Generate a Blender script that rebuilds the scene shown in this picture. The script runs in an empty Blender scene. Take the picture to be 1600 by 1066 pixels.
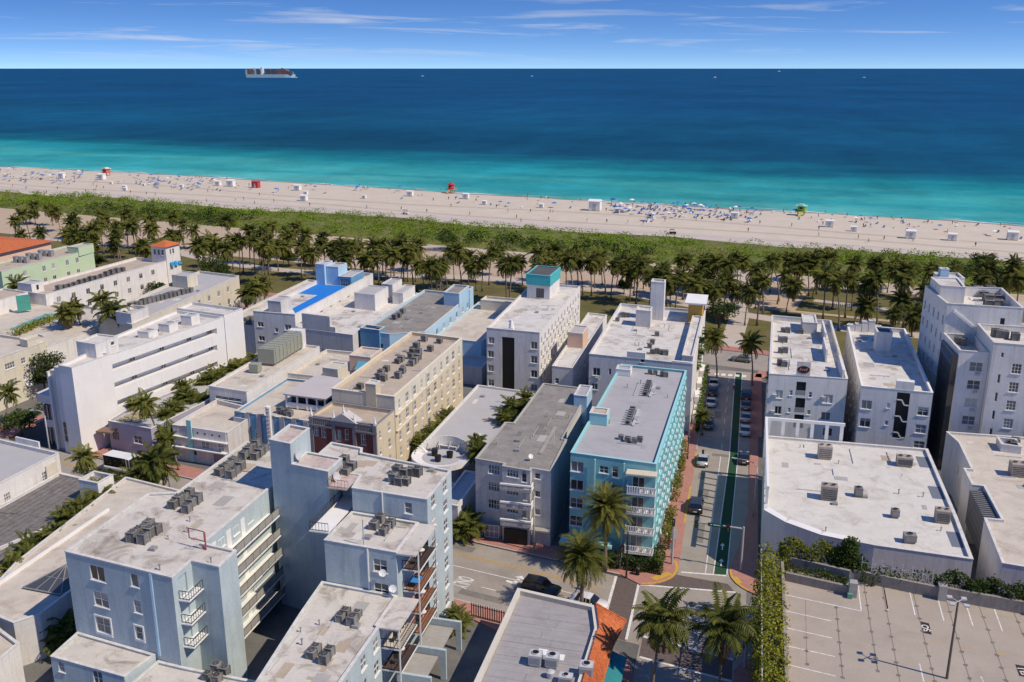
import bpy, bmesh, math, random
import numpy as np
from mathutils import Vector, Matrix
R = math.radians
rnd = random.Random(7)
scene = bpy.context.scene
col = scene.collection

# ------------------------------------------------------------------ camera
CAM_H, FPX = 62.0, 1480.0                    # metres above the street, focal length for a 1600 px wide frame
PITCH, YAW = R(16.058), R(14.035)
cam_d = bpy.data.cameras.new('camera')
cam_d.sensor_width = 36.0
cam_d.lens = FPX / 1600 * 36.0
cam_d.clip_start = 1.0
cam_d.clip_end = 400000.0
cam = bpy.data.objects.new('camera', cam_d)
cam.location = (0, 0, CAM_H)
cam.rotation_euler = (R(90) - PITCH, 0, YAW)
col.objects.link(cam)
scene.camera = cam

# ------------------------------------------------------------------ light
SUN_EL = R(49)
SUN_DIR = Vector((0.972, -0.236, 0)).normalized()      # horizontal direction towards the sun
sun_vec = Vector((SUN_DIR.x * math.cos(SUN_EL), SUN_DIR.y * math.cos(SUN_EL), math.sin(SUN_EL)))
sd = bpy.data.lights.new('sun', 'SUN')
sd.energy = 4.75
sd.angle = R(0.5)
sd.color = (1.0, 0.88, 0.715)
so = bpy.data.objects.new('sun', sd)
so.rotation_euler = sun_vec.to_track_quat('Z', 'Y').to_euler()
so.location = (80, -20, 120)
col.objects.link(so)

world = bpy.data.worlds.new('World')
scene.world = world
world.use_nodes = True
wt = world.node_tree
wt.nodes.clear()
def wn(t, **k):
    n = wt.nodes.new(t)
    for a, b in k.items(): setattr(n, a, b)
    return n
def wmath(op, a, b=None, clamp=False):
    n = wn('ShaderNodeMath', operation=op); n.use_clamp = clamp
    for i, v in enumerate((a, b)):
        if v is None: continue
        if isinstance(v, (int, float)): n.inputs[i].default_value = v
        else: wt.links.new(v, n.inputs[i])
    return n.outputs[0]
w_tc = wn('ShaderNodeTexCoord')
w_sep = wn('ShaderNodeSeparateXYZ'); wt.links.new(w_tc.outputs['Generated'], w_sep.inputs[0])
# clear, dry air: the blue deepens quickly above the horizon
zpos = wmath('MAXIMUM', w_sep.outputs['Z'], 0.0)
zs = wmath('ADD', wmath('MULTIPLY', zpos, 3.8), 0.125)
w_comb = wn('ShaderNodeCombineXYZ')
wt.links.new(w_sep.outputs['X'], w_comb.inputs[0]); wt.links.new(w_sep.outputs['Y'], w_comb.inputs[1]); wt.links.new(zs, w_comb.inputs[2])
w_nrm = wn('ShaderNodeVectorMath', operation='NORMALIZE'); wt.links.new(w_comb.outputs[0], w_nrm.inputs[0])
sky = wn('ShaderNodeTexSky', sky_type='NISHITA')
sky.sun_disc = False
sky.sun_elevation = SUN_EL
sky.sun_rotation = math.atan2(SUN_DIR.x, SUN_DIR.y)
sky.air_density = 1.0; sky.dust_density = 0.0; sky.ozone_density = 1.5; sky.altitude = 60
wt.links.new(w_nrm.outputs[0], sky.inputs[0])
w_hsv = wn('ShaderNodeHueSaturation'); w_hsv.inputs['Saturation'].default_value = 1.34; w_hsv.inputs['Hue'].default_value = 0.512
w_hsv.inputs['Value'].default_value = 1.78
wt.links.new(sky.outputs[0], w_hsv.inputs['Color'])
# thin cirrus streaks in angular coordinates
az = wmath('ARCTAN2', w_sep.outputs['X'], w_sep.outputs['Y'])
el = wmath('ARCSINE', w_sep.outputs['Z'])
w_c2 = wn('ShaderNodeCombineXYZ')
wt.links.new(wmath('MULTIPLY', az, 2.6), w_c2.inputs[0])
wt.links.new(wmath('MULTIPLY', wmath('ADD', el, wmath('MULTIPLY', az, 0.012)), 52.0), w_c2.inputs[1])
w_no = wn('ShaderNodeTexNoise'); w_no.inputs['Scale'].default_value = 1.55; w_no.inputs['Detail'].default_value = 7
w_no.inputs['Roughness'].default_value = 0.62; w_no.inputs['Distortion'].default_value = 0.55
wt.links.new(w_c2.outputs[0], w_no.inputs['Vector'])
w_r = wn('ShaderNodeMapRange'); w_r.inputs[1].default_value = 0.53; w_r.inputs[2].default_value = 0.74
w_r.inputs[3].default_value = 0.0; w_r.inputs[4].default_value = 0.62
wt.links.new(w_no.outputs[0], w_r.inputs[0])
w_fade = wn('ShaderNodeMapRange'); w_fade.inputs[1].default_value = 0.004; w_fade.inputs[2].default_value = 0.02
wt.links.new(el, w_fade.inputs[0])
cl_f = wmath('MULTIPLY', w_r.outputs[0], w_fade.outputs[0])
w_mix = wn('ShaderNodeMixRGB'); w_mix.inputs[2].default_value = (9.0, 8.9, 9.2, 1)
wt.links.new(cl_f, w_mix.inputs[0]); wt.links.new(w_hsv.outputs[0], w_mix.inputs[1])
w_bg = wn('ShaderNodeBackground'); w_bg.inputs['Strength'].default_value = 0.1
wt.links.new(w_mix.outputs[0], w_bg.inputs['Color'])
w_out = wn('ShaderNodeOutputWorld'); wt.links.new(w_bg.outputs[0], w_out.inputs['Surface'])

scene.view_settings.view_transform = 'Standard'
scene.view_settings.look = 'None'
scene.view_settings.exposure = -0.18
scene.view_settings.gamma = 1.0
scene.view_settings.use_curve_mapping = False
scene.render.engine = 'CYCLES'
scene.cycles.max_bounces = 5
scene.cycles.diffuse_bounces = 3
scene.cycles.glossy_bounces = 2
scene.cycles.transparent_max_bounces = 6
scene.cycles.caustics_reflective = False
scene.cycles.caustics_refractive = False

# ------------------------------------------------------------------ survey helpers
def G(px, py, z=0.0):
    """the point of the level plane at height z that a sight line of the survey photograph meets"""
    x = (px - 800) / FPX; y = -(py - 533) / FPX
    cp, sp = math.cos(PITCH), math.sin(PITCH)
    dx, dy, dz = x, cp + y * sp, -sp + y * cp
    c, s = math.cos(YAW), math.sin(YAW)
    dx, dy = c * dx - s * dy, s * dx + c * dy
    t = (z - CAM_H) / dz
    return Vector((dx * t, dy * t, z))
def RAY(px, py):
    x = (px - 800) / FPX; y = -(py - 533) / FPX
    cp, sp = math.cos(PITCH), math.sin(PITCH)
    dx, dy, dz = x, cp + y * sp, -sp + y * cp
    c, s = math.cos(YAW), math.sin(YAW)
    return Vector((c * dx - s * dy, s * dx + c * dy, dz))
# the avenue, the drive, the park and the beach run at 10.5 degrees to the cross street
SK = R(-10.5)
ES = Vector((math.cos(SK), math.sin(SK), 0)); EF = Vector((-math.sin(SK), math.cos(SK), 0))
def SF(s, f, z=0.0):
    v = ES * s + EF * f
    return Vector((v.x, v.y, z))
def fy(x, f):                 # y on the line f = const at a given x
    return (f - EF.x * x) / EF.y

# ------------------------------------------------------------------ materials
MATS = {}
def nodemat(name):
    m = bpy.data.materials.new(name); m.use_nodes = True
    nt = m.node_tree; b = nt.nodes['Principled BSDF']
    return m, nt, b
def srgb(*c):
    return tuple(((v / 255) / 12.92 if v / 255 <= 0.04045 else ((v / 255 + 0.055) / 1.055) ** 2.4) for v in c)
def mat(name, colr, rough=0.85, var=0.12, scale=0.35, stain=None, stain_amt=0.5, stain_scale=0.12, bump=0.0, bump_scale=8.0, spec=0.3, metal=0.0, streak=False, rand=0.0, seam=0.0):
    """plain surface with cloudy variation, optional stain colour, vertical streaks, seams and fine relief"""
    if name in MATS: return MATS[name]
    m, nt, b = nodemat(name)
    L = nt.links
    b.inputs['Roughness'].default_value = rough
    b.inputs['Specular IOR Level'].default_value = spec
    b.inputs['Metallic'].default_value = metal
    tc = nt.nodes.new('ShaderNodeTexCoord')
    oi = nt.nodes.new('ShaderNodeObjectInfo')
    geo = nt.nodes.new('ShaderNodeNewGeometry')
    n1 = nt.nodes.new('ShaderNodeTexNoise'); n1.inputs['Scale'].default_value = scale; n1.inputs['Detail'].default_value = 6; n1.inputs['Roughness'].default_value = 0.65
    L.new(geo.outputs['Position'], n1.inputs['Vector'])
    mr = nt.nodes.new('ShaderNodeMapRange'); mr.inputs[1].default_value = 0.3; mr.inputs[2].default_value = 0.7
    mr.inputs[3].default_value = 1 - var; mr.inputs[4].default_value = 1 + var
    L.new(n1.outputs[0], mr.inputs[0])
    base = nt.nodes.new('ShaderNodeRGB'); base.outputs[0].default_value = (*colr, 1)
    cur = base.outputs[0]
    def mul(c, f):
        x = nt.nodes.new('ShaderNodeVectorMath'); x.operation = 'SCALE'
        L.new(c, x.inputs[0]); L.new(f, x.inputs['Scale']); return x.outputs[0]
    cur = mul(cur, mr.outputs[0])
    if stain is not None:
        n2 = nt.nodes.new('ShaderNodeTexNoise'); n2.inputs['Scale'].default_value = stain_scale; n2.inputs['Detail'].default_value = 8; n2.inputs['Roughness'].default_value = 0.7; n2.inputs['Distortion'].default_value = 0.8
        mp = nt.nodes.new('ShaderNodeMapping'); mp.inputs['Location'].default_value = (17.3, 4.1, 9.2)
        if streak: mp.inputs['Scale'].default_value = (2.2, 2.2, 0.22)
        L.new(geo.outputs['Position'], mp.inputs[0]); L.new(mp.outputs[0], n2.inputs['Vector'])
        r2 = nt.nodes.new('ShaderNodeMapRange'); r2.inputs[1].default_value = 0.5; r2.inputs[2].default_value = 0.74
        r2.inputs[3].default_value = 0; r2.inputs[4].default_value = stain_amt
        L.new(n2.outputs[0], r2.inputs[0])
        mx = nt.nodes.new('ShaderNodeMixRGB'); mx.inputs[2].default_value = (*stain, 1)
        L.new(r2.outputs[0], mx.inputs[0]); L.new(cur, mx.inputs[1]); cur = mx.outputs[0]
    if seam:
        # roofing felt laps: thin darker lines every seam metres, wobbling a little
        sx = nt.nodes.new('ShaderNodeSeparateXYZ')
        nw = nt.nodes.new('ShaderNodeTexNoise'); nw.inputs['Scale'].default_value = 0.25
        L.new(geo.outputs['Position'], nw.inputs['Vector']); L.new(geo.outputs['Position'], sx.inputs[0])
        a1 = nt.nodes.new('ShaderNodeMath'); a1.operation = 'MULTIPLY_ADD'; a1.inputs[1].default_value = 0.35
        L.new(nw.outputs[0], a1.inputs[0]); L.new(sx.outputs['Y'], a1.inputs[2])
        a2 = nt.nodes.new('ShaderNodeMath'); a2.operation = 'PINGPONG'; a2.inputs[1].default_value = seam / 2
        L.new(a1.outputs[0], a2.inputs[0])
        a3 = nt.nodes.new('ShaderNodeMapRange'); a3.inputs[1].default_value = 0.0; a3.inputs[2].default_value = 0.07; a3.inputs[3].default_value = 0.82; a3.inputs[4].default_value = 1.0
        L.new(a2.outputs[0], a3.inputs[0]); cur = mul(cur, a3.outputs[0])
    if rand:
        r3 = nt.nodes.new('ShaderNodeMapRange'); r3.inputs[3].default_value = 1 - rand; r3.inputs[4].default_value = 1 + rand
        L.new(oi.outputs['Random'], r3.inputs[0]); cur = mul(cur, r3.outputs[0])
    # fine grain
    n4 = nt.nodes.new('ShaderNodeTexNoise'); n4.inputs['Scale'].default_value = 4.0; n4.inputs['Detail'].default_value = 4
    L.new(geo.outputs['Position'], n4.inputs['Vector'])
    r4 = nt.nodes.new('ShaderNodeMapRange'); r4.inputs[1].default_value = 0.3; r4.inputs[2].default_value = 0.7; r4.inputs[3].default_value = 1 - var * 0.6; r4.inputs[4].default_value = 1 + var * 0.6
    L.new(n4.outputs[0], r4.inputs[0]); cur = mul(cur, r4.outputs[0])
    L.new(cur, b.inputs['Base Color'])
    if bump:
        n3 = nt.nodes.new('ShaderNodeTexNoise'); n3.inputs['Scale'].default_value = bump_scale; n3.inputs['Detail'].default_value = 5
        L.new(geo.outputs['Position'], n3.inputs['Vector'])
        bp = nt.nodes.new('ShaderNodeBump'); bp.inputs['Strength'].default_value = bump; bp.inputs['Distance'].default_value = 0.08
        L.new(n3.outputs[0], bp.inputs['Height']); L.new(bp.outputs[0], b.inputs['Normal'])
    MATS[name] = m
    return m
def glassmat(name, colr, rough=0.08, spec=0.7):
    if name in MATS: return MATS[name]
    m, nt, b = nodemat(name)
    oi = nt.nodes.new('ShaderNodeObjectInfo')
    r3 = nt.nodes.new('ShaderNodeMapRange'); r3.inputs[3].default_value = 0.45; r3.inputs[4].default_value = 1.6
    nt.links.new(oi.outputs['Random'], r3.inputs[0])
    x = nt.nodes.new('ShaderNodeVectorMath'); x.operation = 'SCALE'; x.inputs[0].default_value = colr
    nt.links.new(r3.outputs[0], x.inputs['Scale']); nt.links.new(x.outputs[0], b.inputs['Base Color'])
    b.inputs['Roughness'].default_value = rough; b.inputs['Specular IOR Level'].default_value = spec
    MATS[name] = m
    return m
def leafmat(name, c1, c2, trans=0.25, rough=0.55):
    if name in MATS: return MATS[name]
    m, nt, b = nodemat(name)
    L = nt.links
    geo = nt.nodes.new('ShaderNodeNewGeometry'); oi = nt.nodes.new('ShaderNodeObjectInfo')
    n = nt.nodes.new('ShaderNodeTexNoise'); n.inputs['Scale'].default_value = 0.45; n.inputs['Detail'].default_value = 3
    L.new(geo.outputs['Position'], n.inputs['Vector'])
    a = nt.nodes.new('ShaderNodeMath'); a.operation = 'ADD'; L.new(n.outputs[0], a.inputs[0])
    s = nt.nodes.new('ShaderNodeMath'); s.operation = 'MULTIPLY_ADD'; s.inputs[1].default_value = 0.5; s.inputs[2].default_value = -0.25
    L.new(geo.outputs['Random Per Island'], s.inputs[0]); L.new(s.outputs[0], a.inputs[1])
    s2 = nt.nodes.new('ShaderNodeMath'); s2.operation = 'MULTIPLY_ADD'; s2.inputs[1].default_value = 0.4; s2.inputs[2].default_value = -0.2
    L.new(oi.outputs['Random'], s2.inputs[0])
    a2 = nt.nodes.new('ShaderNodeMath'); a2.operation = 'ADD'; L.new(a.outputs[0], a2.inputs[0]); L.new(s2.outputs[0], a2.inputs[1])
    mx = nt.nodes.new('ShaderNodeMixRGB'); mx.inputs[1].default_value = (*c1, 1); mx.inputs[2].default_value = (*c2, 1)
    L.new(a2.outputs[0], mx.inputs[0]); L.new(mx.outputs[0], b.inputs['Base Color'])
    b.inputs['Roughness'].default_value = 0.7; b.inputs['Specular IOR Level'].default_value = 0.12
    t = nt.nodes.new('ShaderNodeBsdfTranslucent'); L.new(mx.outputs[0], t.inputs[0])
    ms = nt.nodes.new('ShaderNodeMixShader'); ms.inputs[0].default_value = trans
    L.new(b.outputs[0], ms.inputs[1]); L.new(t.outputs[0], ms.inputs[2])
    L.new(ms.outputs[0], nt.nodes['Material Output'].inputs['Surface'])
    MATS[name] = m
    return m

W_WHITE = mat('white_stucco', (0.73, 0.705, 0.67), var=0.07, stain=(0.42, 0.4, 0.37), stain_amt=0.6, stain_scale=0.5, streak=True, bump=0.15)
W_CREAM = mat('cream_stucco', (0.66, 0.61, 0.49), var=0.08, stain=(0.42, 0.37, 0.28), stain_amt=0.6, stain_scale=0.5, streak=True, bump=0.15)
W_GREY = mat('pale_grey_stucco', (0.61, 0.585, 0.555), var=0.09, stain=(0.36, 0.34, 0.31), stain_amt=0.65, stain_scale=0.5, streak=True, bump=0.15)
W_BLUE = mat('pale_blue_stucco', (0.45, 0.525, 0.54), var=0.1, stain=(0.32, 0.385, 0.405), stain_amt=0.85, stain_scale=0.4, streak=True, bump=0.25, bump_scale=5)
W_BLUEL = mat('light_blue_stucco', (0.4, 0.58, 0.72), var=0.06, bump=0.15)
W_SKY = mat('sky_blue_stucco', (0.13, 0.3, 0.47), var=0.07, bump=0.15)
W_TEAL = mat('turquoise_stucco', (0.25, 0.53, 0.54), var=0.08, stain=(0.17, 0.4, 0.42), stain_amt=0.7, stain_scale=0.4, streak=True, bump=0.15)
W_TEALP = mat('pale_turquoise_stucco', (0.34, 0.62, 0.63), var=0.05, bump=0.1)
W_YEL = mat('pale_yellow_stucco', (0.62, 0.53, 0.385), var=0.09, stain=(0.48, 0.39, 0.25), stain_amt=0.6, stain_scale=0.4, streak=True, bump=0.15)
W_LAV = mat('lavender_stucco', (0.38, 0.36, 0.42), var=0.06, bump=0.1)
W_GREEN = mat('mint_stucco', (0.5, 0.62, 0.42), var=0.05, bump=0.1)
W_PINK = mat('pink_stucco', (0.72, 0.5, 0.38), var=0.05, bump=0.1)
W_BRICK = mat('dark_red_brick', (0.16, 0.06, 0.05), var=0.25, scale=3, bump=0.3, bump_scale=14)
W_STONE = mat('grey_cast_stone', (0.24, 0.23, 0.24), var=0.1, bump=0.15)
W_ORCH = mat('ochre_stucco', (0.55, 0.33, 0.08), var=0.06)
TRIM = mat('white_trim', (0.78, 0.77, 0.74), var=0.04)
COPE = mat('weathered_coping', (0.64, 0.62, 0.58), var=0.12, scale=1.2, stain=(0.36, 0.33, 0.29), stain_amt=0.7, stain_scale=0.8)
W_BRIGHT = mat('bright_white_render', (0.77, 0.75, 0.72), var=0.04, stain=(0.6, 0.58, 0.55), stain_amt=0.4, stain_scale=0.5, streak=True, bump=0.1)
R_WHITE = mat('white_roof_coating', (0.62, 0.59, 0.54), var=0.09, scale=0.5, stain=(0.25, 0.2, 0.15), stain_amt=1.0, stain_scale=0.24, bump=0.1)
R_BLUE = mat('dusty_roof_coating', (0.58, 0.54, 0.48), var=0.09, scale=0.4, stain=(0.2, 0.15, 0.105), stain_amt=1.1, stain_scale=0.3, bump=0.1)
R_PINK = mat('pink_roof_coating', (0.52, 0.44, 0.4), var=0.1, scale=1.0, stain=(0.36, 0.17, 0.14), stain_amt=0.8, stain_scale=0.7)
R_GREY = mat('grey_roof_membrane', (0.4, 0.39, 0.4), var=0.05, scale=0.3, stain=(0.28, 0.26, 0.25), stain_amt=0.5, stain_scale=0.18, seam=3.2)
R_LGREY = mat('light_grey_roof_membrane', (0.43, 0.42, 0.415), var=0.05, scale=0.3, stain=(0.4, 0.38, 0.36), stain_amt=0.5, stain_scale=0.2)
R_CONC = mat('weathered_concrete_roof', (0.27, 0.25, 0.225), var=0.16, scale=0.5, stain=(0.14, 0.125, 0.11), stain_amt=0.7, stain_scale=0.3, seam=5.5, bump=0.1)
R_TAN = mat('tan_roof_gravel', (0.47, 0.395, 0.31), var=0.1, scale=0.6, stain=(0.27, 0.2, 0.17), stain_amt=0.75, stain_scale=0.25, bump=0.2)
R_SAND = mat('sand_roof_coating', (0.56, 0.5, 0.42), var=0.09, scale=0.4, stain=(0.33, 0.26, 0.19), stain_amt=0.9, stain_scale=0.2)
R_BLUEDECK = mat('bright_blue_pool_deck', (0.02, 0.2, 0.62), var=0.05, rough=0.6)
R_DARK = mat('dark_roof_felt', (0.1, 0.1, 0.1), var=0.15)
R_PLANK = mat('weathered_plank_roof', (0.19, 0.175, 0.165), var=0.22, scale=0.9, stain=(0.09, 0.08, 0.075), stain_amt=0.7, stain_scale=0.5, seam=1.0)
TILE_O = mat('orange_roof_tile', (0.5, 0.14, 0.05), var=0.25, scale=2.0, bump=0.3)
METAL_D = mat('dark_metal', (0.05, 0.05, 0.052), rough=0.5, var=0.1)
METAL_G = mat('grey_metal', (0.28, 0.28, 0.28), rough=0.45, var=0.1, spec=0.5)
METAL_L = mat('galvanised_metal', (0.5, 0.5, 0.5), rough=0.45, var=0.1, spec=0.5)
METAL_GR = mat('greenish_duct_metal', (0.3, 0.31, 0.25), rough=0.55, var=0.12, scale=1.5)
UNIT = mat('condenser_grey_paint', (0.2, 0.195, 0.185), rough=0.6, var=0.2, scale=3, rand=0.3)
UNIT_L = mat('beige_unit_paint', (0.38, 0.33, 0.28), rough=0.6, var=0.12, scale=2, rand=0.2)
BLACK = mat('black_plastic', (0.015, 0.015, 0.016), rough=0.5, var=0.1)
GL = [glassmat('dark_window_glass', (0.035, 0.04, 0.045)), glassmat('blinds_behind_glass', (0.16, 0.16, 0.155), 0.15, 0.5), glassmat('curtain_behind_glass', (0.3, 0.3, 0.285), 0.2, 0.4)]
GLB = glassmat('blue_window_glass', (0.05, 0.09, 0.12), 0.05, 0.8)
CONC = mat('concrete', (0.36, 0.34, 0.31), var=0.1, scale=0.8, stain=(0.22, 0.2, 0.18), stain_amt=0.5, stain_scale=0.5, bump=0.1)
KERB = mat('kerb_concrete', (0.42, 0.4, 0.37), var=0.1, scale=1.0)

# ------------------------------------------------------------------ mesh builder
def V(*a): return Vector(a)
class MB:
    def __init__(s): s.v = []; s.f = []; s.m = []
    def add(s, vs, fs, mi=0):
        o = len(s.v); s.v += [tuple(v) for v in vs]
        for f in fs: s.f.append(tuple(i + o for i in f)); s.m.append(mi)
    def quad(s, a, b, c, d, mi=0): s.add((a, b, c, d), ((0, 1, 2, 3),), mi)
    def box(s, x0, x1, y0, y1, z0, z1, mi=0):
        s.add([(x0, y0, z0), (x1, y0, z0), (x1, y1, z0), (x0, y1, z0), (x0, y0, z1), (x1, y0, z1), (x1, y1, z1), (x0, y1, z1)],
              [(3, 2, 1, 0), (4, 5, 6, 7), (0, 1, 5, 4), (1, 2, 6, 5), (2, 3, 7, 6), (3, 0, 4, 7)], mi)
    def bar(s, a, b, w, h=None, mi=0):
        a = Vector(a); b = Vector(b); h = h or w
        d = (b - a); 
        if d.length < 1e-6: return
        d.normalize()
        up = Vector((0, 0, 1)) if abs(d.z) < 0.95 else Vector((1, 0, 0))
        r = d.cross(up).normalized() * (w / 2); u = r.cross(d).normalized() * (h / 2)
        vs = [a - r - u, a + r - u, a + r + u, a - r + u, b - r - u, b + r - u, b + r + u, b - r + u]
        s.add(vs, [(0, 1, 2, 3), (7, 6, 5, 4), (0, 4, 5, 1), (1, 5, 6, 2), (2, 6, 7, 3), (3, 7, 4, 0)], mi)
    def cyl(s, c, r0, r1, z0, z1, n=12, mi=0, top=True, bot=False):
        o = len(s.v)
        for k in range(n):
            a = 2 * math.pi * k / n
            s.v.append((c[0] + r0 * math.cos(a), c[1] + r0 * math.sin(a), z0))
        for k in range(n):
            a = 2 * math.pi * k / n
            s.v.append((c[0] + r1 * math.cos(a), c[1] + r1 * math.sin(a), z1))
        for k in range(n):
            j = (k + 1) % n
            s.f.append((o + k, o + j, o + n + j, o + n + k)); s.m.append(mi)
        if top: s.f.append(tuple(o + n + k for k in range(n))); s.m.append(mi)
        if bot: s.f.append(tuple(o + k for k in reversed(range(n)))); s.m.append(mi)
    def tube(s, pts, rad, n=8, mi=0):
        o = len(s.v); pts = [Vector(p) for p in pts]
        for i, p in enumerate(pts):
            d = (pts[min(i + 1, len(pts) - 1)] - pts[max(i - 1, 0)]).normalized()
            up = Vector((0, 1, 0)) if abs(d.y) < 0.9 else Vector((1, 0, 0))
            r = d.cross(up).normalized(); u = r.cross(d)
            q = rad[i] if isinstance(rad, (list, tuple)) else rad
            for k in range(n):
                a = 2 * math.pi * k / n
                s.v.append(tuple(p + r * q * math.cos(a) + u * q * math.sin(a)))
        for i in range(len(pts) - 1):
            for k in range(n):
                j = (k + 1) % n
                s.f.append((o + i * n + k, o + i * n + j, o + (i + 1) * n + j, o + (i + 1) * n + k)); s.m.append(mi)
        s.f.append(tuple(o + k for k in reversed(range(n)))); s.m.append(mi)
        s.f.append(tuple(o + (len(pts) - 1) * n + k for k in range(n))); s.m.append(mi)
    def prism(s, poly, z0, z1, mi=0, bottom=False):
        n = len(poly); o = len(s.v)
        s.v += [(p[0], p[1], z0) for p in poly] + [(p[0], p[1], z1) for p in poly]
        for k in range(n):
            j = (k + 1) % n
            s.f.append((o + k, o + j, o + n + j, o + n + k)); s.m.append(mi)
        s.f.append(tuple(o + n + k for k in range(n))); s.m.append(mi)
        if bottom: s.f.append(tuple(o + k for k in reversed(range(n)))); s.m.append(mi)
    def mesh(s, name, mats, org=(0, 0, 0), smooth=False):
        me = bpy.data.meshes.new(name)
        if org != (0, 0, 0):
            vs = [(v[0] - org[0], v[1] - org[1], v[2] - org[2]) for v in s.v]
        else: vs = s.v
        me.from_pydata(vs, [], s.f)
        for m in (mats if isinstance(mats, (list, tuple)) else [mats]): me.materials.append(m)
        if any(s.m): me.polygons.foreach_set('material_index', s.m)
        if smooth: me.polygons.foreach_set('use_smooth', [True] * len(me.polygons))
        me.update()
        return me
    def build(s, name, mats, parent=None, smooth=False, world=True):
        """link as one object; vertices are in world metres unless world is False (then local to the parent)"""
        org = (0, 0, 0)
        if parent is not None and world:
            org = WORLDLOC.get(parent.name, (0, 0, 0))
        me = s.mesh(name, mats, org, smooth)
        o = bpy.data.objects.new(name, me); col.objects.link(o)
        if parent is not None:
            o.parent = parent
            WORLDLOC[o.name] = org
        return o
WORLDLOC = {}
def tag(o, label=None, cat=None, group=None, kind=None):
    if label: o['label'] = label
    if cat: o['category'] = cat
    if group: o['group'] = group
    if kind: o['kind'] = kind
    return o
def thing(name, label, cat, loc=(0, 0, 0), rz=0.0, group=None):
    o = bpy.data.objects.new(name, None); col.objects.link(o)
    o.empty_display_size = 0.3
    o.location = loc; o.rotation_euler = (0, 0, rz)
    WORLDLOC[o.name] = tuple(loc)
    return tag(o, label, cat, group)
def inst(name, me, parent=None, loc=(0, 0, 0), rz=0.0, scale=None):
    o = bpy.data.objects.new(name, me); col.objects.link(o)
    o.parent = parent; o.location = loc; o.rotation_euler = (0, 0, rz)
    if scale: o.scale = scale
    return o
def copy_tree(o, parent=None):
    c = o.copy(); col.objects.link(c); c.parent = parent
    for ch in o.children: copy_tree(ch, c)
    return c
ORD = ['first', 'second', 'third', 'fourth', 'fifth', 'sixth', 'seventh', 'eighth', 'ninth', 'tenth', 'eleventh', 'twelfth', 'thirteenth', 'fourteenth', 'fifteenth', 'sixteenth', 'seventeenth', 'eighteenth', 'nineteenth', 'twentieth']
def nth(i):
    if i < 20: return ORD[i]
    n = i + 1
    return '%d%s' % (n, 'th' if 10 < n % 100 < 14 else {1: 'st', 2: 'nd', 3: 'rd'}.get(n % 10, 'th'))

# ------------------------------------------------------------------ building kit
def offset(poly, d):
    """inset a CCW polygon by d (negative = outset)"""
    n = len(poly); out = []
    for i in range(n):
        p0 = Vector(poly[i - 1][:2]); p1 = Vector(poly[i][:2]); p2 = Vector(poly[(i + 1) % n][:2])
        d1 = (p1 - p0).normalized(); d2 = (p2 - p1).normalized()
        n1 = Vector((-d1.y, d1.x)); n2 = Vector((-d2.y, d2.x))
        k = 1 + n1.dot(n2)
        out.append(p1 + (n1 + n2) * (d / max(k, 0.2)))
    return [(p.x, p.y) for p in out]
def ccw(poly):
    a = sum(poly[i][0] * poly[(i + 1) % len(poly)][1] - poly[(i + 1) % len(poly)][0] * poly[i][1] for i in range(len(poly)))
    return poly if a > 0 else poly[::-1]
WINCACHE = {}
def window_meshes(w, h, style):
    key = (round(w, 2), round(h, 2), style)
    if key in WINCACHE: return WINCACHE[key]
    f = MB(); fr = 0.07
    y0, y1 = 0.04, 0.14
    f.box(-w / 2, w / 2, y0, y1, -h / 2, -h / 2 + fr); f.box(-w / 2, w / 2, y0, y1, h / 2 - fr, h / 2)
    f.box(-w / 2, -w / 2 + fr, y0, y1, -h / 2 + fr, h / 2 - fr); f.box(w / 2 - fr, w / 2, y0, y1, -h / 2 + fr, h / 2 - fr)
    nx, ny = {'dbl': (2, 2), 'sash': (1, 2), 'grid': (3, 3), 'two': (2, 1), 'plain': (1, 1), 'wide': (4, 2), 'slit': (1, 1), 'tall': (1, 3), 'store': (4, 1), 'door': (1, 1)}[style]
    for k in range(1, nx):
        x = -w / 2 + w * k / nx; f.box(x - 0.03, x + 0.03, y0 + 0.01, y1, -h / 2 + fr, h / 2 - fr)
    for k in range(1, ny):
        z = -h / 2 + h * k / ny; f.box(-w / 2 + fr, w / 2 - fr, y0 + 0.015, y1 - 0.01, z - 0.025, z + 0.025)
    if style not in ('store', 'door', 'slit'):
        f.box(-w / 2 - 0.08, w / 2 + 0.08, -0.09, 0.1, -h / 2 - 0.1, -h / 2 - 0.002)        # sill
    fm = f.mesh('window', TRIM if style not in ('store',) else METAL_G)
    ps = []
    for g in GL:
        p = MB(); p.quad((-w / 2 + 0.02, 0.12, -h / 2 + 0.02), (w / 2 - 0.02, 0.12, -h / 2 + 0.02), (w / 2 - 0.02, 0.12, h / 2 - 0.02), (-w / 2 + 0.02, 0.12, h / 2 - 0.02))
        ps.append(p.mesh('pane', g))
    for fr_ in (0.35, 0.55, 0.72):
        p = MB(); zz = h / 2 - h * fr_; x0, x1 = -w / 2 + 0.02, w / 2 - 0.02
        p.quad((x0, 0.12, -h / 2 + 0.02), (x1, 0.12, -h / 2 + 0.02), (x1, 0.12, zz), (x0, 0.12, zz)); p.quad((x0, 0.12, zz), (x1, 0.12, zz), (x1, 0.12, h / 2 - 0.02), (x0, 0.12, h / 2 - 0.02), 1)
        ps.append(p.mesh('pane', [GL[0], GL[2] if fr_ < 0.6 else GL[1]]))
    WINCACHE[key] = (fm, ps)
    return WINCACHE[key]
def add_window(parent, pos, rz, w, h, style, dark=0.5):
    fm, ps = window_meshes(w, h, style)
    o = inst('window', fm, parent, pos, rz)
    r = rnd.random()
    inst('pane', ps[0] if r < dark * 0.7 else ps[3 + rnd.randrange(3)] if r < dark else (ps[1] if r < dark + (1 - dark) * 0.6 else ps[2]), o)
    return o
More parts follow.
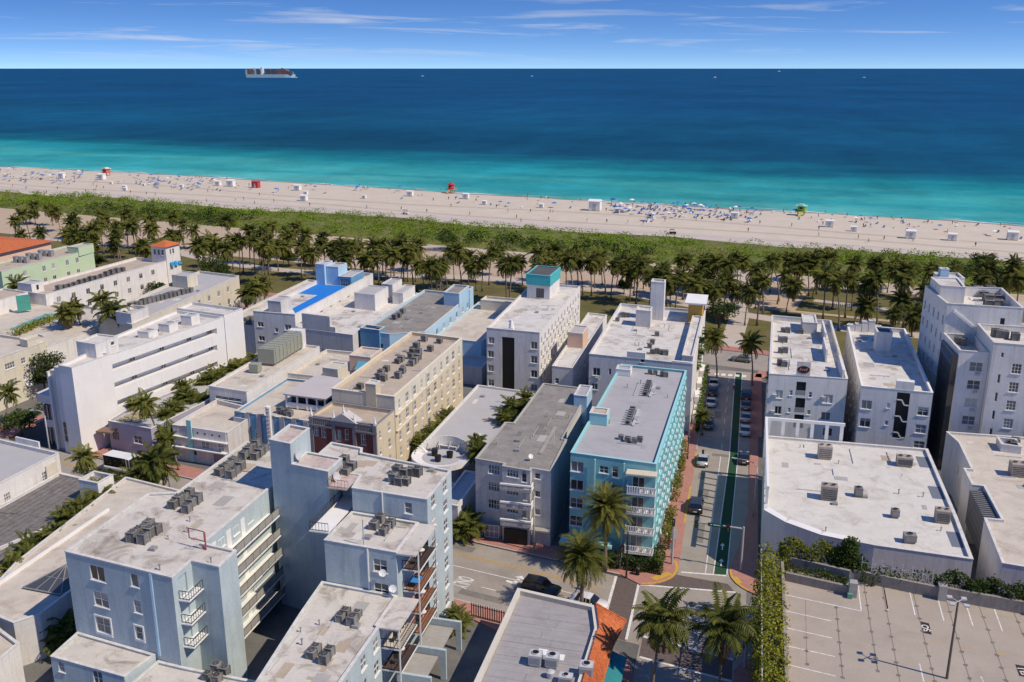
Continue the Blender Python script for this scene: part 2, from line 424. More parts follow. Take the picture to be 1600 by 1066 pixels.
def facade(mb, A, B, z0, z1, ops, mi=0, reveal=0.2, back=True):
    """a wall from A to B (outside on the right) with real rectangular openings (u, zc, w, h) and their reveals"""
    A = Vector((A[0], A[1])); B = Vector((B[0], B[1])); L = (B - A).length; d = (B - A) / L; n = Vector((-d.y, d.x))
    us = {0.0, L}; zs = {z0, z1}; rects = []
    for (u, zc, w, h) in ops:
        u0, u1, a, b = max(u - w / 2, 0.02), min(u + w / 2, L - 0.02), max(zc - h / 2, z0 + 0.01), min(zc + h / 2, z1 - 0.01)
        if u1 - u0 < 0.05 or b - a < 0.05: continue
        rects.append((u0, u1, a, b)); us |= {u0, u1}; zs |= {a, b}
    us = sorted(us); zs = sorted(zs)
    def pt(u, z, k=0.0): return (A.x + d.x * u + n.x * k, A.y + d.y * u + n.y * k, z)
    for i in range(len(us) - 1):
        j = 0
        uc = (us[i] + us[i + 1]) / 2
        while j < len(zs) - 1:
            zc = (zs[j] + zs[j + 1]) / 2
            if any(r[0] < uc < r[1] and r[2] < zc < r[3] for r in rects): j += 1; continue
            k = j + 1
            while k < len(zs) - 1 and not any(r[0] < uc < r[1] and r[2] < (zs[k] + zs[k + 1]) / 2 < r[3] for r in rects): k += 1
            mb.quad(pt(us[i], zs[j]), pt(us[i + 1], zs[j]), pt(us[i + 1], zs[k]), pt(us[i], zs[k]), mi)
            j = k
    for (u0, u1, a, b) in rects:
        q = reveal
        mb.quad(pt(u0, a), pt(u1, a), pt(u1, a, q), pt(u0, a, q), mi); mb.quad(pt(u0, b, q), pt(u1, b, q), pt(u1, b), pt(u0, b), mi)
        mb.quad(pt(u0, a), pt(u0, a, q), pt(u0, b, q), pt(u0, b), mi); mb.quad(pt(u1, a, q), pt(u1, a), pt(u1, b), pt(u1, b, q), mi)
        if back: mb.quad(pt(u0, a, q), pt(u1, a, q), pt(u1, b, q), pt(u0, b, q), mi)
def edge_frame(poly, e):
    A = Vector(poly[e][:2]); B = Vector(poly[(e + 1) % len(poly)][:2]); d = (B - A).normalized()
    return A, B, d, math.atan2(d.y, d.x), (B - A).length
def onwall(poly, e, items):
    """sight-line picks on a wall -> (u, z, w, h, style)"""
    A, B, d, a, L = edge_frame(poly, e); n = Vector((-d.y, d.x)); out = []
    for it in items:
        r = RAY(it[0], it[1]); t = n.dot(A) / (n.x * r.x + n.y * r.y)
        p = Vector((r.x * t, r.y * t)); out.append(((p - A).dot(d), CAM_H + r.z * t) + tuple(it[2:]))
    return out
def grid(L, n, rows, w, h, style, m0=1.2, m1=1.2, skip=()):
    out = []
    for i in range(n):
        u = m0 + (L - m0 - m1) * (i / (n - 1) if n > 1 else 0.5)
        for j, z in enumerate(rows):
            if (i, j) in skip: continue
            out.append((u, z, w, h, style))
    return out
def volume(parent, poly, z0, z1, wall, roof, par=0.45, pt=0.25, wins=None, coping=None, dark=0.5, cope_h=0.07, edges=None, reveal=0.2, upper=None):
    """one block of a building: wall with openings, roof deck behind a parapet, coping, windows"""
    n = len(poly); wb = MB(); coping = coping or COPE
    wins = {e: [(min(max(w[0], w[2] / 2 + 0.06), edge_frame(poly, e)[4] - w[2] / 2 - 0.06),) + tuple(w[1:]) for w in l] for e, l in (wins or {}).items()}
    for e in range(n):
        if edges is not None and e not in edges: 
            continue
        ops = [w[:4] for w in wins.get(e, [])]
        if upper is None: facade(wb, poly[e], poly[(e + 1) % n], z0, z1, ops, reveal=reveal)
        else:
            facade(wb, poly[e], poly[(e + 1) % n], z0, upper[0], [w for w in ops if w[1] < upper[0]], reveal=reveal); facade(wb, poly[e], poly[(e + 1) % n], upper[0], z1, [w for w in ops if w[1] > upper[0]], 1, reveal)
    inn = offset(poly, pt); zr = z1 - par
    for e in range(n):
        a, b = inn[e], inn[(e + 1) % n]
        wb.quad((b[0], b[1], zr), (a[0], a[1], zr), (a[0], a[1], z1), (b[0], b[1], z1))
    wo = wb.build('wall', wall if upper is None else [wall, upper[1]], parent)
    rb = MB(); rb.add([(p[0], p[1], zr) for p in offset(poly, pt * 0.5)], [tuple(range(n))])
    ro = rb.build('roof', roof, parent)
    cb = MB(); out = offset(poly, -0.05); inn2 = offset(poly, pt + 0.04)
    for e in range(n):
        j = (e + 1) % n
        a, b, c, d2 = out[e], out[j], inn2[j], inn2[e]
        q0, q1 = z1 + 0.003, z1 + 0.003 + cope_h
        cb.add([(a[0], a[1], q0), (b[0], b[1], q0), (c[0], c[1], q0), (d2[0], d2[1], q0), (a[0], a[1], q1), (b[0], b[1], q1), (c[0], c[1], q1), (d2[0], d2[1], q1)],
               [(3, 2, 1, 0), (4, 5, 6, 7), (0, 1, 5, 4), (2, 3, 7, 6)])
    cb.build('coping', coping, parent)
    org = Vector(WORLDLOC[parent.name])
    for e, lst in wins.items():
        A, B, d, a, L = edge_frame(poly, e)
        for (u, z, w, h, st) in lst:
            if st == 'void' or u < w / 2 or u > L - w / 2: continue
            p = A + d * u
            add_window(parent, (p.x - org.x, p.y - org.y, z - org.z), a, w, h, st, dark)
    return wo, ro
def wallunit_mesh():
    if 'wallunit' not in WINCACHE:
        b = MB(); b.box(-0.35, 0.35, -0.28, 0.05, -0.22, 0.22); 
        for k in range(5): b.box(-0.3, 0.3, -0.3, -0.27, -0.16 + k * 0.08, -0.12 + k * 0.08)
        WINCACHE['wallunit'] = b.mesh('wall_air_unit', METAL_L)
    return WINCACHE['wallunit']
def wall_units(parent, poly, e, lst):
    A, B, d, a, L = edge_frame(poly, e); org = Vector(WORLDLOC[parent.name])
    for u, z in lst:
        p = A + d * u; inst('wall_air_unit', wallunit_mesh(), parent, (p.x - org.x, p.y - org.y, z - org.z), a)
def rail(parent, pts, z, h=1.0, n=None, matr=METAL_D, name='railing', solid=None):
    """balusters and top rail along a polyline; solid = infill material"""
    b = MB()
    for i in range(len(pts) - 1):
        a = Vector((pts[i][0], pts[i][1], z)); c = Vector((pts[i + 1][0], pts[i + 1][1], z)); L = (c - a).length
        up = Vector((0, 0, h))
        b.bar(a + up, c + up, 0.06); b.bar(a + V(0, 0, 0.12), c + V(0, 0, 0.12), 0.05)
        k = n or max(2, int(L / 0.35))
        for j in range(k + 1):
            p = a.lerp(c, j / k); b.bar(p, p + up, 0.035)
        if solid: b.quad(a + V(0, 0, 0.15), c + V(0, 0, 0.15), c + V(0, 0, h - 0.05), a + V(0, 0, h - 0.05), 1)
    return b.build(name, [matr, solid or matr], parent)
def boxpart(parent, name, x0, x1, y0, y1, z0, z1, m):
    b = MB(); b.box(x0, x1, y0, y1, z0, z1); return b.build(name, m, parent)
def quadpoly(x0, x1, y0, y1, sl=0.0, slb=None):
    """rectangle in plan whose front (and back) run off square by slope sl"""
    slb = sl if slb is None else slb
    return [(x0, y0), (x1, y0 + sl * (x1 - x0)), (x1, y1 + slb * (x1 - x0)), (x0, y1)]

# ------------------------------------------------------------------ the setting: ground, streets, park, beach, sea
ASPH = mat('worn_asphalt', (0.33, 0.29, 0.245), var=0.12, scale=0.25, stain=(0.2, 0.18, 0.155), stain_amt=0.5, stain_scale=0.15, bump=0.1)
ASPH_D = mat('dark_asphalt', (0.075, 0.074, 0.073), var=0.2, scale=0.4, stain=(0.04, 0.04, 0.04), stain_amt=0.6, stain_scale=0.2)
LOT = mat('back_lot_paving', (0.16, 0.155, 0.145), var=0.2, scale=0.2, stain=(0.07, 0.068, 0.063), stain_amt=0.6, stain_scale=0.15)
PAVER = mat('pink_brick_pavement', (0.42, 0.2, 0.16), var=0.12, scale=1.2, stain=(0.25, 0.14, 0.12), stain_amt=0.4, stain_scale=0.4)
CROSS = mat('brown_paver_crossing', (0.13, 0.1, 0.09), var=0.15, scale=2)
PAINT = mat('white_road_paint', (0.72, 0.7, 0.66), var=0.15, scale=3, stain=(0.3, 0.28, 0.26), stain_amt=0.7, stain_scale=1.5)
PAINT_Y = mat('yellow_road_paint', (0.55, 0.33, 0.05), var=0.15, scale=3, stain=(0.3, 0.24, 0.15), stain_amt=0.6, stain_scale=1.2)
PAINT_G = mat('green_lane_paint', (0.018, 0.065, 0.03), var=0.12, scale=1.5)
SAND = mat('pale_beach_sand', (0.58, 0.5, 0.4), var=0.06, scale=0.12, stain=(0.51, 0.43, 0.33), stain_amt=0.6, stain_scale=0.05, bump=0.15, bump_scale=2)
TRACK = mat('raked_grey_sand', (0.54, 0.47, 0.41), var=0.05, scale=0.2)
PSAND = mat('park_sand', (0.47, 0.36, 0.26), var=0.08, scale=0.15, bump=0.15)
LAWN = mat('dry_lawn', (0.13, 0.115, 0.035), var=0.25, scale=0.12, stain=(0.22, 0.16, 0.07), stain_amt=0.8, stain_scale=0.06, bump=0.3)
PROM = mat('pale_promenade_paving', (0.5, 0.43, 0.37), var=0.06, scale=0.5)

def sheet(name, pts, z, m, parent=None):
    b = MB(); b.add([(p[0], p[1], z) for p in pts], [tuple(range(len(pts)))])
    return tag(b.build(name, m, parent), kind=None if parent else 'structure')
def slab(name, pts, z0, z1, m, parent=None):
    b = MB(); b.prism(ccw([(p[0], p[1]) for p in pts]), z0, z1)
    o = b.build(name, m, parent)
    return o if parent else tag(o, kind='structure')
def band(s0, s1, f0, f1): return [SF(s0, f0), SF(s1, f0), SF(s1, f1), SF(s0, f1)]

tag(sheet('ground', band(-4000, 4000, -2500, 297), -0.03, LOT), kind='structure')
# avenue, drive, cross streets
sheet('avenue_road', band(-700, 500, 90, 103.4), 0.0, ASPH)
sheet('cross_street', [(-5.7, fy(-5.7, 103.2)), (2.9, fy(2.9, 103.2)), (2.9, 198), (-5.7, 198)], 0.004, ASPH)
sheet('cross_street', [(-8.6, 20), (1.8, 20), (1.8, fy(1.8, 90.2)), (-8.6, fy(-8.6, 90.2))], 0.004, ASPH)
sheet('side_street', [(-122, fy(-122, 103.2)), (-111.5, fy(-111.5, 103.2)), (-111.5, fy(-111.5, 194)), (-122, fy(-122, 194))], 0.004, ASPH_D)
sheet('ocean_drive', band(-800, 500, 197, 209), 0.008, ASPH)
# pavements (real kerb steps)
def arc(cx, cy, r, a0, a1, n=8): return [(cx + r * math.cos(R(a0 + (a1 - a0) * i / n)), cy + r * math.sin(R(a0 + (a1 - a0) * i / n))) for i in range(n + 1)]
KH = 0.13
pav = slab('pavement', [(-111.0, fy(-111, 103.6)), (-12.6, fy(-12.6, 103.6))] + arc(-10.7, 110.9, 5.0, -82, 0) + [(-5.7, 197.5), (-8.6, 197.5), (-8.6, 112.0), (-20, fy(-20, 107.2)), (-111.0, fy(-111, 107.2))], -0.03, KH, PAVER)
slab('pavement', arc(6.3, 112.2, 5.6, 180, 265, 7) + [(60, fy(60, 103.8)), (60, fy(60, 107)), (4.3, 108.5), (4.3, 196), (0.72, 196)][:4] + [(4.3, 160), (2.9, 160), (2.9, 130), (1.6, 118)], -0.03, KH, PAVER)
slab('pavement', [(2.9, 160.02), (5, 160.02), (5, 197), (2.9, 197)], -0.03, KH, PAVER)
slab('pavement', [SF(-700, 90), SF(-118, 90), SF(-118, 87), SF(-700, 87)], -0.03, KH, PAVER)
slab('pavement', [SF(-116, 89.9)] + [(-13.4, fy(-13.4, 89.9))] + arc(-13.0, 87.2, 4.4, 70, 0, 6) + [(-8.6, 30), (-10.6, 30), (-10.6, 85), (-30, fy(-30, 87.3)), SF(-116, 87.3)], -0.03, KH, PAVER)
slab('pavement', arc(6.0, 90.0, 4.2, 110, 180, 6) + [(1.8, 30), (3.6, 30), (3.6, fy(3.6, 86.5)), (60, fy(60, 86.5)), (60, fy(60, 89.9))], -0.03, KH, PAVER)
slab('pavement', [SF(-700, 103.6), (-122.5, fy(-122.5, 103.6)), (-122.5, fy(-122.5, 190)), (-125, fy(-125, 190)), (-125, fy(-125, 107)), SF(-700, 107)], -0.03, KH, PAVER)
slab('pavement', band(-800, -44.5, 192, 196.9), -0.03, KH, PAVER)
slab('pavement', band(-32, 500, 192, 196.9), -0.03, KH, PAVER)
slab('pavement', band(-800, 500, 209.1, 212.5), -0.03, KH, PAVER)
# kerb stones and painted kerbs
def ribbon(name, pts, w, z, m, parent=None):
    b = MB()
    for i in range(len(pts) - 1):
        a = Vector((pts[i][0], pts[i][1], 0)); c = Vector((pts[i + 1][0], pts[i + 1][1], 0)); d = (c - a).normalized(); n = Vector((-d.y, d.x, 0)) * (w / 2)
        b.quad(a - n + V(0, 0, z), c - n + V(0, 0, z), c + n + V(0, 0, z), a + n + V(0, 0, z))
    o = b.build(name, m, parent)
    return o if parent else tag(o, kind='structure')
ribbon('kerb', [(-111, fy(-111, 103.7)), (-12.8, fy(-12.8, 103.7))], 0.25, KH + 0.004, KERB)
ribbon('painted_kerb', arc(-10.7, 110.9, 4.85, -80, 25, 12), 0.35, KH + 0.008, PAINT_Y)
ribbon('painted_kerb', arc(6.3, 112.2, 5.45, 180, 235, 8), 0.3, KH + 0.008, PAINT_Y)
for y0, y1 in ((124, 137), (144, 150.5)): ribbon('painted_kerb', [(-5.83, y0), (-5.83, y1)], 0.25, KH + 0.008, PAINT_Y)
ribbon('kerb', [(-5.83, 152), (-5.83, 197)], 0.2, KH + 0.006, KERB)
ribbon('kerb', [SF(-116, 89.8), (-14, fy(-14, 89.8))], 0.25, KH + 0.004, KERB)
ribbon('tactile_pad', [(-8.6, 107.6), (-6.6, 109.6)], 0.9, KH + 0.012, PAINT_Y)
ribbon('tactile_pad', [(1.3, 110.6), (2.0, 109.2)], 0.8, KH + 0.012, PAINT_Y)
# crossings and painted lines
Z1, Z2 = 0.012, 0.017
sheet('paver_crossing', [(-5.6, 109.6), (0.6, 108.9), (1.6, 107.0), (-9.4, 106.4)][::-1], Z1, CROSS)
sheet('paver_crossing', [(-13.0, fy(-13, 90.1)), (-10.2, fy(-10.2, 90.1)), (-10.4, fy(-10.4, 103.3)), (-13.1, fy(-13.1, 103.3))], Z1, CROSS)
sheet('paver_crossing', [(-8.4, 91.0), (1.6, 89.2), (1.6, 92.6), (-8.4, 94.6)], Z1, CROSS)
def line(pts, w=0.14, m=PAINT, z=Z2, name='road_line'): return ribbon(name, pts, w, z, m)
line([(-10.2, 106.0), (1.6, 107.1)], 0.3); line([(-5.3, 110.4), (0.5, 110.9)], 0.3)
line([(-13.2, fy(-13.2, 90.4)), (-13.2, fy(-13.2, 103.2))], 0.35); line([(-10.15, fy(-10.15, 90.4)), (-10.2, fy(-10.2, 103.2))], 0.3)
line([(-8.3, 94.9), (1.6, 92.9)], 0.3); line([(-8.3, 90.9), (1.6, 88.9)], 0.3)
for off in (-0.22, 0.22):
    line([SF(-700, 99.9 + off), SF(-40, 99.9 + off)], 0.14, PAINT_Y); line([SF(-40, 99.9 + off), SF(-33.5, 99.4 + off)], 0.14, PAINT_Y)
line([SF(-700, 97.0), SF(-34, 97.0)], 0.14)
for k in range(18): line([SF(-60 - k * 9, 93.6), SF(-57 - k * 9, 93.6)], 0.14)
for k in range(3): line([SF(-47 + k * 5.0, 93.7), SF(-45 + k * 5.0, 93.7)], 0.14)
sheet('green_bike_lane', [(-1.15, 110.9), (0.35, 110.9), (0.95, 150), (0.95, 197), (-0.35, 197), (-0.25, 150)], Z1, PAINT_G)
line([(-1.25, 110.9), (-0.35, 150), (-0.45, 197)], 0.12); line([(0.42, 110.9), (1.02, 150), (1.02, 197)], 0.12)
line([(-2.25, 110.9), (-1.75, 150)], 0.12)
for k in range(7): line([(-1.72 + 0.02 * k, 153 + k * 6.2), (-1.71 + 0.02 * k, 156 + k * 6.2)], 0.12)
for k in range(7): line([(-3.6, 157.5 + 5.6 * k), (-5.6, 157.5 + 5.6 * k)], 0.1)
for k in range(7): line([(1.05, 159 + 5.6 * k), (2.8, 159 + 5.6 * k)], 0.1)
for x in (-4.2, -2.8, -1.4, 0.0, 1.4): sheet('crossing_block', [(x - 0.45, 194.2), (x + 0.45, 194.2), (x + 0.45, 195.6), (x - 0.45, 195.6)], Z2 + 0.004, PAINT)
# bike lane arrow and turn arrow, road word
def flat(name, pts, faces, z, m):
    b = MB(); b.add([(p[0], p[1], z) for p in pts], faces); return tag(b.build(name, m), kind='structure')
for y in (113.2, 117.6): flat('lane_arrow', [(-0.45, y), (-0.3, y), (-0.3, y + 1.2), (-0.05, y + 1.2), (-0.37, y + 2.0), (-0.7, y + 1.2), (-0.45, y + 1.2)], [(0, 1, 2, 3, 4, 5, 6)], Z2, PAINT)
def sfpts(l): return [SF(a, b) for a, b in l]
flat('turn_arrow', [G(790.8, 909.2), G(802.5, 913.2), G(805.5, 912.5), G(813, 906.2), G(820.1, 906.8), G(816.2, 900.0), G(804.4, 901.4), G(809.5, 903.8), G(802.5, 909.2), G(791.4, 906.6)], [(0, 1, 2, 8, 9), (2, 3, 7, 8), (4, 5, 6)], Z2, PAINT)
def text_mesh(txt, size, m, name, extrude=0.0, bold=True):
    c = bpy.data.curves.new(name, 'FONT'); c.body = txt; c.size = size; c.align_x = 'CENTER'; c.align_y = 'CENTER'; c.extrude = extrude
    if bold: c.offset = size * 0.02
    t = bpy.data.objects.new(name, c); col.objects.link(t)
    bpy.context.view_layer.update()
    me = bpy.data.meshes.new_from_object(t.evaluated_get(bpy.context.evaluated_depsgraph_get()))
    bpy.data.objects.remove(t)
    me.materials.clear(); me.materials.append(m)
    return me
ow = bpy.data.objects.new('road_word', text_mesh('ONLY', 1.0, PAINT, 'road_word')); col.objects.link(ow)
p = G(722, 909.5); ow.location = (p.x, p.y, Z2); ow.rotation_euler = (0, 0, SK - R(90)); ow.scale = (0.95, 3.0, 1); tag(ow, kind='structure')
mh = MB(); mh.cyl((-3.4, 103.1), 0.5, 0.5, Z1, Z2 + 0.005, 20); tag(mh.build('manhole_cover', METAL_D), 'round dark manhole cover in the middle of the street crossing', 'manhole')
# park
sheet('lawn', band(-800, 500, 212.6, 252), 0.004, LAWN)
sheet('park_sand', band(-800, 500, 252, 299), 0.006, PSAND)
def pathstrip(pts, w, z, m, name='path'):
    return ribbon(name, [SF(*p) for p in pts], w, z, m)
serp = [(-330 + i * 6, 243 + 9 * math.sin(i * 0.21) + (6 if i * 6 > 60 else 0)) for i in range(72)]
pathstrip(serp, 5.5, 0.012, PROM, 'promenade')
pathstrip([(-41.5, 212), (-45, 240), (-52, 270), (-58, 301)], 5.0, 0.016, PROM, 'promenade')
pathstrip([(-60, 296 - 8), (-20, 291), (20, 287), (60, 284), (120, 280)], 7.0, 0.018, PROM, 'promenade')
pathstrip([(-30, 268), (5, 264), (60, 262)], 3.0, 0.02, PROM, 'path')
for s0, s1, f0, f1 in ((-33, 5, 254, 285), (8, 60, 250, 283)): sheet('lawn', band(s0, s1, f0, f1), 0.0095, LAWN)
pathstrip([(-170, 296), (-120, 298)], 3.0, 0.018, PROM, 'path')
pathstrip([(5, 285), (9, 300), (13, 318), (24, 345)], 4.5, 0.024, PSAND, 'beach_path')

# dunes: a low bumpy ridge, open where paths cut through
def hsh(x, y):
    return (math.sin(x * 0.11 + 1.3 * math.sin(y * 0.07)) + math.sin(x * 0.053 + 2.1) + math.sin(y * 0.19 + x * 0.031)) / 3
def dune_h(s, f):
    e = min((f - 300) / 7, (348 + 2.5 * math.sin(s * 0.05) + (s + 150) * 0.02 - f) / 8)
    if e <= 0: return -0.1
    e = min(e, 1.0); e = e * e * (3 - 2 * e)
    h = (1.3 + 1.0 * hsh(s, f)) * e
    for sp in ((9 + (f - 300) * 0.33), (-438 + (f - 300) * 0.4)):
        h *= min(1.0, max(0.0, (abs(s - sp) - 2.0) / 5.0))
    return h
DUNE = mat('dune_ground_cover', (0.12, 0.14, 0.022), var=0.35, scale=0.25, stain=(0.27, 0.21, 0.1), stain_amt=0.9, stain_scale=0.07, bump=0.6, bump_scale=3)
b = MB(); ns, nf = 300, 22
for i in range(ns + 1):
    for j in range(nf + 1):
        s = -620 + 760 * i / ns; f = 298 + 56 * j / nf
        p = SF(s, f); b.v.append((p.x, p.y, dune_h(s, f)))
for i in range(ns):
    for j in range(nf):
        k = i * (nf + 1) + j; b.f.append((k, k + nf + 1, k + nf + 2, k + 1)); b.m.append(0)
tag(b.build("dune", DUNE, smooth=True), kind='structure')
# beach
def shore(s): return 443.5 + 3.0 * math.sin(s * 0.011 + 0.6) - 8.0 * max(0, (-s - 420) / 150) - 4 * max(0, s / 30) + 0.7 * math.sin(s * 0.09) + 0.4 * math.sin(s * 0.23)
b = MB(); ns = 500; prof = [(-1, 0.0), (-30, 0.0), (-12, -0.12), (-3, -0.32), (0, -0.5), (3, -0.7), (30, -3.0)]
for i in range(ns + 1):
    s = -1500 + 2000 * i / ns
    for j, (df, z) in enumerate(prof):
        p = SF(s, 297 if j == 0 else shore(s) + df, -0.012 if j == 0 else z); b.v.append(tuple(p))
for i in range(ns):
    for j in range(len(prof) - 1):
        k = i * len(prof) + j; b.f.append((k, k + len(prof), k + len(prof) + 1, k + 1)); b.m.append(0)
tag(b.build('beach', SAND, smooth=True), kind='structure')
tag(ribbon('beach_track', [SF(-1500 + i * 50, 354 + 4 * math.sin(i * 0.3) + (i - 27) * 0.25) for i in range(41)], 13, 0.02, TRACK), kind='structure')
# sea
m, nt, bs = nodemat('sea_water'); L = nt.links
geo = nt.nodes.new('ShaderNodeNewGeometry')
dt = nt.nodes.new('ShaderNodeVectorMath'); dt.operation = 'DOT_PRODUCT'; dt.inputs[1].default_value = EF
L.new(geo.outputs['Position'], dt.inputs[0])
mp = nt.nodes.new('ShaderNodeMapping'); mp.inputs['Rotation'].default_value = (0, 0, -SK); mp.inputs['Scale'].default_value = (0.25, 1.0, 1.0)
L.new(geo.outputs['Position'], mp.inputs[0])
n1 = nt.nodes.new('ShaderNodeTexNoise'); n1.inputs['Scale'].default_value = 0.016; n1.inputs['Detail'].default_value = 4; n1.inputs['Roughness'].default_value = 0.5
L.new(mp.outputs[0], n1.inputs['Vector'])
am = nt.nodes.new('ShaderNodeMath'); am.operation = 'MULTIPLY_ADD'; am.inputs[1].default_value = 190; L.new(n1.outputs[0], am.inputs[0]); L.new(dt.outputs['Value'], am.inputs[2])
mr = nt.nodes.new('ShaderNodeMapRange'); mr.inputs[1].default_value = 440 + 95; mr.inputs[2].default_value = 1640 + 95
L.new(am.outputs[0], mr.inputs[0])
rp = nt.nodes.new('ShaderNodeValToRGB'); cr = rp.color_ramp
stops = [(0.0, (0.075, 0.36, 0.34)), (0.03, (0.025, 0.28, 0.3)), (0.065, (0.05, 0.34, 0.33)), (0.1, (0.016, 0.25, 0.28)), (0.15, (0.007, 0.14, 0.19)), (0.2, (0.005, 0.075, 0.138)), (0.3, (0.004, 0.066, 0.135)), (0.45, (0.005, 0.08, 0.16)), (1.0, (0.005, 0.066, 0.16))]
while len(cr.elements) < len(stops): cr.elements.new(0.5)
for e, (pz, c) in zip(cr.elements, stops): e.position = pz; e.color = (*c, 1)
L.new(mr.outputs[0], rp.inputs[0])
# cloud shadow and depth patches, and wave ripples, painted as lighter and darker colour
n2 = nt.nodes.new('ShaderNodeTexNoise'); n2.inputs['Scale'].default_value = 0.0028; n2.inputs['Detail'].default_value = 6; n2.inputs['Roughness'].default_value = 0.6
mp2 = nt.nodes.new('ShaderNodeMapping'); mp2.inputs['Rotation'].default_value = (0, 0, -SK); mp2.inputs['Scale'].default_value = (0.8, 0.7, 1.0)
L.new(geo.outputs['Position'], mp2.inputs[0]); L.new(mp2.outputs[0], n2.inputs['Vector'])
r2 = nt.nodes.new('ShaderNodeMapRange'); r2.inputs[1].default_value = 0.35; r2.inputs[2].default_value = 0.65; r2.inputs[3].default_value = 0.78; r2.inputs[4].default_value = 1.22
L.new(n2.outputs[0], r2.inputs[0])
n3 = nt.nodes.new('ShaderNodeTexNoise'); n3.inputs['Scale'].default_value = 0.03; n3.inputs['Detail'].default_value = 11; n3.inputs['Roughness'].default_value = 0.8
mp3 = nt.nodes.new('ShaderNodeMapping'); mp3.inputs['Rotation'].default_value = (0, 0, -SK); mp3.inputs['Scale'].default_value = (0.6, 0.5, 1.0)
L.new(geo.outputs['Position'], mp3.inputs[0]); L.new(mp3.outputs[0], n3.inputs['Vector'])
r3 = nt.nodes.new('ShaderNodeMapRange'); r3.inputs[1].default_value = 0.3; r3.inputs[2].default_value = 0.7; r3.inputs[3].default_value = 0.66; r3.inputs[4].default_value = 1.34
L.new(n3.outputs[0], r3.inputs[0])
mm = nt.nodes.new('ShaderNodeMath'); mm.operation = 'MULTIPLY'; L.new(r2.outputs[0], mm.inputs[0]); L.new(r3.outputs[0], mm.inputs[1])
sc = nt.nodes.new('ShaderNodeVectorMath'); sc.operation = 'SCALE'; L.new(rp.outputs[0], sc.inputs[0]); L.new(mm.outputs[0], sc.inputs['Scale'])
L.new(sc.outputs[0], bs.inputs['Base Color'])
bs.inputs['Roughness'].default_value = 0.55; bs.inputs['Specular IOR Level'].default_value = 0.04
n5 = nt.nodes.new('ShaderNodeTexNoise'); n5.inputs['Scale'].default_value = 0.5; n5.inputs['Detail'].default_value = 4
L.new(mp.outputs[0], n5.inputs['Vector'])
bp = nt.nodes.new('ShaderNodeBump'); bp.inputs['Strength'].default_value = 0.6; bp.inputs['Distance'].default_value = 0.6
L.new(n5.outputs[0], bp.inputs['Height']); L.new(bp.outputs[0], bs.inputs['Normal'])
b = MB(); fs_ = [425, 1500, 6000, 30000, 330000]; ss_ = [-330000, -30000, -4000, 0, 4000, 30000, 330000]
for f in fs_:
    for s in ss_: b.v.append(tuple(SF(s, f, -0.5)))
for j in range(len(fs_) - 1):
    for i in range(len(ss_) - 1):
        k = j * len(ss_) + i; b.f.append((k, k + 1, k + len(ss_) + 1, k + len(ss_))); b.m.append(0)
tag(b.build('sea', m), kind='structure')
WETS = mat('wet_sand', (0.3, 0.235, 0.18), var=0.08, scale=0.2, rough=0.45)
b = MB(); pr = None
for i in range(700):
    s = -900 + i * 1.7; w_ = 3.2 + 1.2 * math.sin(s * 0.05) + 0.8 * math.sin(s * 0.21)
    a, c = SF(s, shore(s) - w_, -0.31 + (w_ - 3) * 0.02 + 0.03), SF(s, shore(s) + 0.5, -0.5)
    if pr: b.quad(pr[0], a, c, pr[1])
    pr = (a, c)
tag(b.build('wet_sand', WETS), kind='structure')
FOAM = mat('sea_foam', (0.7, 0.74, 0.73), var=0.15, scale=0.4)
b = MB(); pr = None
for i in range(1200):
    s = -900 + i; f = shore(s) + 0.6 + 0.5 * math.sin(s * 0.31); w = max(0.03, 0.55 + 0.75 * math.sin(s * 0.077) + 0.5 * math.sin(s * 0.19))
    a, c = SF(s, f - 0.6, -0.42), SF(s, f - 0.6 + w * 1.5, -0.46)
    if pr: b.quad(pr[0], a, c, pr[1])
    pr = (a, c)
tag(b.build('surf_foam', FOAM), 'thin broken line of white foam along the shoreline', 'foam', kind='stuff')

# repairs in the asphalt, tyre tracks on the raked sand, a second broken line of foam
PATCH = mat('asphalt_repair', (0.2, 0.18, 0.16), var=0.15, scale=1.0)
for i, (s0, f0, ls, lf) in enumerate(((-49, 91.2, 6, 1.2), (-62, 94.2, 3.2, 2.2), (-80, 92, 9, 1.0), (-100, 100.6, 7, 1.8), (-31, 95.5, 3.5, 1.6), (-24, 93.6, 4, 1.2), (-57, 101.0, 5, 1.4))):
    sheet('asphalt_repair', band(s0, s0 + ls, f0, f0 + lf), 0.0045 + 0.0006 * i, PATCH)
for i, (x, y, lx, ly) in enumerate(((-4.6, 133, 1.6, 3.0), (-3.9, 119, 0.9, 6.0), (-3.2, 150, 5.4, 1.1), (-4.9, 140, 1.0, 2.5), (-3.6, 168, 1.2, 4.0))):
    sheet('asphalt_repair', [(x, y), (x + lx, y), (x + lx, y + ly), (x, y + ly)], 0.0075 + 0.0004 * i, PATCH)
TYT = mat('tyre_track_sand', (0.43, 0.37, 0.31), var=0.1)
for i, (f0, amp, ph) in enumerate(((350.5, 1.2, 0.0), (352.2, 1.2, 0.0), (358, 2.0, 1.3), (359.7, 2.0, 1.3), (371, 4.0, 2.2), (372.7, 4.0, 2.2), (392, 5.0, 4.0), (393.7, 5.0, 4.0))):
    ribbon('tyre_track', [SF(-560 + k * 14, f0 + amp * math.sin(k * 0.33 + ph) + (k - 30) * 0.06) for k in range(48)], 0.42, 0.026 + 0.001 * i, TYT)
b = MB()
